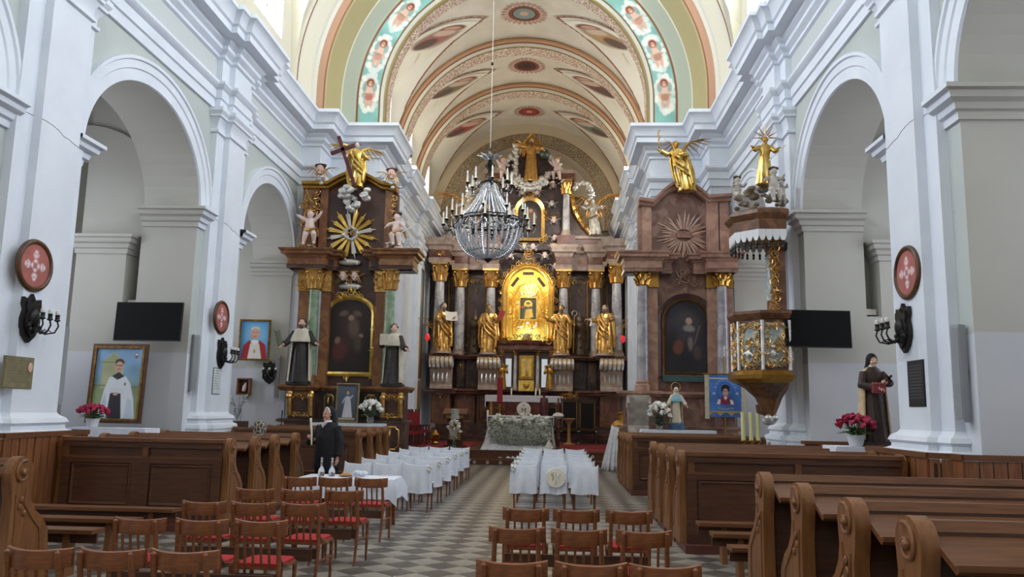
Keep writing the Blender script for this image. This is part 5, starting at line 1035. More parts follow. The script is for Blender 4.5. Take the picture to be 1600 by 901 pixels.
# ================================================================= SIDE ALTARS
YS = 22.45
brownm = marble('caramel brown marbling', '7a4f33', '94683f', 2.5, .35); rosem = marble('rose brown marble', '7d5a4e', '9c7a6c', 2.2, .3); rosel = marble('light rose marble', '9c7564', 'b38c78', 2.6, .3); greenm = marble('green marble', '8fa287', '748a70', 2.4, .2); choc = marble('chocolate marbling', '4b332c', '5f443b', 1.6, .4); sandm = marble('grey veined column', 'a8a3a6', '88848b', 2.4, .2)
def side_altar(name, label, X, mats):
    # X: x-coordinates; mats: body, pilaster, shaft, capital, ledge, back, trim
    body, pilm, shaft, capm, ledge, back, trimm = mats; r = thing(name, label, 'altar', (0, 0, 0))
    x0, x1 = X['x0'], X['x1']; xa, xb = X['c0'], X['c1']; pa, pb = X['p0'], X['p1']
    MB().box(x0+.1, x1-.1, YS+.1, 23.1, 0, 2.2, body).build('base_block', r, smooth=False)
    for a, b in X['ped']:
        MB().box(a, b, YS-.35, YS+.3, 0, 1.38, body).build('plinth', r, smooth=False)
        MB().box(a+.06, b-.06, YS-.28, YS+.3, 1.38, 2.2, body).build('pedestal', r, smooth=False)
    t = MB(); P = [(x0,23.1), (x0,YS-.32), (X['ped'][0][1],YS-.32), (X['ped'][0][1],YS+.05), (X['ped'][1][0],YS+.05), (X['ped'][1][0],YS-.32), (x1,YS-.32), (x1,23.1)]
    t.sweep(P, [(0,2.16), (.03,2.18), (.05,2.22), (.09,2.25), (.09,2.31), (0,2.32)], ledge, False); t.box(x0, x1, YS+.05, 23.1, 2.2, 2.315, ledge)
    for a, b in X['ped']: t.box(max(a, x0)-.02, min(b, x1)+.02, YS-.3, YS+.1, 2.2, 2.315, ledge)
    t.build('ledge', r, ang=30)
    t = MB(); t.sweep(P, [(0,1.3), (.06,1.32), (.06,1.38), (0,1.4)], body, False); t.build('plinth_moulding', r, ang=30)
    MB().box(pa-.05, pb+.05, YS+.35, 23.1, 2.3, X['ztop']-.2, back).build('back_panel', r, smooth=False)
    for x, w_ in X['pil']:
        pl_ = MB().box(x-w_/2, x+w_/2, YS+.12, YS+.5, 2.31, 5.7, pilm).build('pilaster', r, smooth=False); z_ = 5.6-X['hc']; t = MB(); t.box(x-w_/2-.03, x+w_/2+.03, YS+.06, YS+.4, z_, 5.58, capm)
        if X['hc'] > .5: foliage(t, [(x+dx, YS+.04, z_+dz) for dx in (-.1,.1) for dz in (.12,.3,.48)], .1, capm, int(x*10))
        t.build('pilaster_capital', pl_, smooth=False)
    for x in (xa, xb): column(r, x, YS-.05, 2.31, 5.62, .15, shaft, capm, X['hc'], ledge)
    for a, b, c in X['ent']: entab(r, [(a,23.0), (a,YS-.28), (b,YS-.28), (b,YS+.05), (c,YS+.05), (c,23.0)] if c > b else [(c,23.0), (c,YS+.05), (a,YS+.05), (a,YS-.28), (b,YS-.28), (b,23.0)], 5.58, .55, .26, (body, pilm, ledge)); MB().box(min(a,c)+.02, max(b,c)-.02, YS, 23.0, 5.58, 6.1, body).build('entablature_core', r, smooth=False)
    # attic
    for x, w_ in X['apil']: MB().box(x-w_/2, x+w_/2, YS+.15, 23.05, 6.12, X['ztop']-.12, pilm).build('attic_pilaster', r, smooth=False)
    pts = X['ped_curve']; t = MB(); n = len(pts); pr = [(0,.0), (-.08,.02), (-.1,.08), (-.2,.12), (-.22,.2), (.3,.22), (.3,0)]; k = len(pr)
    t.add([(x, YS+.15+o, z+dz) for x, z in pts for o, dz in pr], [(i*k+j, i*k+(j+1) % k, (i+1)*k+(j+1) % k, (i+1)*k+j) for i in range(n-1) for j in range(k)]+[tuple(range(k)), tuple(range((n-1)*k, n*k))[::-1]], trimm); t.build('pediment', r, ang=35)
    t = MB(); t.prism([(pts[0][0],6.1)]+[(x, z+.02) for x, z in pts]+[(pts[-1][0],6.1)], YS+.3, 23.05, back); t.build('attic_panel', r, smooth=False)
    return r
# ---- left
bz = lambda a, b, h, n=11: [(a+(b-a)*i/(n-1), h(i/(n-1))) for i in range(n)]
LA = side_altar('side_altar', 'left side altar in brown and gold with green columns and sunburst', dict(x0=-6.22, x1=-2.75, c0=-5.5, c1=-3.33, p0=-5.2, p1=-3.62, ped=[(-6.05,-5.2), (-3.5,-2.72)], pil=[(-5.22,.26), (-3.65,.26), (-5.85,.3)], hc=.62,
     ent=[(-6.2,-5.2,-4.98), (-3.6,-2.72,-3.95)], apil=[(-5.42,.22), (-3.52,.22), (-5.82,.45)], ztop=8.2, ped_curve=[(-6.05,7.98), (-5.3,7.98)]+bz(-5.3,-3.75, lambda t: 7.98+.32*math.sin(PI*t))+[(-3.3,7.9)]), (choc, brownm, greenm, gold, brownm, choc, gold2))
t = MB(); foliage(t, [(-5.95+.12*(i % 2), YS-.02, 6.4+i*.26) for i in range(6)], .17, gold, 5); foliage(t, [(-5.6, YS+.1, 7.3+i*.2) for i in range(4)], .12, gold, 6); foliage(t, [(-3.35, YS+.1, 7.1+i*.2) for i in range(4)], .1, gold, 7); t.build('gilt_scrolls', LA)
for a, b in ((-6.0,-5.25), (-3.42,-2.78)):
    t = MB()
    for e in (a+.08, b-.08): t.tube([(e, YS-.36, 2.12), (e, YS-.46, 1.95), (e, YS-.42, 1.75), (e, YS-.38, 1.5)], .07, gold, 7); t.ell((e, YS-.44, 2.0), .1, gold, 9, 6)
    t.tube([(a+.06,YS-.31,1.48), (b-.06,YS-.31,1.48), (b-.06,YS-.31,2.08), (a+.06,YS-.31,2.08), (a+.06,YS-.31,1.48)], .03, gold, 6); foliage(t, [(a+.2+i*.13, YS-.36, 2.0) for i in range(4)], .08, gold, 9); foliage(t, [(a+.2+i*.13, YS-.36, 1.52) for i in range(4)], .07, gold, 10)
    t.build('gilt_console', LA)
for a, b in ((-5.15,-4.75), (-4.0,-3.55), (-4.7,-4.05)): panelled(LA, a, b, YS+.03, 1.4, 2.15, mat('dark green panel', '23261f', .4), gold, .1, 'predella_panel', .02, .08)
panelled(LA, -3.42, -2.8, YS-.38, .55, 1.3, choc, gold, .1, 'plinth_panel', .025, .08)
def altarpiece(parent, xc, hw, z0, zs, rise, y, pic, fm, fw, carve=None):
    t = MB(); pin, pout = archpts(hw, zs, rise, 24, z0), archpts(hw+fw, zs, rise+fw, 24, z0-fw); k = len(pin)
    t.add([(xc+x, y-.03, z) for x, z in pin]+[(xc+x, y-.07, z) for x, z in archpts(hw+fw*.5, zs, rise+fw*.5, 24, z0-fw*.5)]+[(xc+x, y-.03, z) for x, z in pout]+[(xc+x, y+.03, z) for x, z in pin]+[(xc+x, y+.03, z) for x, z in pout],
          [f for i in range(k-1) for f in ((i, i+1, k+i+1, k+i), (k+i, k+i+1, 2*k+i+1, 2*k+i), (3*k+i, 3*k+i+1, i+1, i), (2*k+i, 2*k+i+1, 4*k+i+1, 4*k+i))]+[(0, k-1, 2*k-1, k), (k, 2*k-1, 3*k-1, 2*k)], fm)
    if carve: foliage(t, [(xc+x, y-.1, z) for x, z in carve], .1, fm, 15)
    f = t.build('altarpiece_frame', parent, ang=45)
    link('altarpiece_canvas', pic.mesh('altarpiece_canvas', lambda a, b: ((2*a-1)*hw+xc, y+.0, z0+b*((zs-z0)+rise*math.sqrt(max(0, 1-(2*a-1)**2))))), f)
p = Pic(48, 84, .57); p.fill('231a1a'); p.mottle(.25, 4, 3); p.ell(.3,.55,.16,.3,'4a3630',.7,1.0); p.ell(.16,.3,.1,.14,'6b2f2c',.7,.6); p.ell(.34,.62,.07,.14,'6f5a4c',.8,.7); p.ell(.3,.75,.04,.04,'9a7a66'); p.ell(.2,.82,.06,.04,'7a6255',.8,.6); p.ell(.38,.82,.06,.04,'7a6255',.8,.6); p.ell(.13,.45,.04,.05,'8c6d5a',.9,.5); p.ell(.4,.4,.05,.12,'54433a',.8,.7); p.ell(.44,.52,.03,.03,'8f7160')
altarpiece(LA, -4.53, .62, 2.72, 4.35, .42, YS+.3, p, goldb, .13, [(0,5.0), (-.15,4.95), (.15,4.95), (0,5.15), (-.3,4.88), (.3,4.88), (-.72,4.0), (.72,4.0), (-.72,3.3), (.72,3.3), (-.72,2.6), (.72,2.6), (0,2.58)])
SB = thing('sunburst', 'gilded sunburst with silver clouds and IHS monogram on the left side altar', 'sunburst', (-4.6, YS+.25, 6.68))
for i in range(16):
    a = 2*PI*i/16+.2; c, s_ = math.cos(a), math.sin(a); L_ = .82 if i % 2 else .74; t = MB()
    for d in (-.07, 0, .07): ca, sa = math.cos(a+d), math.sin(a+d); t.tube([(ca*.2,-.02,sa*.2), (ca*L_*.8,-.05,sa*L_*.8), (ca*(L_-abs(d)*2),-.02,sa*(L_-abs(d)*2))], [.025,.03,.004], goldb if i % 4 else rosw, 5)
    t.build('ray', SB)
t = MB(); t.tube([(.17*math.cos(k*PI/12), -.06, .17*math.sin(k*PI/12)) for k in range(25)], .05, silver, 8, False); [cloud(t, (.17*math.cos(a), -.08, .17*math.sin(a)), (.1,.04,.08), 3, silver, i) for i, a in enumerate([k*PI/4 for k in range(8)])]; link('cloud_ring', fuse(t, .016, 1, 'cloud_ring', silver), SB); text('IHS', .2, gold, SB, (0, -.17, 0), name='monogram', ext=.01)
for i, x in enumerate((-4.76, -4.42)): cherub(LA, (x, YS+.18, 5.45), .3, fleshp, gold, gold2)
t = MB(); cloud(t, (0,0,0), (.3,.1,.1), 7, silver, 3); t.ell((0,0,0), (.34,.1,.1), silver, 14, 8); link('small_cloud', fuse(t, .016, 1, 'small_cloud', silver), LA, (-4.6, YS+.25, 5.85)); link('small_cloud', fuse(t, .016, 1, 'small_cloud', silver), LA, (-4.55, YS+.25, 5.15))
gsil = mat('gold and silver robe', 'd9c07a', .3, .9, c2='b48a35', scale=4)
AC = thing('cross_bearing_angel', 'gilded angel holding a dark red cross atop the left side altar', 'statue', (-4.5, YS-.05, 7.75)); t = MB(); cloud(t, (0,-.05,.05), (.42,.22,.24), 14, silver, 8); cloud(t, (0,-.05,-.3), (.2,.15,.2), 7, silver, 9); link('cloud', fuse(t, .022, 1, 'cloud', silver), AC)
figure('figure', AC, (.05,-.1,.22), 1.35, gsil, fleshp, hairb, ((-.2,-.1,.7), (-.2,-.22,.62)), ((.2,-.05,.66), (.28,-.1,.6)), .25, amp=.22, hips=.03, wings=(goldb, ((-1,.3,.2), (.2,0,1), .42), ((1,.3,0), (-.2,0,1), .42)), vox=.012, mantle=True)
redw = mat('dark red cross', '52161d', .45); t = MB(); a, b = V((-.42,-.42,1.62)), V((.1,-.42,.2)); t.bar(a, b, .1, .07, redw, (0,1,0)); d = (b-a).normalized(); c = a.lerp(b, .27); x = V((-d.z,0,d.x)); t.bar(c-x*.36, c+x*.36, .1, .07, redw, (0,1,0)); t.build('cross', AC, smooth=False)
r = thing('putto', 'pink putto with raised arms on the left ledge of the left side altar', 'statue', (-5.72, YS-.1, 6.12)); t = MB(); cloud(t, (.1,0,.12), (.3,.15,.12), 8, silver, 12); link('cloud', fuse(t, .02, 1, 'cloud', silver), r); putto('figure', r, (0,0,.12), 1.1, fleshp, gold2, ((-.22,-.04,.74), (-.32,-.06,.8)), ((.2,-.04,.78), (.28,-.08,.9)), ((-.1,-.1,.28), (-.14,-.06,.06)), ((.12,-.14,.3), (.12,-.04,.1)), .2, gold)
r = thing('putto', 'seated pink putto with a sword on the right ledge of the left side altar', 'statue', (-3.2, YS-.1, 6.12)); t = MB(); cloud(t, (-.05,0,.14), (.3,.15,.14), 8, silver, 13); link('cloud', fuse(t, .02, 1, 'cloud', silver), r); putto('figure', r, (0,0,.05), 1.1, fleshp, hairb, ((-.2,-.06,.66), (-.26,-.1,.6)), ((.2,-.1,.62), (.26,-.16,.56)), ((-.08,-.18,.36), (-.02,-.16,.12)), ((.1,-.16,.36), (.14,-.14,.1)), -.2, gold); MB().bar((.15,-.2,.5), (.6,-.2,.75), .03, .01, silver, (0,1,0)).build('sword', r, smooth=False)
for x, z, lb in ((-5.5, 8.2, 'small gilded putto bust at the left pediment corner'), (-3.42, 8.08, 'small gilded putto bust at the right pediment corner')):
    r = thing('putto_bust', lb, 'statue', (x, YS-.05, z)); t = MB(); cloud(t, (0,0,.0), (.22,.14,.12), 7, silver, 5); link('cloud', fuse(t, .02, 1, 'cloud', silver), r); cherub(r, (0,-.05,.3), .34, flesh, gold, hairb)
creamr = mat('cream white cape', 'd6cfbf', .6, c2='c4bba8', scale=5); blackr = mat('black habit', '23201f', .55, c2='322d2a', scale=6); flowerg = mat('palm green', '48663f', .6)
def capelet(r, h, m):                                    # short shoulder cape
    t = MB(); rings(t, [(.62*h,.2*h,.115*h,0,-.01*h,1), (.68*h,.188*h,.108*h,0,-.005*h,.8), (.74*h,.155*h,.095*h,0,0,.4), (.8*h,.12*h,.075*h,0,0,.2), (.84*h,.06*h,.055*h,0,0,0)], m, 7, .05, 36); link('shoulder_cape', fuse(t, h*.012, 2, 'shoulder_cape', m), r)
r = thing('monk_statue', 'monk statue in white cape and black habit holding a palm, left pedestal', 'statue', (-5.72, YS-.28, 2.32)); MB().box(-.32,.32,-.2,.22,0,.06,blackr).build('base', r, smooth=False); f = figure('figure', r, (0,0,.05), 1.8, blackr, flesh, hairb, ((-.2,-.04,.62), (-.26,-.14,.56)), ((.2,-.05,.62), (.26,-.14,.6)), .1, cloak=creamr, beard=.01, amp=.12); capelet(f, 1.8, creamr); t = MB(); t.tube([(-.5,-.3,.95), (-.62,-.32,1.45)], .012, flowerg, 6); [leaf(t, (-.5-.12*k/8, -.3, 1.0+.45*k/8), (e,-.1,.9), .14, flowerg) for k in range(8) for e in (-1,1)]; t.build('palm_branch', r)
r = thing('monk_statue', 'monk statue in white cape holding a carved tablet, right pedestal of left altar', 'statue', (-3.12, YS-.28, 2.32)); MB().box(-.3,.3,-.2,.22,0,.06,blackr).build('base', r, smooth=False); f = figure('figure', r, (0,0,.05), 1.68, blackr, flesh, hairb, ((-.19,-.08,.62), (-.12,-.2,.66)), ((.2,-.05,.6), (.3,-.12,.56)), -.3, cloak=creamr, amp=.12, hy=.5, hp=.2); capelet(f, 1.68, creamr); MB().box(-.11,.11,-.02,.02,0,.3,creamr).build('tablet', r, (-.2,-.42,1.1), smooth=False); MB().tube([(.45,-.25,1.0), (.3,-.25,.2)], .012, silver, 6).build('staff', r)
# ---- right
RA = side_altar('side_altar', 'right side altar in rose brown marble with rayed relief and arched painting', dict(x0=3.15, x1=6.25, c0=3.72, c1=5.9, p0=4.1, p1=5.75, ped=[(3.3,4.15), (5.6,6.2)], pil=[(4.0,.32), (5.66,.26), (6.12,.2)], hc=.4,
     ent=[(3.25,4.2,4.5), (5.5,6.24,5.2)], apil=[(3.88,.26), (5.72,.34), (6.05,.26)], ztop=7.9, ped_curve=[(3.65,7.55), (4.05,7.5)]+bz(4.05,5.6, lambda t: 7.5+.14*t+.5*math.sin(PI*t))+[(6.25,7.68)]), (rosem, rosel, sandm, gold2, rosel, rosem, rosel))
p = Pic(48, 80, .6); p.fill('26222a'); p.mottle(.2, 4, 8); p.ell(.32,.75,.16,.12,'6f675c',.5,1.2); p.ell(.3,.6,.14,.2,'3a3640',.9,.6); p.ell(.34,.72,.05,.05,'b39a86'); p.ell(.34,.62,.09,.05,'a39a92',.8,.5); p.ell(.18,.36,.08,.11,'74402f',.9,.4); p.ell(.36,.4,.04,.1,'8b7b6e',.8,.6); p.ell(.46,.28,.06,.1,'574438',.8,.5); p.line([(.42,.4), (.5,.7)], .015, '7d6a55')
altarpiece(RA, 4.97, .56, 2.86, 4.35, .5, YS+.3, p, gold2, .05)
MB().box(4.3, 5.65, YS+.2, YS+.4, 2.6, 2.76, mat('teal sill', '3d5a5c', .5)).build('painting_sill', RA, smooth=False)
t = MB(); pin, pout = archpts(.66, 4.3, .62, 24, 2.7), archpts(.8, 4.3, .76, 24, 2.7); k = len(pin); t.add([(4.97+x, YS+.3, z) for x, z in pin]+[(4.97+x, YS+.22, z) for x, z in pout]+[(4.97+x, YS+.36, z) for x, z in pout], [f for i in range(k-1) for f in ((i,i+1,k+i+1,k+i), (k+i,k+i+1,2*k+i+1,2*k+i))], choc); t.build('painting_surround', RA, ang=45)
paler = marble('pale rose', 'c4a797', 'b08d7b', 3)
RR = thing('ray_relief', 'carved stone relief of sun rays on the right side altar attic', 'relief', (4.93, YS+.28, 6.72)); rg = random.Random(4)
t = MB()
for i in range(46):
    a = 2*PI*i/46+rg.uniform(-.04,.04); L_ = rg.uniform(.55,.95); t.tube([(.22*math.cos(a),-.02,.18*math.sin(a)), (L_*.7*math.cos(a),-.05,L_*.62*math.sin(a)), (L_*math.cos(a),-.01,L_*.85*math.sin(a))], [.02,.03,.006], paler if i % 3 else rosel, 5)
t.build('rays', RR); MB().box(-.2,.2,-.09,.0,-.07,.1,rosem).build('book_block', RR, smooth=False)
t = MB(); foliage(t, [(4.97+dx, YS+.3, 5.35+dz) for dx, dz in ((-.25,.05), (.25,.05), (0,.15), (0,-.1), (.1,.3), (-.1,.3))], .14, rosel, 3); t.build('rose_carving', RA)
def scrollcons(x, y, z, w, m, par):
    t = MB(); t.prism([(-p, q) for p, q in ((.4,0), (.42,-.2), (.25,-.5), (.16,-.8), (.25,-.95), (.25,-1.05), (0,-1.05), (0,0))], -w/2, w/2, m, 'x'); 
    for e in (-1, 1): t.tube([(e*w*.5, -.22-.2*math.cos(a)*(1-a*.09), -.24+.2*math.sin(a)*(1-a*.09)) for a in [k*.5 for k in range(14)]], .045, m, 6)
    t.build('scroll_console', par, (x, y, z))
scrollcons(3.55, YS-.28, 2.2, .55, mat('pale stone console', 'b5aca4', .5, c2='96897e', scale=5), RA)
AG = thing('gilded_angel', 'bronze gold angel with outspread wing leaning atop the right side altar', 'statue', (4.98, YS-.05, 7.85)); figure('figure', AG, (0,-.1,.05), 1.5, gsil, gold2, gold2, ((-.2,-.06,.72), (-.34,-.1,.82)), ((.16,-.1,.68), (.02,-.2,.66)), -.3, amp=.22, lean=(-.22,0), hips=.04, feet=gold2, wings=(gold2, ((-.5,.3,.6), (.2,0,1), .3), ((1,.2,.35), (-.3,0,1), .42)), vox=.012, mantle=True); t = MB(); t.tube([(-.78,-.2,1.25)]+[(-.8+.03*math.sin(k*2), -.22, 1.3+.07*k) for k in range(8)], .02, brass, 6); t.build('garland', AG)
# ================================================================= PULPIT
PU = thing('pulpit', 'gilded baroque pulpit with painted panels hanging from the right pier', 'pulpit', (5.62, 16.75, .098)); PU.scale = (.944,)*3
gb = mat('pulpit painted panel', '8fa3a6', .5, c2='c8cfc8', scale=5, lo=.4, hi=.6); pbr = marble('pulpit brown', '5a3a26', '7b5334', 3, .4)
def octo(r, z, n=8, ph=PI/8): return [(min(.37, r*math.cos(2*PI*i/n+ph)), r*math.sin(2*PI*i/n+ph), z) for i in range(n)]
def oct_loft(prof, m, name, par):
    t = MB(); vs = [p for r, z in prof for p in octo(r, z)]; k = len(prof); t.add(vs, [(i*8+j, i*8+(j+1) % 8, (i+1)*8+(j+1) % 8, (i+1)*8+j) for i in range(k-1) for j in range(8)]+[tuple(range(7,-1,-1)), tuple(range((k-1)*8, k*8))], m); return t.build(name, par, ang=20)
oct_loft([(.7,2.62), (.7,3.72)], pbr, 'basket', PU); oct_loft([(.74,3.72), (.78,3.76), (.84,3.84), (.84,3.9), (.6,3.92)], pbr, 'parapet_rim', PU); oct_loft([(.72,2.4), (.84,2.48), (.86,2.56), (.8,2.6), (.74,2.66)], gold2, 'gilt_moulding', PU)
oct_loft([(.1,1.72), (.14,1.76), (.2,1.9), (.28,2.1), (.5,2.3), (.72,2.42)], pbr, 'underside', PU)
t = MB(); t.ell((0,0,1.62), (.16,.14,.1), silver, 12, 8); t.ell((-.05,-.1,1.68), .08, silver, 9, 6); t.ell((.1,-.08,1.68), .08, silver, 9, 6); link('pendant', fuse(t, .015, 1, 'pendant', silver), PU); t = MB(); [t.tube([(-.1,-.05,1.75), (-.25,-.12,1.8), (-.3+k*.05,-.15,1.95)], [.03,.05,.02], pbr, 6) for k in range(2)]; t.build('root_scroll', PU)
rg = random.Random(2)
for i in range(8):
    a0, a1 = V(octo(.705, 0)[i]), V(octo(.705, 0)[(i+1) % 8])
    if a0.x > .36 and a1.x > .36: continue
    mid = (a0+a1)/2; nrm = V((mid.x, mid.y, 0)).normalized(); d = (a1-a0); w_ = d.length; ang = math.atan2(d.y, d.x)
    e = bpy.data.objects.new('basket_panel', MB().box(-w_*.4, w_*.4, -.02, .01, 2.75, 3.65, gb).mesh('basket_panel', False)); COL.objects.link(e); e.parent = PU; e.location = mid; e.rotation_euler = (0, 0, ang)
    t = MB(); foliage(t, [(e_*w_*.34, -.04, 2.85+.14*k) for e_ in (-1, 1) for k in range(6)]+[(x*w_*.3, -.04, z) for x in (-.6,0,.6) for z in (2.78,3.6)]+[(rg.uniform(-.2,.2)*w_, -.05, rg.uniform(2.9,3.3)) for k in range(5)], .085, gold, i); t.build('gilt_carving', e)
    t = MB(); putto_c = (rg.uniform(-.1,.1), -.05, 3.0); t.ell(putto_c, (.06,.05,.09), silver, 8, 6); t.ell((putto_c[0], -.06, 3.14), .045, silver, 8, 6); t.tube([(putto_c[0]-.12,-.06,2.98), (putto_c[0],-.06,3.05), (putto_c[0]+.12,-.06,2.95)], .025, silver, 6); t.build('silver_relief', e)
    MB().tube([tuple(a0+nrm*.03-mid+V((0,0,2.66))), tuple(a0+nrm*.03-mid+V((0,0,3.7)))], .04, silver, 7).build('corner_post', PU, tuple(mid))
# back board and canopy
t = MB(); t.box(.1, .36, -.3, .3, 3.9, 5.5, pbr); t.build('back_board', PU, smooth=False); t = MB(); foliage(t, [(.08, -.3+.05*math.sin(k), 4.0+k*.14) for k in range(11)]+[(.15, -.33, 4.05+k*.16) for k in range(9)], .1, gold, 5); t.box(.06, .12, -.15, .15, 4.2, 5.2, gb); t.build('back_carving', PU)
oct_loft([(.72,5.6), (.76,5.64), (.76,5.86), (.82,5.92), (.86,5.98), (.84,6.06), (.7,6.12), (.4,6.2)], pbr, 'canopy', PU); oct_loft([(.68,5.58), (.7,5.6)], gold2, 'canopy_soffit', PU)
wt = mat('white valance', 'dcdde0', .7)
for i in range(8):
    a0, a1 = V(octo(.74, 0)[i]), V(octo(.74, 0)[(i+1) % 8])
    if a0.x > .36 and a1.x > .36: continue
    n = 4
    for k in range(n):
        p0, p1 = a0.lerp(a1, k/n), a0.lerp(a1, (k+1)/n); m_ = (p0+p1)/2; q = [(p0.x,p0.y,5.64), (p1.x,p1.y,5.64), (p1.x,p1.y,5.5), (m_.x+(p1.x-p0.x)*.2,m_.y+(p1.y-p0.y)*.2,5.4), (m_.x-(p1.x-p0.x)*.2,m_.y-(p1.y-p0.y)*.2,5.4), (p0.x,p0.y,5.5)]
        nn = V((m_.x, m_.y, 0)).normalized()*.02; t = MB(); t.add(q+[tuple(V(v)+nn) for v in q], [(0,1,2,3,4,5), (11,10,9,8,7,6)]+[(j,(j+1)%6,6+(j+1)%6,6+j) for j in range(6)], wt); t.build('valance_tab', PU, smooth=False)
        MB().lathe([(.0,0), (.03,.03), (.02,.08), (.035,.1), (.01,.16)], (m_.x, m_.y, 5.22), plastic, 7).build('tassel', PU)
PC = thing('pulpit_crown_group', 'silvered putti and a rayed figure crowning the pulpit canopy', 'statue group', (5.62, 16.75, 5.95)); PC.scale = (1.12,)*3
t = MB(); cloud(t, (-.05,0,.12), (.5,.3,.14), 16, silver, 21); cloud(t, (0,0,.4), (.25,.2,.2), 8, silver, 22); link('rockwork', fuse(t, .025, 1, 'rockwork', mat('grey gold rockwork', '8d7f6a', .5, .3, c2='6b5d4a', scale=6)), PC)
for x, y, z, h, rz in ((-.5,-.1,.05,.6,.3), (.12,-.3,.05,.72,0), (.32,-.1,.05,.55,-.5)): putto('putto', PC, (x, y, z), h, mat('grey white carving', 'c9c3ba', .5, c2='a39a8e', scale=6), hairb, ((-.2,-.06,.66), (-.26,-.14,.6)), ((.2,-.08,.66), (.22,-.18,.72)), ((-.08,-.16,.34), (-.04,-.14,.1)), ((.1,-.14,.34), (.12,-.12,.1)), rz)
figure('rayed_figure', PC, (.02,0,.5), .95, gsil, gold2, gold2, ((-.2,-.06,.7), (-.28,-.14,.74)), ((.18,-.08,.66), (.22,-.16,.7)), 0, amp=.2, lean=(.06,0), vox=.014)
t = MB(); [t.tube([(.08+.06*math.cos(a),0,1.42+.06*math.sin(a)), (.08+.26*math.cos(a),0,1.42+.26*math.sin(a))], [.016,.004], gold2, 5) for a in (0,.5,1.0,1.57,2.1,2.6,3.14)]; t.build('ray_crown', PC); MB().tube([(.1,-.1,.95), (.42,-.1,1.25)], .012, silver, 6).build('lance', PC)
# ================================================================= CHANDELIER
CX, CY = -.27, 18.4
CHN = thing('crystal_chandelier', 'large crystal chandelier with many candle bulbs hanging in the nave', 'chandelier', (CX, CY, 0)); crys = mat('cut crystal', 'f0f0f2', .06, .55, spec=1., c2='a9abb0', scale=30, coat=.6); cirn = mat('dark bronze', '2f2a26', .4, .6)
def strand(pts, r):
    t = MB(); 
    for i, p in enumerate(pts): t.ell(p, (r, r, r*1.35), crys, 6, 4)
    return t.mesh('crystal_strand')
up_ = strand([(.16+(.72-.16)*(k/21)**1.5, 0, 6.98-.92*k/21) for k in range(22)], .027); lo2 = strand([(.1+.66*math.sin((1-k/23)*PI/2)**.8, 0, 5.22+.8*(1-math.cos((1-k/23)*PI/2))) for k in range(24)], .03); fest = strand([(.78, -.14+.28*k/9, 5.98-.12*math.sin(PI*k/9)) for k in range(10)], .02)
for i in range(34): o = link('crystal_strand', up_, CHN); o.rotation_euler = (0,0,2*PI*i/34)
for i in range(30): o = link('crystal_strand', lo2, CHN); o.rotation_euler = (0,0,2*PI*i/30)
for i in range(17): o = link('crystal_festoon', fest, CHN); o.rotation_euler = (0,0,2*PI*i/17)
def ringm(R, z, r, m): return MB().tube([(R*math.cos(2*PI*i/40), R*math.sin(2*PI*i/40), z) for i in range(41)], r, m, 6, False)
ringm(.76, 6.04, .03, cirn).build('lower_ring', CHN); ringm(.74, 6.12, .015, cirn).build('ring_gallery', CHN); ringm(.2, 7.0, .025, cirn).build('upper_ring', CHN); ringm(.45, 5.35, .015, cirn).build('basket_ring', CHN)
MB().lathe([(.02,5.1), (.09,5.16), (.06,5.24), (.03,5.3), (.03,6.9), (.12,7.0), (.07,7.12), (.05,7.3), (.12,7.42), (.05,7.5), (.04,7.6), (.1,7.68), (.02,7.75), (.015,7.85)], (0,0,0), cirn, 14).build('stem', CHN)
t = MB(); [leaf(t, (.05*math.cos(a), .05*math.sin(a), 7.55), (math.cos(a), math.sin(a), .5), .28, crys, .5) for a in [k*PI/4 for k in range(8)]]; t.build('crystal_palm', CHN)
MB().tube([(0,0,7.8), (0,0,17.7)], .009, mat('pale steel rod', 'b5b0a8', .4, .5), 6).build('suspension_rod', CHN); MB().ell((0,0,9.95), (.035,.035,.045), cirn, 10, 7).build('rod_knob', CHN)
bulbl = mat('candle bulb', 'f4f2ee', .35)
cm = MB(); cm.lathe([(.05,-.03), (.06,-.02), (.03,0), (.022,.01), (.022,.16)], (0,0,0), wax, 8); candm = cm.mesh('candle_sleeve'); cm = MB(); cm.lathe([(.012,.16), (.024,.19), (.016,.24), (0,.28)], (0,0,0), bulbl, 8); bulm = cm.mesh('bulb')
def arm_mesh(r0, z0, r1, z1): t = MB(); m = (r0+r1)/2; t.tube([(r0,0,z0), (m,0,z0-.18), (r1-.03,0,z0-.16), (r1,0,z1-.08), (r1,0,z1)], .014, cirn, 6); t.lathe([(.02,-.04), (.055,0), (.05,.01)], (r1,0,z1), cirn, 8); [t.ell((r1+.02*math.cos(k), .03*math.sin(k), z1-.1-.03*k), .02, crys, 6, 4) for k in range(4)]; [t.ell((r0+(r1-r0)*.5, 0, z0-.2-.035*k), .02, crys, 6, 4) for k in range(3)]; return t.mesh('arm')
A1, A2, A3 = arm_mesh(.76,6.02,1.06,6.0), arm_mesh(.2,6.98,.52,6.98), arm_mesh(.76,6.04,.86,6.28)
for n, am, r1, z1, off in ((12, A1, 1.06, 6.0, 0), (8, A2, .52, 6.98, .2), (10, A3, .86, 6.28, .25)):
    for i in range(n):
        a = 2*PI*i/n+off; o = link('arm', am, CHN); o.rotation_euler = (0,0,a); c = link('candle_sleeve', candm, o, (r1,0,z1+.03)); link('bulb', bulm, o, (r1,0,z1+.03))
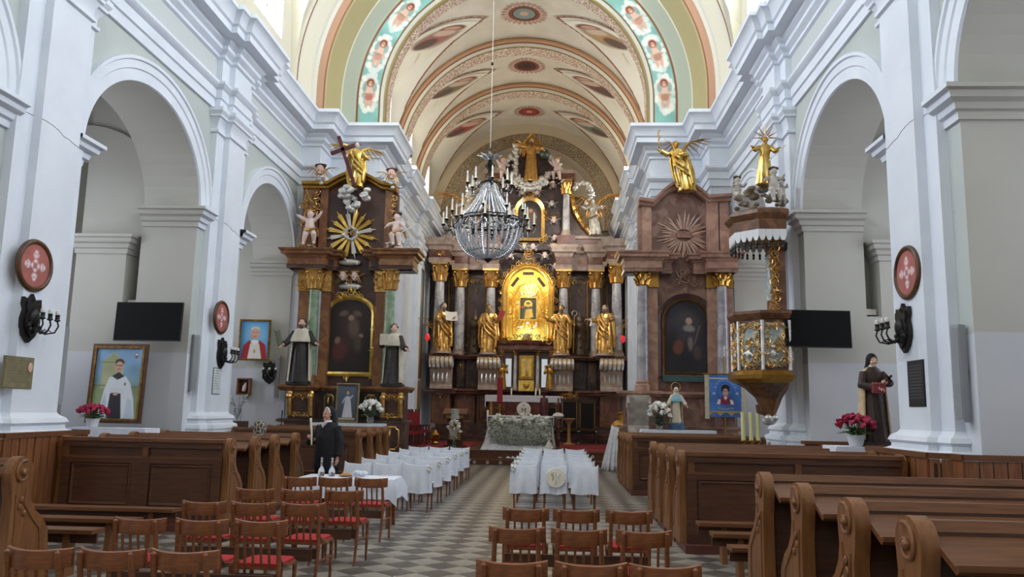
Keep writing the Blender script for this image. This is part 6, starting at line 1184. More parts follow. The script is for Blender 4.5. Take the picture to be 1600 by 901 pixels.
# ================================================================= SANCTUARY FURNISHINGS
p0, p1 = at(768,650,28.0), at(860,650,28.0); xm, hw = (p0.x+p1.x)/2, (p1.x-p0.x)/2+.03
MA = thing('flower_altar', 'front altar table draped with tulle and covered in white roses and greenery', 'altar table', (xm, 28.0, ZP)); MB().box(-hw, hw, 0, .9, 0, 1.08, oak_d).build('body', MA, smooth=False); MB().box(-hw-.1, hw+.08, -.06, .95, 1.08, 1.13, linen).box(-hw-.12, -hw-.08, -.05, .93, .75, 1.12, lace).box(hw+.06, hw+.1, -.05, .93, .8, 1.12, lace).build('altar_cloth', MA, smooth=False)
gyp = mat('grey green greenery', 'b2b7ab', .8, c2='d6d8cf', scale=12); gyd = mat('dark foliage', '56634e', .8); rg = random.Random(11)
t = MB()
for i in range(2600):
    u = rg.uniform(-1,1); z = rg.uniform(.12,1.05); y = -.05-rg.uniform(.02,.4)*(1.25-abs(z-.5)); p = V((u*(hw-.02), y, z)); d = V((rg.uniform(-1,1), rg.uniform(-.8,.2), rg.uniform(-1,.6))).normalized()
    l = rg.uniform(.06,.24); q = d.orthogonal().normalized()*.012; t.add([p-q, p+q, p+d*l], [(0,1,2)], gyd if rg.random() < .25 else gyp)
    for k in range(2): e = p+d*l+V((rg.uniform(-.03,.03),)*3); t.add([e+V((-.009,0,0)), e+V((.009,0,0)), e+V((0,-.006,.016)), e+V((0,-.006,-.014))], [(0,1,2), (0,3,1)], rosw if rg.random() < .5 else gyp)
o = t.build('greenery', MA, smooth=False, fix=False); o['kind'] = 'stuff'
t = MB(); t.box(-hw+.03, hw-.03, -.16, -.0, .12, 1.05, mat('grey moss', '868d7f', .9, c2='a4aa9c', scale=14)); t.build('foliage_backing', MA, smooth=False)
def rose_mesh(m, s=.055):
    t = MB(); t.ell((0,0,0), (s*.55,s*.55,s*.6), m, 8, 6)
    for k in range(9): a = k*2.4; rr = s*(.45+.06*k); t.ell((rr*math.cos(a)*.8, rr*math.sin(a)*.8, -s*.05*k*.6), (s*.42,s*.42,s*.3), m, 7, 5)
    t.xf(Matrix.Rotation(1.2, 4, 'X')); return t.mesh('rose')
rose_w = rose_mesh(mat('white rose', 'ece8dc', .6), .07)
for i in range(64): o = link('rose', rose_w, MA, (-hw+.05+2*(hw-.05)*rg.random(), -.42+.25*rg.random(), 1.02+.22*(rg.random()-.3)-.06*(i % 3))); o.rotation_euler = (rg.uniform(-.5,.5), rg.uniform(-.5,.5), rg.uniform(-1,1))
tulle = mat('white tulle', 'd9d8dc', .9, c2='c6c4ca', scale=8)
def drape(pts_top, pts_bot, n, m, name, par, amp=.05, seed=0):    # gathered cloth lofted between two polylines
    t = MB(); k = 7; vs = []
    for j in range(k):
        s_ = j/(k-1)
        for i in range(n):
            u = i/(n-1)*(len(pts_top)-1); a = min(int(u), len(pts_top)-2); f = u-a; A = V(pts_top[a]).lerp(V(pts_top[a+1]), f); B_ = V(pts_bot[a]).lerp(V(pts_bot[a+1]), f); p = A.lerp(B_, s_); p += V((.3,-1,.0))*amp*s_*math.sin(i*1.7+seed); vs.append(p)
    t.add(vs, [(j*n+i, j*n+i+1, (j+1)*n+i+1, (j+1)*n+i) for j in range(k-1) for i in range(n-1)], m); o = t.build(name, par, ang=80); md = o.modifiers.new('s', 'SOLIDIFY'); md.thickness = .012; return o
drape([(-hw-.02,-.02,1.05), (-hw,-.1,.5), (-hw+.3,-.34,.2), (0,-.36,.16), (hw-.2,-.3,.2)], [(-hw-.2,-.25,.05), (-hw-.38,-.8,-.2), (-.35,-1.0,-.24), (.1,-1.05,-.25), (hw-.1,-.9,-.25)], 46, tulle, 'tulle_drape', MA, .05)
drape([(hw-.02,-.05,1.08), (hw+.02,.1,1.08), (hw+.05,.5,1.08)], [(hw+.1,-.15,.02), (hw+.16,.1,.02), (hw+.12,.6,.02)], 20, tulle, 'side_tulle', MA, .03, 2)
def bouquet(name, label, loc, h, w_, flowers, green, nf, pot=None, potm=None, seed=0, fm=None, cat='flowers', potname='vase', group=None):
    r = thing(name, label, cat, loc, 0, group); rg = random.Random(seed); ph = .0
    if pot: ph = pot[-1][1]; MB().lathe(pot, (0,0,0), potm, 16).build(potname, r)
    t = MB()
    for i in range(70):
        a = rg.uniform(0, 6.28); e = rg.uniform(.1,1.2); d = V((math.cos(a)*math.cos(e), math.sin(a)*math.cos(e), math.sin(e))); p = V((0,0,ph-.02)); l = h*rg.uniform(.5,.95); q = V((d.x*w_, d.y*w_, d.z*l)); mid = q*.5+V((0,0,h*.15)); t.tube([p, p+mid, p+q], [.004,.02*min(1,h*3),.003], green, 4, flat=.3)
    t.build('foliage', r)
    for i in range(nf):
        a = i*2.4; e = .15+1.3*((i+.5)/nf); o = link('bloom', fm, r, (w_*math.cos(a)*math.cos(e)*.95, w_*math.sin(a)*math.cos(e)*.8, ph+h*(.35+.6*math.sin(e)))); o.rotation_euler = (rg.uniform(-.6,.6), rg.uniform(-.6,.6), a)
    return r
# lectern with bouquet
lx = at(712, 650, 28.6).x
LE = thing('lectern', 'wooden lectern with gilt front left of the flower altar', 'lectern', (lx, 28.6, ZP)); MB().box(-.36,.36,-.2,.25,0,.08,oak).box(-.26,.26,-.1,.18,.08,1.0,oak).build('pedestal', LE, smooth=False); t = MB(); t.prism([(-.35,1.12), (.3,1.3), (.3,1.34), (-.35,1.16)], -.42, .42, oak_t, 'x'); t.box(-.42,.42,-.3,.28,.95,1.14,oak_d); t.build('reading_desk', LE, smooth=False); MB().box(-.3,.3,-.32,-.29,1.0,1.1,gold2).box(-.2,.2,-.13,-.1,.25,.9,gold2).build('gilt_panels', LE, smooth=False)
bouquet('floor_bouquet', 'tall white bouquet with grey greenery before the lectern', (lx+.02, 28.1, ZP), .75, .24, 16, gyp, 16, [(.1,0), (.1,.05), (.05,.1), (.07,.2), (.07,.22)], gyd, 3, rose_w)
t = MB(); t.lathe([(.0,0), (.16,.0), (.12,.15), (.16,.3), (.0,.34)], (0,0,0), mat('white grey wreath', 'b9bdb8', .8, c2='8f968c', scale=20, bump=.6), 14, fold=7, amp=.06); t.xf(Matrix.Translation((0,-.02,0))); tag(t.build('white_wreath', loc=(lx+.02, 28.22, ZP+.98)), 'pale round floral ornament on the lectern front above the bouquet', 'ornament')
bx = at(683, 676, 31).x; t = MB(); t.lathe([(.12,0), (.16,.03), (.13,.1), (.17,.2), (.17,.34), (.11,.4), (.06,.5)], (0,0,0), brass, 14); tag(t.build('brass_urn', loc=(bx, 30.5, ZP+.02)), 'small brass urn on the red carpet left of the lectern', 'urn')
# red chairs at the left wall and dark chairs at the right
redc = mat('red upholstery', '8b1f26', .85); redw2 = mat('red brown wood', '5e2b20', .45)
def upchair(loc, rz, label, fm, um, group, h=1.25, gilt=None, w_=.55):
    r = thing('upholstered_chair', label, 'chair', loc, rz, group); 
    for x in (-w_*.44, w_*.44):
        for y in (-.24, .24): MB().bar((x,y,0), (x,y,.42), .05, .05, fm, (0,1,0)).build('leg', r, smooth=False)
        t = MB(); t.bar((x,.25,.4), (x,.3,h), .05, .05, fm, (0,1,0)); t.ell((x,.3,h+.03), .035, fm, 8, 6); t.build('back_post', r, smooth=False); t = MB(); t.bar((x,-.22,.42), (x,-.22,.64), .04, .04, fm, (0,1,0)); t.bar((x,-.26,.66), (x,.28,.66), .05, .04, fm); t.build('armrest', r, smooth=False)
    MB().box(-w_*.46,w_*.46,-.26,.26,.4,.5,um).build('seat', r, smooth=False); MB().box(-w_*.4,w_*.4,.22,.3,.55,h-.04,um).build('backrest', r, smooth=False)
    if gilt:
        t = MB(); t.tube([(-w_*.38,.2,.58), (w_*.38,.2,.58), (w_*.38,.2,h-.08), (-w_*.38,.2,h-.08), (-w_*.38,.2,.58)], .018, gilt, 5); [t.ell((x,-.25,z), .03, silver, 7, 5) for x in (-w_*.44,w_*.44) for z in (.04,.5)]; t.box(-w_*.5,w_*.5,.22,.32,h-.03,h+.03,fm); t.build('gilt_edging', r)
    return r
for i in range(5): upchair((-3.75, 28.3+i*.72, ZP+.02), PI/2-.5, 'red upholstered chair along the left chancel wall, %s of five' % ('nearest', 'second', 'third', 'fourth', 'farthest')[i], redw2, redc, 'red chairs along the chancel wall', 1.2)
dk = mat('black velvet', '150d0d', .9); ebony = mat('dark gilt chair wood', '33201a', .45)
for i, (u, h) in enumerate(((858,1.5), (890,1.75), (918,1.7))): upchair((at(u, 650, 33.2).x, 33.2, ZP+.02), 0, ('dark velvet chair behind the flower altar', 'dark velvet presider chair with tall gilt crest', 'dark velvet armchair at the right of the presider')[i], ebony, dk, 'dark presider chairs', h, gold2, .75)
t = MB(); foliage(t, [(dx, 0, dz) for dx, dz in ((-.25,.1), (.25,.1), (0,.25), (-.12,.15), (.12,.15), (0,.1))], .12, gold2, 2); cr = [o for o in bpy.data.objects if o.get('label', '') == 'dark velvet presider chair with tall gilt crest'][0]; t.build('crest', cr, (0,.26,1.78))
def stand(name, label, u, y, prof, m, cat, z=ZP, v=660): t = MB(); t.lathe(prof, (0,0,0), m, 16); return tag(t.build(name, loc=(at(u, v, y).x, y, z)), label, cat)
stand('gilt_pedestal', 'slender gilt wooden pedestal before the presider chair', 889, 32.4, [(.22,0), (.22,.04), (.1,.1), (.06,.2), (.06,.75), (.1,.85), (.16,.92), (.24,1.0), (.24,1.04)], mat('light gilt wood', 'a67d4d', .45), 'pedestal')
rb = mat('oxblood candlestick', '5a2420', .4)
CS = thing('floor_candlestick', 'dark red turned candlestick with white cup right of the flower altar', 'candlestick', (at(872,670,28.3).x, 28.3, ZP)); MB().lathe([(.2,0), (.2,.05), (.07,.12), (.05,.3), (.08,.35), (.04,.42), (.045,.7), (.08,.75), (.04,.82), (.05,1.0), (.02,1.05)], (0,0,0), rb, 14).build('shaft', CS); MB().lathe([(.03,1.03), (.14,1.1), (.2,1.14), (.16,1.22), (.05,1.26)], (0,0,0), rosw, 16).build('cup', CS); MB().lathe([(.03,1.2), (.03,1.75)], (0,0,0), rb, 10).build('dark_candle', CS)
CS = thing('floor_candlestick', 'dark turned candlestick left of the flower altar', 'candlestick', (at(764,670,28.3).x-.05, 28.2, ZP)); MB().lathe([(.16,0), (.16,.05), (.05,.12), (.035,.3), (.06,.36), (.03,.45), (.03,.85), (.09,.95), (.02,1.0)], (0,0,0), brass, 14).build('shaft', CS); MB().lathe([(.035,.98), (.035,1.3)], (0,0,0), wax, 10).build('candle', CS)
PCN = thing('paschal_candle', 'tall red wrapped paschal candle on a stand left of the altar', 'candle', (at(781,620,31.5).x, 31.5, ZP)); MB().lathe([(.2,0), (.2,.05), (.05,.1), (.04,.9), (.1,1.0), (.04,1.05), (.04,1.55), (.1,1.6)], (0,0,0), brass, 14).build('stand', PCN); MB().lathe([(.11,1.6), (.11,2.35), (.1,2.36), (.1,2.55)], (0,0,0), mat('red candle wrap', 'a51f2b', .5), 14).build('candle', PCN)
r = thing('red_vase', 'dark red slim vase with dry stems on the right of the altar', 'vase', (at(850,635,30.8).x, 30.8, ZP)); MB().lathe([(.14,0), (.14,.9), (.12,.92), (.12,1.0), (.14,1.02), (.17,1.4), (.15,1.75), (.12,1.8)], (0,0,0), rb, 14).build('vase', r); t = MB(); [t.tube([(0,0,1.75), (.1*math.sin(k), .05*math.cos(k), 2.0), (.2*math.sin(k*1.3), .1, 2.15)], .012, rb, 5) for k in range(7)]; t.build('stems', r)
LT = thing('white_lantern', 'small white lantern standing on the sanctuary step edge', 'lantern', (at(858,690,26.7).x, 26.75, .155)); MB().box(-.12,.12,-.12,.12,0,.05,rosw).box(-.12,.12,-.12,.12,.36,.4,rosw).build('frame', LT, smooth=False); MB().lathe([(.15,.4), (.1,.5), (.03,.6), (.03,.65)], (0,0,0), rosw, 4).build('roof', LT); MB().lathe([(.05,.05), (.05,.3)], (0,0,0), wax, 10).build('candle', LT)
for x in (-.1,.1): 
    for y in (-.1,.1): MB().box(x-.015,x+.015,y-.015,y+.015,.05,.36,rosw).build('post', LT, smooth=False)
# baptismal font with tulle
fx = at(976, 650, 25.4)
FN = thing('gilt_font', 'ribbed golden baptismal font with lid at the right chancel corner', 'font', (fx.x, 25.4, 0)); MB().lathe([(.4,0), (.4,.1), (.18,.2), (.14,.6), (.2,.8), (.34,.95), (.4,1.15), (.42,1.3), (.4,1.36), (.3,1.45), (.2,1.5), (.2,1.66), (.24,1.7), (.1,1.76)], (0,0,0), gold2, 24, fold=12, amp=.02).build('basin', FN)
drape([(-.4,-.1,1.35), (-.36,-.25,1.3), (-.2,-.4,1.28)], [(-.75,-.4,.02), (-.6,-.75,.02), (-.2,-.85,.02)], 20, tulle, 'tulle_drape', FN, .05, 3)
# sanctuary lamps and wall clutter in the chancel
for s, u, v in ((-1, 668, 525), (1, 973, 528)):
    x = s*4.3; y = 33.4; q = at(u, v, 33.4); r = thing('sanctuary_lamp', 'small red hanging sanctuary lamp on the %s chancel wall' % ('left' if s < 0 else 'right'), 'lamp', (q.x, 33.4, q.z)); MB().lathe([(.02,-.2), (.09,-.14), (.1,0), (.07,.1)], (0,0,0), mat('red glass', 'c0202c', .2, emit=.3), 12).build('glass', r); t = MB(); t.tube([(0,0,.1), (0,0,.75)], .008, brass, 5); [t.tube([(0,0,.5), (.25*math.cos(a),.0,.5+.25*math.sin(a))], .012, gold2, 5) for a in [k*PI/4 for k in range(8)]]; t.bar((0,0,.75), (s*4.42-q.x,0,.75), .03, .03, brass); t.build('bracket', r)
p = Pic(60, 100, .5); p.grad('8a7355', '7fa0b4'); p.mottle(.25, 3, 5); p.ell(.25,.75,.14,.12,'c9b48e',.8,.6); p.ell(.3,.5,.12,.2,'4f6f8c',.9,.5); p.ell(.18,.3,.1,.18,'7d4f3c',.9,.5); p.ell(.33,.25,.09,.15,'a08a62',.9,.5); p.ell(.28,.82,.05,.05,'c6a284'); p.ell(.2,.55,.05,.06,'b8936f')
framed('wall_painting', (-4.52, 34.6, 3.1), PI/2, 0, 1.3, 4.6, p, 'tall coloured painting on the left chancel wall behind the side altar', 'painting', gframe, bframe, .08)
t = MB(); t.box(-4.56,-4.48,33.9,35.5,1.2,2.9,mat('tan wall panel', '8d7350', .6, c2='735c3e', scale=18)); tag(t.build('tan_panel', smooth=False), 'tan patterned panel under the left chancel wall painting', 'panel')  # flat tan panel on the chancel wall, no stall behind it

# lamps added on the chancel cornice to brighten the high altar
for s in (-1, 1):
    loc = V((s*3.95, 27.6, 10.45)); r = thing('added_fill_light', 'added fill light on the %s chancel cornice turned to the high altar' % ('left' if s < 0 else 'right'), 'lamp', loc, -s*.35)
    MB().box(-.12,.12,-.1,.08,.08,.26,iron).build('housing', r, smooth=False); MB().box(-.03,.03,-.03,.03,0,.08,iron).build('foot', r, smooth=False)
    ld = bpy.data.lights.new('added_fill_beam', 'SPOT'); ld.energy = 1000; ld.color = (1, .95, .88); ld.spot_size = 1.25; ld.spot_blend = .8; ld.shadow_soft_size = .15; lo_ = bpy.data.objects.new('added_fill_beam', ld); COL.objects.link(lo_); lo_.location = loc+V((0,.12,.18)); lo_.rotation_euler = (V((-s*.6, 36.8, 6.2))-lo_.location).to_track_quat('-Z', 'Y').to_euler()
# ================================================================= FRESCOES
def zpt(u, v, z): d = _F + _R*((u-800)/FPX) + _U*((450.5-v)/FPX); return CAM + d*((z-CAM.z)/d.z)
LS = .95; LT_ = PI*4.66+2*LS; asp = LT_/.72; p = Pic(700, 30, asp); p.soft = .04; p.fill('84b3aa'); p.mottle(.05, 3, 2)
def angel(th, seed):
    x0 = ((1-th/PI)*PI*4.66+LS)/.72; up = 1 if th > PI/2 else -1; rg = random.Random(seed); P = lambda lx, ly: (x0+up*ly, .5+lx)
    for k in range(16): a = k*.39; f_ = rg.uniform(.85,1.12); X, Y = P(.36*f_*math.cos(a), .8*f_*math.sin(a)); p.ell(X, Y, rg.uniform(.12,.2), rg.uniform(.1,.15), rg.choice(('e8e6da','dfe0d6','cfd6ce')), .95)
    for k in range(7): X, Y = P(rg.uniform(-.25,.25), rg.uniform(-.7,.6)); p.ell(X, Y, .14, .12, 'd9d6cc', .8)
    for e in (-1, 1): X, Y = P(e*.22, .25); p.ell(X, Y, .22, .1, '8f9f96', .9)
    for e in (-1, 1): X, Y = P(e*.1, -.4); p.ell(X, Y, .28, .08, 'd3a48e'); X, Y = P(e*.2-.02, -.1); p.ell(X, Y, .16, .06, 'd8ab94')
    X, Y = P(0, .0); p.ell(X, Y, .3, .15, 'dcb39c'); X, Y = P(0, -.2); p.ell(X, Y, .16, .18, rg.choice(('b4685c', 'a97c66', 'c08a7a')), .9); X, Y = P(.05, -.08); p.ell(X, Y, .05, .24, '9a8a70', .9)
    X, Y = P(0, .46); p.ell(X, Y, .2, .18, 'a9583e'); p.ell(X, Y-.0, .14, .12, '5a3526'); X, Y = P(0, .42); p.ell(X, Y, .12, .09, 'dcb49c')
    for e in (-1, 1): X, Y = P(e*.035, .44); p.ell(X, Y, .02, .016, '4a302a')
for i, (u, v) in enumerate(((584,145), (592,82), (628,20), (1045,145), (1028,82), (1002,22))):
    q = at(u, v, 24.26); angel(math.atan2(q.z-11.35, q.x), i)
for i, th in enumerate((1.15, 1.57, 2.0)): angel(th, 10+i)
p.put((p.Y < .035)*1., '7a5a38'); p.put((p.Y > .965)*1., '8a5b3c')
def band(a, b):
    l = a*LT_; r_ = 4.3+.72*b
    if l < LS: return (-r_, 24.258, 11.35-(LS-l))
    if l > LT_-LS: return (r_, 24.258, 11.35-(l-LT_+LS))
    th = PI*(1-(l-LS)/(PI*4.66)); return (r_*math.cos(th), 24.258, 11.35+r_*math.sin(th))
struct(link('trim_angel_fresco', p.mesh('angel_fresco', band, FRESCO)))
# ceiling medallions
for i, (u, v, R_, cc) in enumerate(((819,26,.78,'7d8f86'), (823,107,.72,'4d2a22'), (827,178,.7,'a83a34'))):
    c = zpt(u, v, 15.52); p = Pic(97, 24, 1.); p.fill('d8c9b0'); p.put((p.Y < .97)*1., 'a8766a', .8); p.put((p.Y < .7)*1., '6e3a2c'); p.put((p.Y < .64)*1., '8f5a44'); p.put((p.Y < .58)*1., '5a2c22'); p.put((p.Y < .5)*1., cc); p.put((p.Y < .2)*1., 'c9a08c' if i != 1 else '3a201c')
    for k in range(24): p.put(np.clip((.012-np.abs(p.X-(k+.5)/24))*80, 0, 1)*(p.Y > .72), 'ddcfb8', .9)
    def fm(a, b, c=c, R_=R_):
        th = 2*PI*a; rr = R_*b*(1+(.12*math.cos(24*th) if b > .95 else 0)); x, y = c.x+rr*math.cos(th), c.y+rr*math.sin(th); return (x, y, ZC+math.sqrt(RC*RC-x*x)-.02)
    struct(link('trim_ceiling_medallion_%d' % (i+1), p.mesh('ceiling_medallion', fm, FRESCO)))
# groin lines and saints painted in the lunettes
def groin(y0, y1, u, s): ym, hw = (y0+y1)/2, (y1-y0)/2; t_ = abs(u); xg = 1.3+(RC-1.3)*t_**1.15; return V((s*xg, ym+u*hw, ZC+math.sqrt(max(0, RC*RC-xg*xg))))
def lun(y0, y1, u, k, s): g = groin(y0, y1, u, s); zw = ZC+(13.5-ZC)*math.sqrt(max(0, 1-abs(u)**2.2)); return g.lerp(V((s*4.7, g.y, max(zw, 10.7))), k)
dots = pattern_mat('groin border', 'cdbda4', '7d5548', 9.)
for bi, (y0, y1) in enumerate(BAYC):
    for s in (-1, 1):
        t = MB(); t.tube([groin(y0, y1, -.98+1.96*k/40, s)-V((0,0,.01)) for k in range(41)], .035, brown, 5); vs = []
        for k in range(41):
            g = groin(y0, y1, -.98+1.96*k/40, s); x2 = abs(g.x)-.16*(1 if abs(g.x) < 4.6 else .3); vs += [g-V((0,0,.025)), V((s*max(.9, x2), g.y, ZC+math.sqrt(max(0, RC*RC-max(.9, x2)**2))-.03))]
        t.add(vs, [(2*k, 2*k+1, 2*k+3, 2*k+2) for k in range(40)], dots); trim(t)
        p = Pic(40, 34, 1.2); p.fill('ded7c3'); robe_c = ('a0685c', 'b08a58', '7a6a50', '6e4a40', 'a4483e', '6d7a6a')[bi*2+(s > 0)]
        p.ell(.52,.55,.46,.3,'8d7868',.85,.3); p.ell(.52,.55,.36,.2,robe_c); p.ell(.75,.55,.15,.15,'cbb3a0',.9); p.ell(.96,.55,.11,.17,'6b3d2e'); p.ell(.94,.55,.075,.12,'c39a80'); p.ell(.28,.55,.24,.16,'5d4a40',.9)
        link('trim_lunette_saint', p.mesh('lunette_saint', lambda a, b, s=s, y0=y0, y1=y1: lun(y0, y1, .3-.9*b, .66-.6*a, s)-V((0,-.02,.04)), FRESCO))['kind'] = 'structure'
# ================================================================= PEOPLE
blk = mat('black wool habit', '131216', .85, c2='1c1b20', scale=20); blk2 = mat('black veil cloth', '0e0e11', .8); collar = mat('white collar', 'dedce0', .8); skin = mat('skin', 'd09c86', .5, c2='c58c78', scale=15); eyed = mat('eyes', '2c201c', .3); shoe = mat('black shoes', '0c0b0b', .5)
nq = at(512, 700, 14.9)
NU = thing('person', 'person in black habit and veil holding a white candle beside the pews', 'person', (nq.x, 14.9, 0), -.55)
t = MB(); T = t.tube
T([(0,0,.85), (0,0,1.0), (0,0,1.2), (0,0,1.38), (0,0,1.45)], [.14,.15,.15,.14,.06], skin, 12, flat=.7); T([(0,.01,1.4), (0,-.01,1.52)], [.055,.05], skin, 10)
for e in (-1, 1): T([(e*.08,0,.88), (e*.09,-.01,.48), (e*.09,.02,.1)], [.085,.06,.045], skin, 10); T([(e*.09,.04,.06), (e*.1,-.08,.04), (e*.1,-.16,.03)], [.04,.04,.03], skin, 8)
hc = V((0,-.02,1.605)); q = head(t, hc, .225, skin, -.25, .05)
RH, LH = V((-.2,-.3,1.2)), V((.3,-.06,.76))
T([(-.17,0,1.38), (-.26,-.04,1.14), (-.24,-.2,1.13), RH-V((.0,-.06,.02))], [.055,.05,.04,.03], skin, 9); T([(.17,0,1.38), (.25,.02,1.1), (.29,-.02,.84)], [.055,.045,.03], skin, 9)
hand(t, RH-V((0,-.06,.0)), (.15,-1,.1), (-1,0,.2), .17, skin, 1.5, -1); hand(t, LH+V((0,.02,.06)), (.05,-.2,-1), (1,0,0), .17, skin, .5, 1)
link('body', fuse(t, .0075, 1, 'body', skin), NU)
t = MB(); eyes(t, q, .225, eyed); t.build('eyes', NU)
t = MB(); rings(t, [(.06,.25,.2,0,.0,1), (.3,.24,.19,0,0,1), (.7,.24,.185,0,0,.6), (.95,.22,.17,0,0,.2)], blk, 10, .05, 44); link('skirt', fuse(t, .014, 2, 'skirt', blk), NU)
t = MB(); rings(t, [(.64,.285,.215,0,0,1), (.8,.28,.21,0,0,.7), (1.0,.262,.195,0,-.005,.4), (1.2,.245,.18,0,-.01,.2), (1.34,.235,.155,0,0,.1), (1.42,.19,.115,0,0,0), (1.47,.08,.08,0,0,0)], blk, 7, .03, 44)
T = t.tube; T([(-.2,0,1.38), (-.31,-.04,1.12), (-.28,-.2,1.1), RH-V((.03,-.1,.02))], [.085,.08,.07,.06], blk, 12); T([(.2,0,1.38), (.3,.02,1.1), (.31,-.03,.86)], [.085,.075,.065], blk, 12); link('coat', fuse(t, .012, 2, 'coat', blk), NU)
t = MB(); rings(t, [(1.43,.1,.09,0,-.01,0), (1.5,.072,.068,0,-.01,0)], collar, 3, 0, 24); t.prism([(-.07,1.46), (.07,1.46), (.0,1.36)], -.15, -.1, collar); t.build('collar', NU)
t = MB(); R3 = Matrix.Rotation(-.25, 3, 'Z'); t.ell(hc+R3 @ V((0,.035,.02)), (.102,.105,.125), blk2, 18, 12); rings(t, [(1.2,.16,.07,0,.12,1), (1.36,.15,.085,0,.09,.6), (1.5,.11,.085,0,.06,.3), (1.62,.095,.09,0,.045,0)], blk2, 7, .05, 30); me = fuse(t, .011, 2, 'veil', blk2); bm = bmesh.new(); bm.from_mesh(me); Ri = R3.inverted()
bmesh.ops.delete(bm, geom=[v for v in bm.verts if (Ri @ (v.co-hc)).y < -.015 and v.co.z > 1.47 and abs((Ri @ (v.co-hc)).x) < .09], context='VERTS'); bm.to_mesh(me); bm.free(); link('veil', me, NU).modifiers.new('s', 'SOLIDIFY').thickness = .006
t = MB(); t.tube([hc+R3 @ V((.085*math.cos(a), -.022-.02*math.sin(a), .02+.1*math.sin(a))) for a in [k*PI/14 for k in range(15)]], .014, collar, 6); t.build('coif_edge', NU)
for e in (-1, 1): t = MB(); t.tube([(e*.09,.08,.045), (e*.1,-.06,.05), (e*.105,-.19,.035)], [.045,.055,.03], shoe, 10, flat=.8); t.build('shoe', NU)
cx_, cy_ = NU.location.x, NU.location.y; d = Matrix.Rotation(-.55, 3, 'Z') @ (RH+V((.05,.03,0))); CN = thing('hand_candle', 'slim white candle held by the person in black', 'candle', (cx_+d.x, cy_+d.y, 1.05)); MB().tube([(.01,0,0), (0,0,.22), (-.03,0,.48)], [.014,.018,.022], wax, 10).build('wax', CN); MB().tube([(-.03,0,.48), (-.031,0,.5)], .003, eyed, 5).build('wick', CN)
# seated person with patterned scarf
sq = at(405, 672, 13.72); SP = thing('person', 'seated person with a patterned grey headscarf and dark jacket in the left pew', 'person', (sq.x, 13.72, 0), PI)
t = MB(); T = t.tube; T([(0,0,.55), (0,0,.8), (0,-.02,1.02), (0,-.02,1.12)], [.15,.15,.16,.06], skin, 12, flat=.75); T([(0,-.02,1.1), (0,-.03,1.2)], [.05,.05], skin, 10); hc = V((0,-.05,1.33)); head(t, hc, .22, skin, 0, -.1)
for e in (-1, 1): T([(e*.09,0,.6), (e*.1,-.4,.6), (e*.1,-.42,.15)], [.08,.06,.045], skin, 10); T([(e*.1,-.38,.12), (e*.1,-.55,.12)], [.04,.035], skin, 8); T([(e*.17,0,1.06), (e*.24,-.06,.82), (e*.1,-.26,.74)], [.05,.045,.032], skin, 9); hand(t, (e*.1,-.26,.74), (-e*.6,-1,0), (0,0,1), .16, skin, .6, e)
link('body', fuse(t, .01, 1, 'body', skin), SP); jk = mat('dark patterned jacket', '2b2622', .85, c2='4d443a', scale=14)
t = MB(); rings(t, [(.52,.22,.18,0,0,.5), (.75,.22,.17,0,0,.3), (.98,.23,.15,0,-.01,.1), (1.08,.19,.12,0,-.01,0), (1.16,.08,.08,0,-.02,0)], jk, 7, .03, 36); [t.tube([(e*.18,0,1.04), (e*.26,-.06,.82), (e*.13,-.24,.74)], [.075,.07,.055], jk, 10) for e in (-1, 1)]; link('jacket', fuse(t, .014, 2, 'jacket', jk), SP)
t = MB(); [t.tube([(e*.09,.02,.58), (e*.11,-.42,.6), (e*.11,-.44,.16)], [.11,.085,.07], blk, 10) for e in (-1, 1)]; link('trousers', fuse(t, .016, 1, 'trousers', blk), SP)
sc = pattern_mat('patterned scarf', 'a39a8c', '453a33', 16.); t = MB(); t.ell(hc+V((0,.025,.03)), (.115,.13,.14), sc, 18, 12); t.tube([hc+V((0,.08,-.05)), hc+V((0,.13,-.14)), hc+V((.02,.16,-.24))], [.09,.08,.03], sc, 10); me = fuse(t, .012, 2, 'headscarf', sc); bm = bmesh.new(); bm.from_mesh(me); bmesh.ops.delete(bm, geom=[v for v in bm.verts if (v.co-hc).y < -.06 and v.co.z < 1.4 and abs(v.co.x) < .08], context='VERTS'); bm.to_mesh(me); bm.free(); link('headscarf', me, SP)
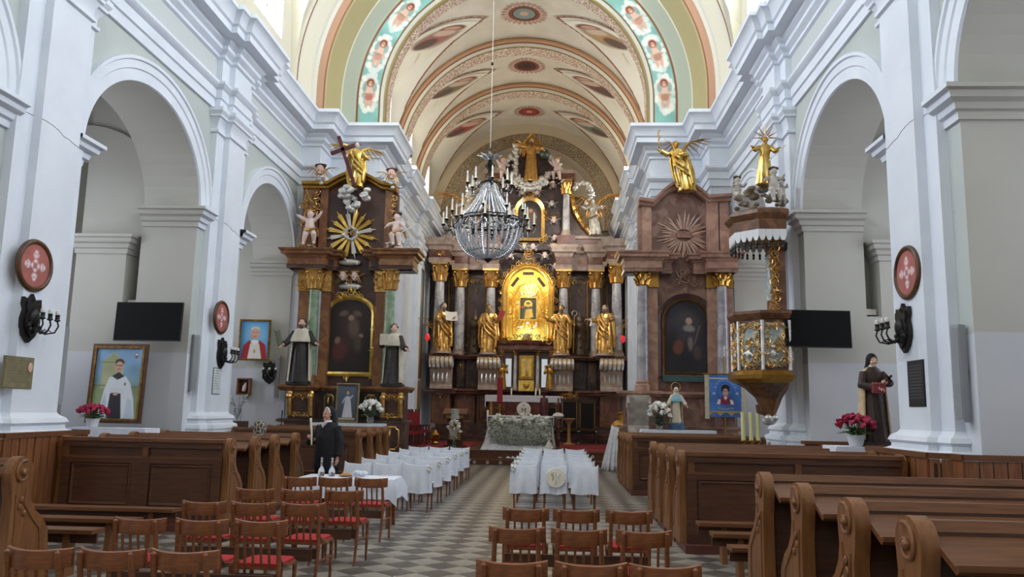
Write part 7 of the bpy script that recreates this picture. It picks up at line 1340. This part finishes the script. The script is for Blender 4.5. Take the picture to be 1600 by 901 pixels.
# ================================================================= SIDE TABLES AND SMALL THINGS
def clothtable(label, clabel, x0, x1, y0, y1, z, drop=.35, emb=True):
    r = thing('altar_side_table', label, 'table', ((x0+x1)/2, (y0+y1)/2, 0)); w_, d_ = (x1-x0)/2, (y1-y0)/2; MB().box(-w_,w_,-d_,d_,z-.05,z,oak).build('table_top', r, smooth=False)
    for x in (-w_+.06, w_-.06):
        for y in (-d_+.06, d_-.06): MB().box(x-.035,x+.035,y-.035,y+.035,0,z-.05,oak).build('leg', r, smooth=False)
    c = thing('white_cloth', clabel, 'tablecloth', ((x0+x1)/2, (y0+y1)/2, z)); t = MB(); t.box(-w_-.02,w_+.02,-d_-.02,d_+.02,0,.012,linen); t.build('cloth_top', c, smooth=False); n = 40; vs = []
    for q, zz in enumerate((.01, -drop*.5, -drop)):
        for i in range(n): u = -1+2*i/(n-1); vs.append((u*(w_+.02), -d_-.022-(.012*math.sin(i*1.3)+.015)*q*.5, zz))
    t = MB(); t.add(vs, [(q*n+i, q*n+i+1, (q+1)*n+i+1, (q+1)*n+i) for q in range(2) for i in range(n-1)], linen); [t.add([(e*(w_+.02),-d_-.02,.01), (e*(w_+.02),d_,.01), (e*(w_+.05),d_,-drop), (e*(w_+.06),-d_-.03,-drop)], [(0,1,2,3)], linen) for e in (-1, 1)]; o = t.build('cloth_drop', c, ang=70)
    if emb:
        t = MB(); [t.tube([(x+.05*math.cos(a), -d_-.045, -drop*.55+.05*math.sin(a)) for a in [k*PI/4 for k in range(9)]], .005, grey_thread, 4) for x in [-w_+.2+i*.3 for i in range(int(w_*2/.3))]]; t.build('embroidery', o)
    return r
q0, q1 = at(113, 668, 15.75), at(235, 666, 15.75)
clothtable('wooden table below the monk painting, left arch', 'embroidered white cloth on the left arch table', q0.x+.05, q1.x, 15.5, 16.1, 1.24)
pk = mat('crimson bloom', 'b01f4a', .6, c2='8f1238', scale=20); rose_p = rose_mesh(pk, .06); wpot = [(.08,0), (.1,.02), (.13,.16), (.135,.17)]; wpm = mat('white flowerpot', 'd9dade', .5); q = at(147, 655, 15.7)
bouquet('potted_flowers', 'crimson flowers in a white pot before the monk painting', (q.x, 15.65, 1.255), .26, .3, 0, leafm, 26, wpot, wpm, 4, rose_p, potname='pot')
q0, q1 = at(1312, 684, 13.0), at(1392, 684, 13.0)
clothtable('wooden table under the nun saint statue, right arch', 'embroidered white cloth under the nun saint statue', 5.55, 6.85, 12.65, 13.25, 1.28)
q = at(1336, 672, 12.8); bouquet('potted_flowers', 'crimson flowers in a white pot beside the nun saint statue', (q.x, 12.78, 1.295), .3, .28, 0, leafm, 26, wpot, wpm, 6, rose_p, potname='pot')
q = at(1367, 676, 12.95); browns = mat('brown habit', '33241f', .6, c2='45332b', scale=5); creamc = mat('cream cloak', 'c9b391', .6, c2='b59f7c', scale=5)
ST = thing('nun_saint_statue', 'statue of a nun in brown habit and cream cloak holding roses and cross', 'statue', (q.x, 12.95, 1.295)); MB().box(-.24,.24,-.2,.2,0,.07,browns).build('base', ST, smooth=False); figure('figure', ST, (0,0,.06), 1.36, browns, flesh, hairb, ((-.17,-.06,.64), (-.02,-.18,.6)), ((.17,-.06,.66), (.04,-.18,.68)), .15, cloak=creamc, veil=blk2, amp=.08); t = MB(); t.bar((.02,-.24,.92), (.2,-.24,1.08), .03, .03, browns, (0,1,0)); t.bar((.1,-.24,1.1), (.2,-.24,.98), .03, .03, browns, (0,1,0)); t.build('cross', ST, smooth=False)
rr_ = rose_mesh(mat('dusty roses', '8d3a3e', .6), .04); [link('rose', rr_, ST, (-.08+.05*(k % 4), -.25, .84+.05*(k//4))) for k in range(12)]; t = MB(); rings(t, [(1.22,.06,.055,0,-.01,0), (1.27,.05,.05,0,-.01,0)], collar, 3, 0, 20); t.build('wimple', ST)
# left side altar table: cloth, framed picture, white flowers
clothtable('altar table before the left side altar', 'plain white cloth on the left side altar table', at(487,660,21.6).x, at(598,660,21.6).x, 21.55, 22.03, 1.3, .3, False)
p = Pic(50, 90, .56); p.grad('3f4652', '5c6d80'); p.poly([(.14,.08), (.2,.5), (.22,.68), (.34,.68), (.38,.5), (.44,.08)], 'c9c6cc'); p.ell(.28,.78,.05,.06,'b58f7c'); p.ell(.28,.8,.07,.07,'5a4438',.6); p.ell(.28,.78,.045,.055,'bd9884'); p.line([(.2,.62), (.14,.5)], .04, 'c4c0c6'); p.line([(.36,.62), (.42,.7)], .04, 'c4c0c6'); p.line([(.27,.52), (.2,.1)], .03, 'cfa9a4', .6); p.line([(.29,.52), (.36,.1)], .03, 'a9bccf', .6); p.poly([(.04,.02), (.52,.02), (.52,.07), (.04,.07)], 'b5a78a')
framed('devotional_picture', (at(540,652,21.8).x, 21.9, 1.38), .03, -.06, .52, .95, p, 'framed picture of a white robed figure on the left side altar', 'picture', gframe, mat('grey gilt frame', '8d8672', .5), .05)
lilyb = rose_mesh(mat('white lily bloom', 'f0efe8', .6), .075); q = at(577, 655, 21.6); bouquet('white_bouquet', 'white flower bouquet on the left side altar table', (q.x, 21.72, 1.315), .45, .3, 0, gyd, 18, [(.06,0), (.08,.02), (.1,.14), (.09,.16)], glassm, 8, lilyb)
# right side altar table
clothtable('altar table before the right side altar', 'white lace edged cloth on the right side altar table', at(1003,668,21.4).x, at(1115,670,21.4).x, 21.12, 21.72, 1.3, .14, False)
q = at(1030, 660, 21.3); bouquet('white_bouquet', 'white lilies with dark greenery on the right side altar table', (q.x, 21.3, 1.315), .6, .3, 0, gyd, 18, [(.06,0), (.08,.02), (.09,.1)], glassm, 9, lilyb)
q = at(1057, 662, 21.45); MS = thing('madonna_statue', 'painted Madonna statue in white robe and blue mantle with golden cloak', 'statue', (q.x, 21.45, 1.315)); bluem = mat('sky blue mantle', '6fa3b8', .5, c2='8db9c6', scale=5); MB().lathe([(.22,0), (.22,.12), (.16,.18)], (0,0,0), mat('blue globe base', '3e5a7a', .5), 16).build('base', MS); f = figure('figure', MS, (0,0,.14), .95, mat('ivory robe', 'd8cdb8', .55), flesh, hairb, ((-.2,-.06,.6), (-.26,-.12,.5)), ((.2,-.06,.6), (.26,-.12,.5)), 0, cloak=mat('tan gold cloak', 'b08a5a', .5, c2='c9a878', scale=6), veil=mat('white veil', 'e0dcd4', .6), amp=.1, vox=.014); capelet(f, .93, bluem); t = MB(); t.tube([(.12*math.cos(a)+.0, .06, 1.1+.12*math.sin(a)) for a in [k*PI/10 for k in range(21)]], .008, gold, 5); [t.ell((.12*math.cos(a), .06, 1.1+.12*math.sin(a)), .015, gold, 6, 4) for a in [k*PI/6 for k in range(12)]]; t.build('star_halo', MS)
# blue banner
b0, b1 = at(1102, 585, 21.9), at(1165, 652, 21.9); bw, bh = b1.x-b0.x, b0.z-b1.z
BN = thing('blue_banner', 'blue banner with a young man portrait and gold edging beside the pulpit', 'banner', (b0.x+bw/2, 21.9, b1.z)); p = Pic(70, 78, .9); p.fill('3f6fb6'); p.mottle(.12, 4, 3); p.ring(.45,.58,.22,.24,.02,'2c4a80'); p.poly([(.2,.3), (.25,.42), (.4,.5), (.55,.48), (.68,.38), (.7,.3)], '7d2038'); p.poly([(.2,.3), (.24,.42), (.32,.42), (.3,.3)], 'd9cfd2'); p.poly([(.6,.3), (.58,.42), (.66,.4), (.69,.3)], 'd9cfd2'); p.ell(.46,.6,.085,.11,'c99a82'); p.ell(.46,.7,.12,.07,'1d1512'); p.ell(.38,.66,.045,.07,'1d1512'); p.ell(.54,.66,.04,.06,'1d1512'); p.ell(.46,.59,.075,.09,'cf9f88'); [p.ell(x,.61,.014,.01,'2a1c18') for x in (.43,.495)]; p.line([(.43,.535), (.49,.535)], .014, '9a5a52'); p.poly([(.4,.47), (.46,.4), (.52,.47), (.46,.49)], 'e3dde0')
for k in range(9): a = PI*(.9-.1*k); p.ell(.45+.3*math.cos(a), .62+.28*math.sin(a), .016, .02, 'c9b37a')
for k in range(8): p.ell(.24+.06*k, .2+.012*math.cos(k), .018, .014, 'c9b37a')
for k in range(5): p.ell(.33+.06*k, .12, .016, .012, 'c9b37a')
[p.ell(x,.56,.04,.03,'b9c4d8',.8) for x in (.12,.78)]; p.put((p.Y > .9)*(p.Y < .925)*1., 'd8cfae')
link('banner_cloth', p.mesh('banner_cloth', lambda a, b: ((a-.5)*bw*.8, -.02*math.sin(a*9), b*bh), PRINT), BN); creamcloth = mat('cream side panels', 'cdc5ae', .85, c2='bbb299', scale=10)
for e in (-1, 1): MB().box(min(e*bw*.41,e*bw*.52), max(e*bw*.41,e*bw*.52), .0, .012, -.05, bh, creamcloth).build('side_strip', BN, smooth=False)
MB().tube([(-bw*.58,.02,bh+.02), (bw*.58,.02,bh+.02)], .018, brass, 8).build('cross_bar', BN); t = MB(); n = 24; t.add([v for i in range(n+1) for v in ((-bw*.42+bw*.84*i/n, -.03, .16), (-bw*.42+bw*.84*i/n, -.03, .02+.1*abs(math.sin(i*PI/8))), )], [(2*i,2*i+1,2*i+3,2*i+2) for i in range(n)], mat('tan gold fringe', 'a88f60', .7)); t.build('fringe', BN, smooth=False); MB().tube([(0,.06,-b1.z), (0,.06,bh+.5)], .02, brass, 8).build('pole', BN); t = MB(); t.tube([(0,.06,bh+.5), (0,.06,bh+.78)], .018, silver, 6); t.tube([(-.09,.06,bh+.68), (.09,.06,bh+.68)], .018, silver, 6); t.build('finial_cross', BN); MB().lathe([(.22,-b1.z), (.22,-b1.z+.05), (.04,-b1.z+.1)], (0,.06,0), brass, 14).build('foot', BN)
yc = mat('cream yellow candle', 'd8d49a', .5)
for i, u in enumerate((1161, 1173, 1184)):
    q = at(u, 655, 17.2); r = thing('tall_candle', '%s of three tall yellow candles below the pulpit' % ('left', 'middle', 'right')[i], 'candle', (q.x, 17.2, 0)); MB().lathe([(.045,1.22), (.045,1.78), (.04,1.79)], (0,0,0), yc, 12).build('wax', r); MB().lathe([(.14,0), (.14,.03), (.03,.08), (.025,1.15), (.07,1.2), (.05,1.22)], (0,0,0), brass, 12).build('stand', r)
t = MB(); t.lathe([(.16,0), (.2,.03), (.12,.12), (.15,.2), (.18,.26), (.0,.3)], (0,0,0), silver, 16); tag(t.build('silver_bowl', loc=(at(1148,668,19.6).x, 21.45, 1.315)), 'small silver bowl at the right end of the right altar table', 'bowl') if at(1148,668,19.6).x < at(1112,670,21.4).x else None
# clear vase with branches in the far left arch
q = at(371, 650, 22.3); r = thing('glass_vase', 'clear glass vase with pale branches on a stand, far left arch', 'vase', (q.x, 22.3, 0)); MB().box(-.25,.25,-.2,.2,0,1.3,oak).build('stand', r, smooth=False); MB().lathe([(.09,1.3), (.1,1.32), (.1,1.62), (.11,1.64)], (0,0,0), glassm, 14).build('vase', r); t = MB(); rg = random.Random(5)
for k in range(14): a = rg.uniform(0,6.28); t.tube([(0,0,1.35), (.08*math.cos(a), .08*math.sin(a), 1.7), (.22*math.cos(a), .2*math.sin(a), 1.75+.3*rg.random())], .006, gyp if k % 2 else gyd, 4); t.ell((.22*math.cos(a), .2*math.sin(a), 1.8+.2*rg.random()), .03, gyp, 6, 4)
t.build('branches', r)
# wooden rail across the right arch, microphone by the left altar
t = MB(); t.box(5.95, 7.4, 15.5, 15.58, .05, 1.22, oak); t.box(5.9, 7.45, 15.44, 15.64, 1.22, 1.28, oak_t); tag(t.build('wooden_screen', smooth=False), 'low oak screen across the right arch below the television', 'screen')
t = MB(); t.box(-9.0, -6.5, 15.1, 15.16, .05, .92, oak); t.box(-9.0, -6.45, 15.04, 15.22, .92, .98, oak_t); tag(t.build('wooden_screen', smooth=False), 'low oak screen across the left arch below the monk painting', 'screen')
q = at(439, 655, 20.5); r = thing('microphone', 'thin black microphone on a stand behind the far left pews', 'microphone', (q.x, 20.55, 0)); MB().lathe([(.12,0), (.12,.02), (.012,.04), (.012,1.45)], (0,0,0), plastic, 10).build('stand', r); MB().tube([(0,0,1.45), (.02,-.03,1.62)], [.01,.02], plastic, 8).build('capsule', r)
for s in (-1, 1):                                        # dimmed floodlights on the aisle ledges
    r = thing('floodlight', 'small white floodlight on the %s aisle ledge' % ('left' if s < 0 else 'right'), 'lamp', (s*7.75, 16.85, 3.76)); MB().box(-.1,.1,-.06,.06,.04,.16,rosw).build('housing', r, smooth=False); MB().box(-.03,.03,-.04,.04,0,.05,iron).build('bracket', r, smooth=False)
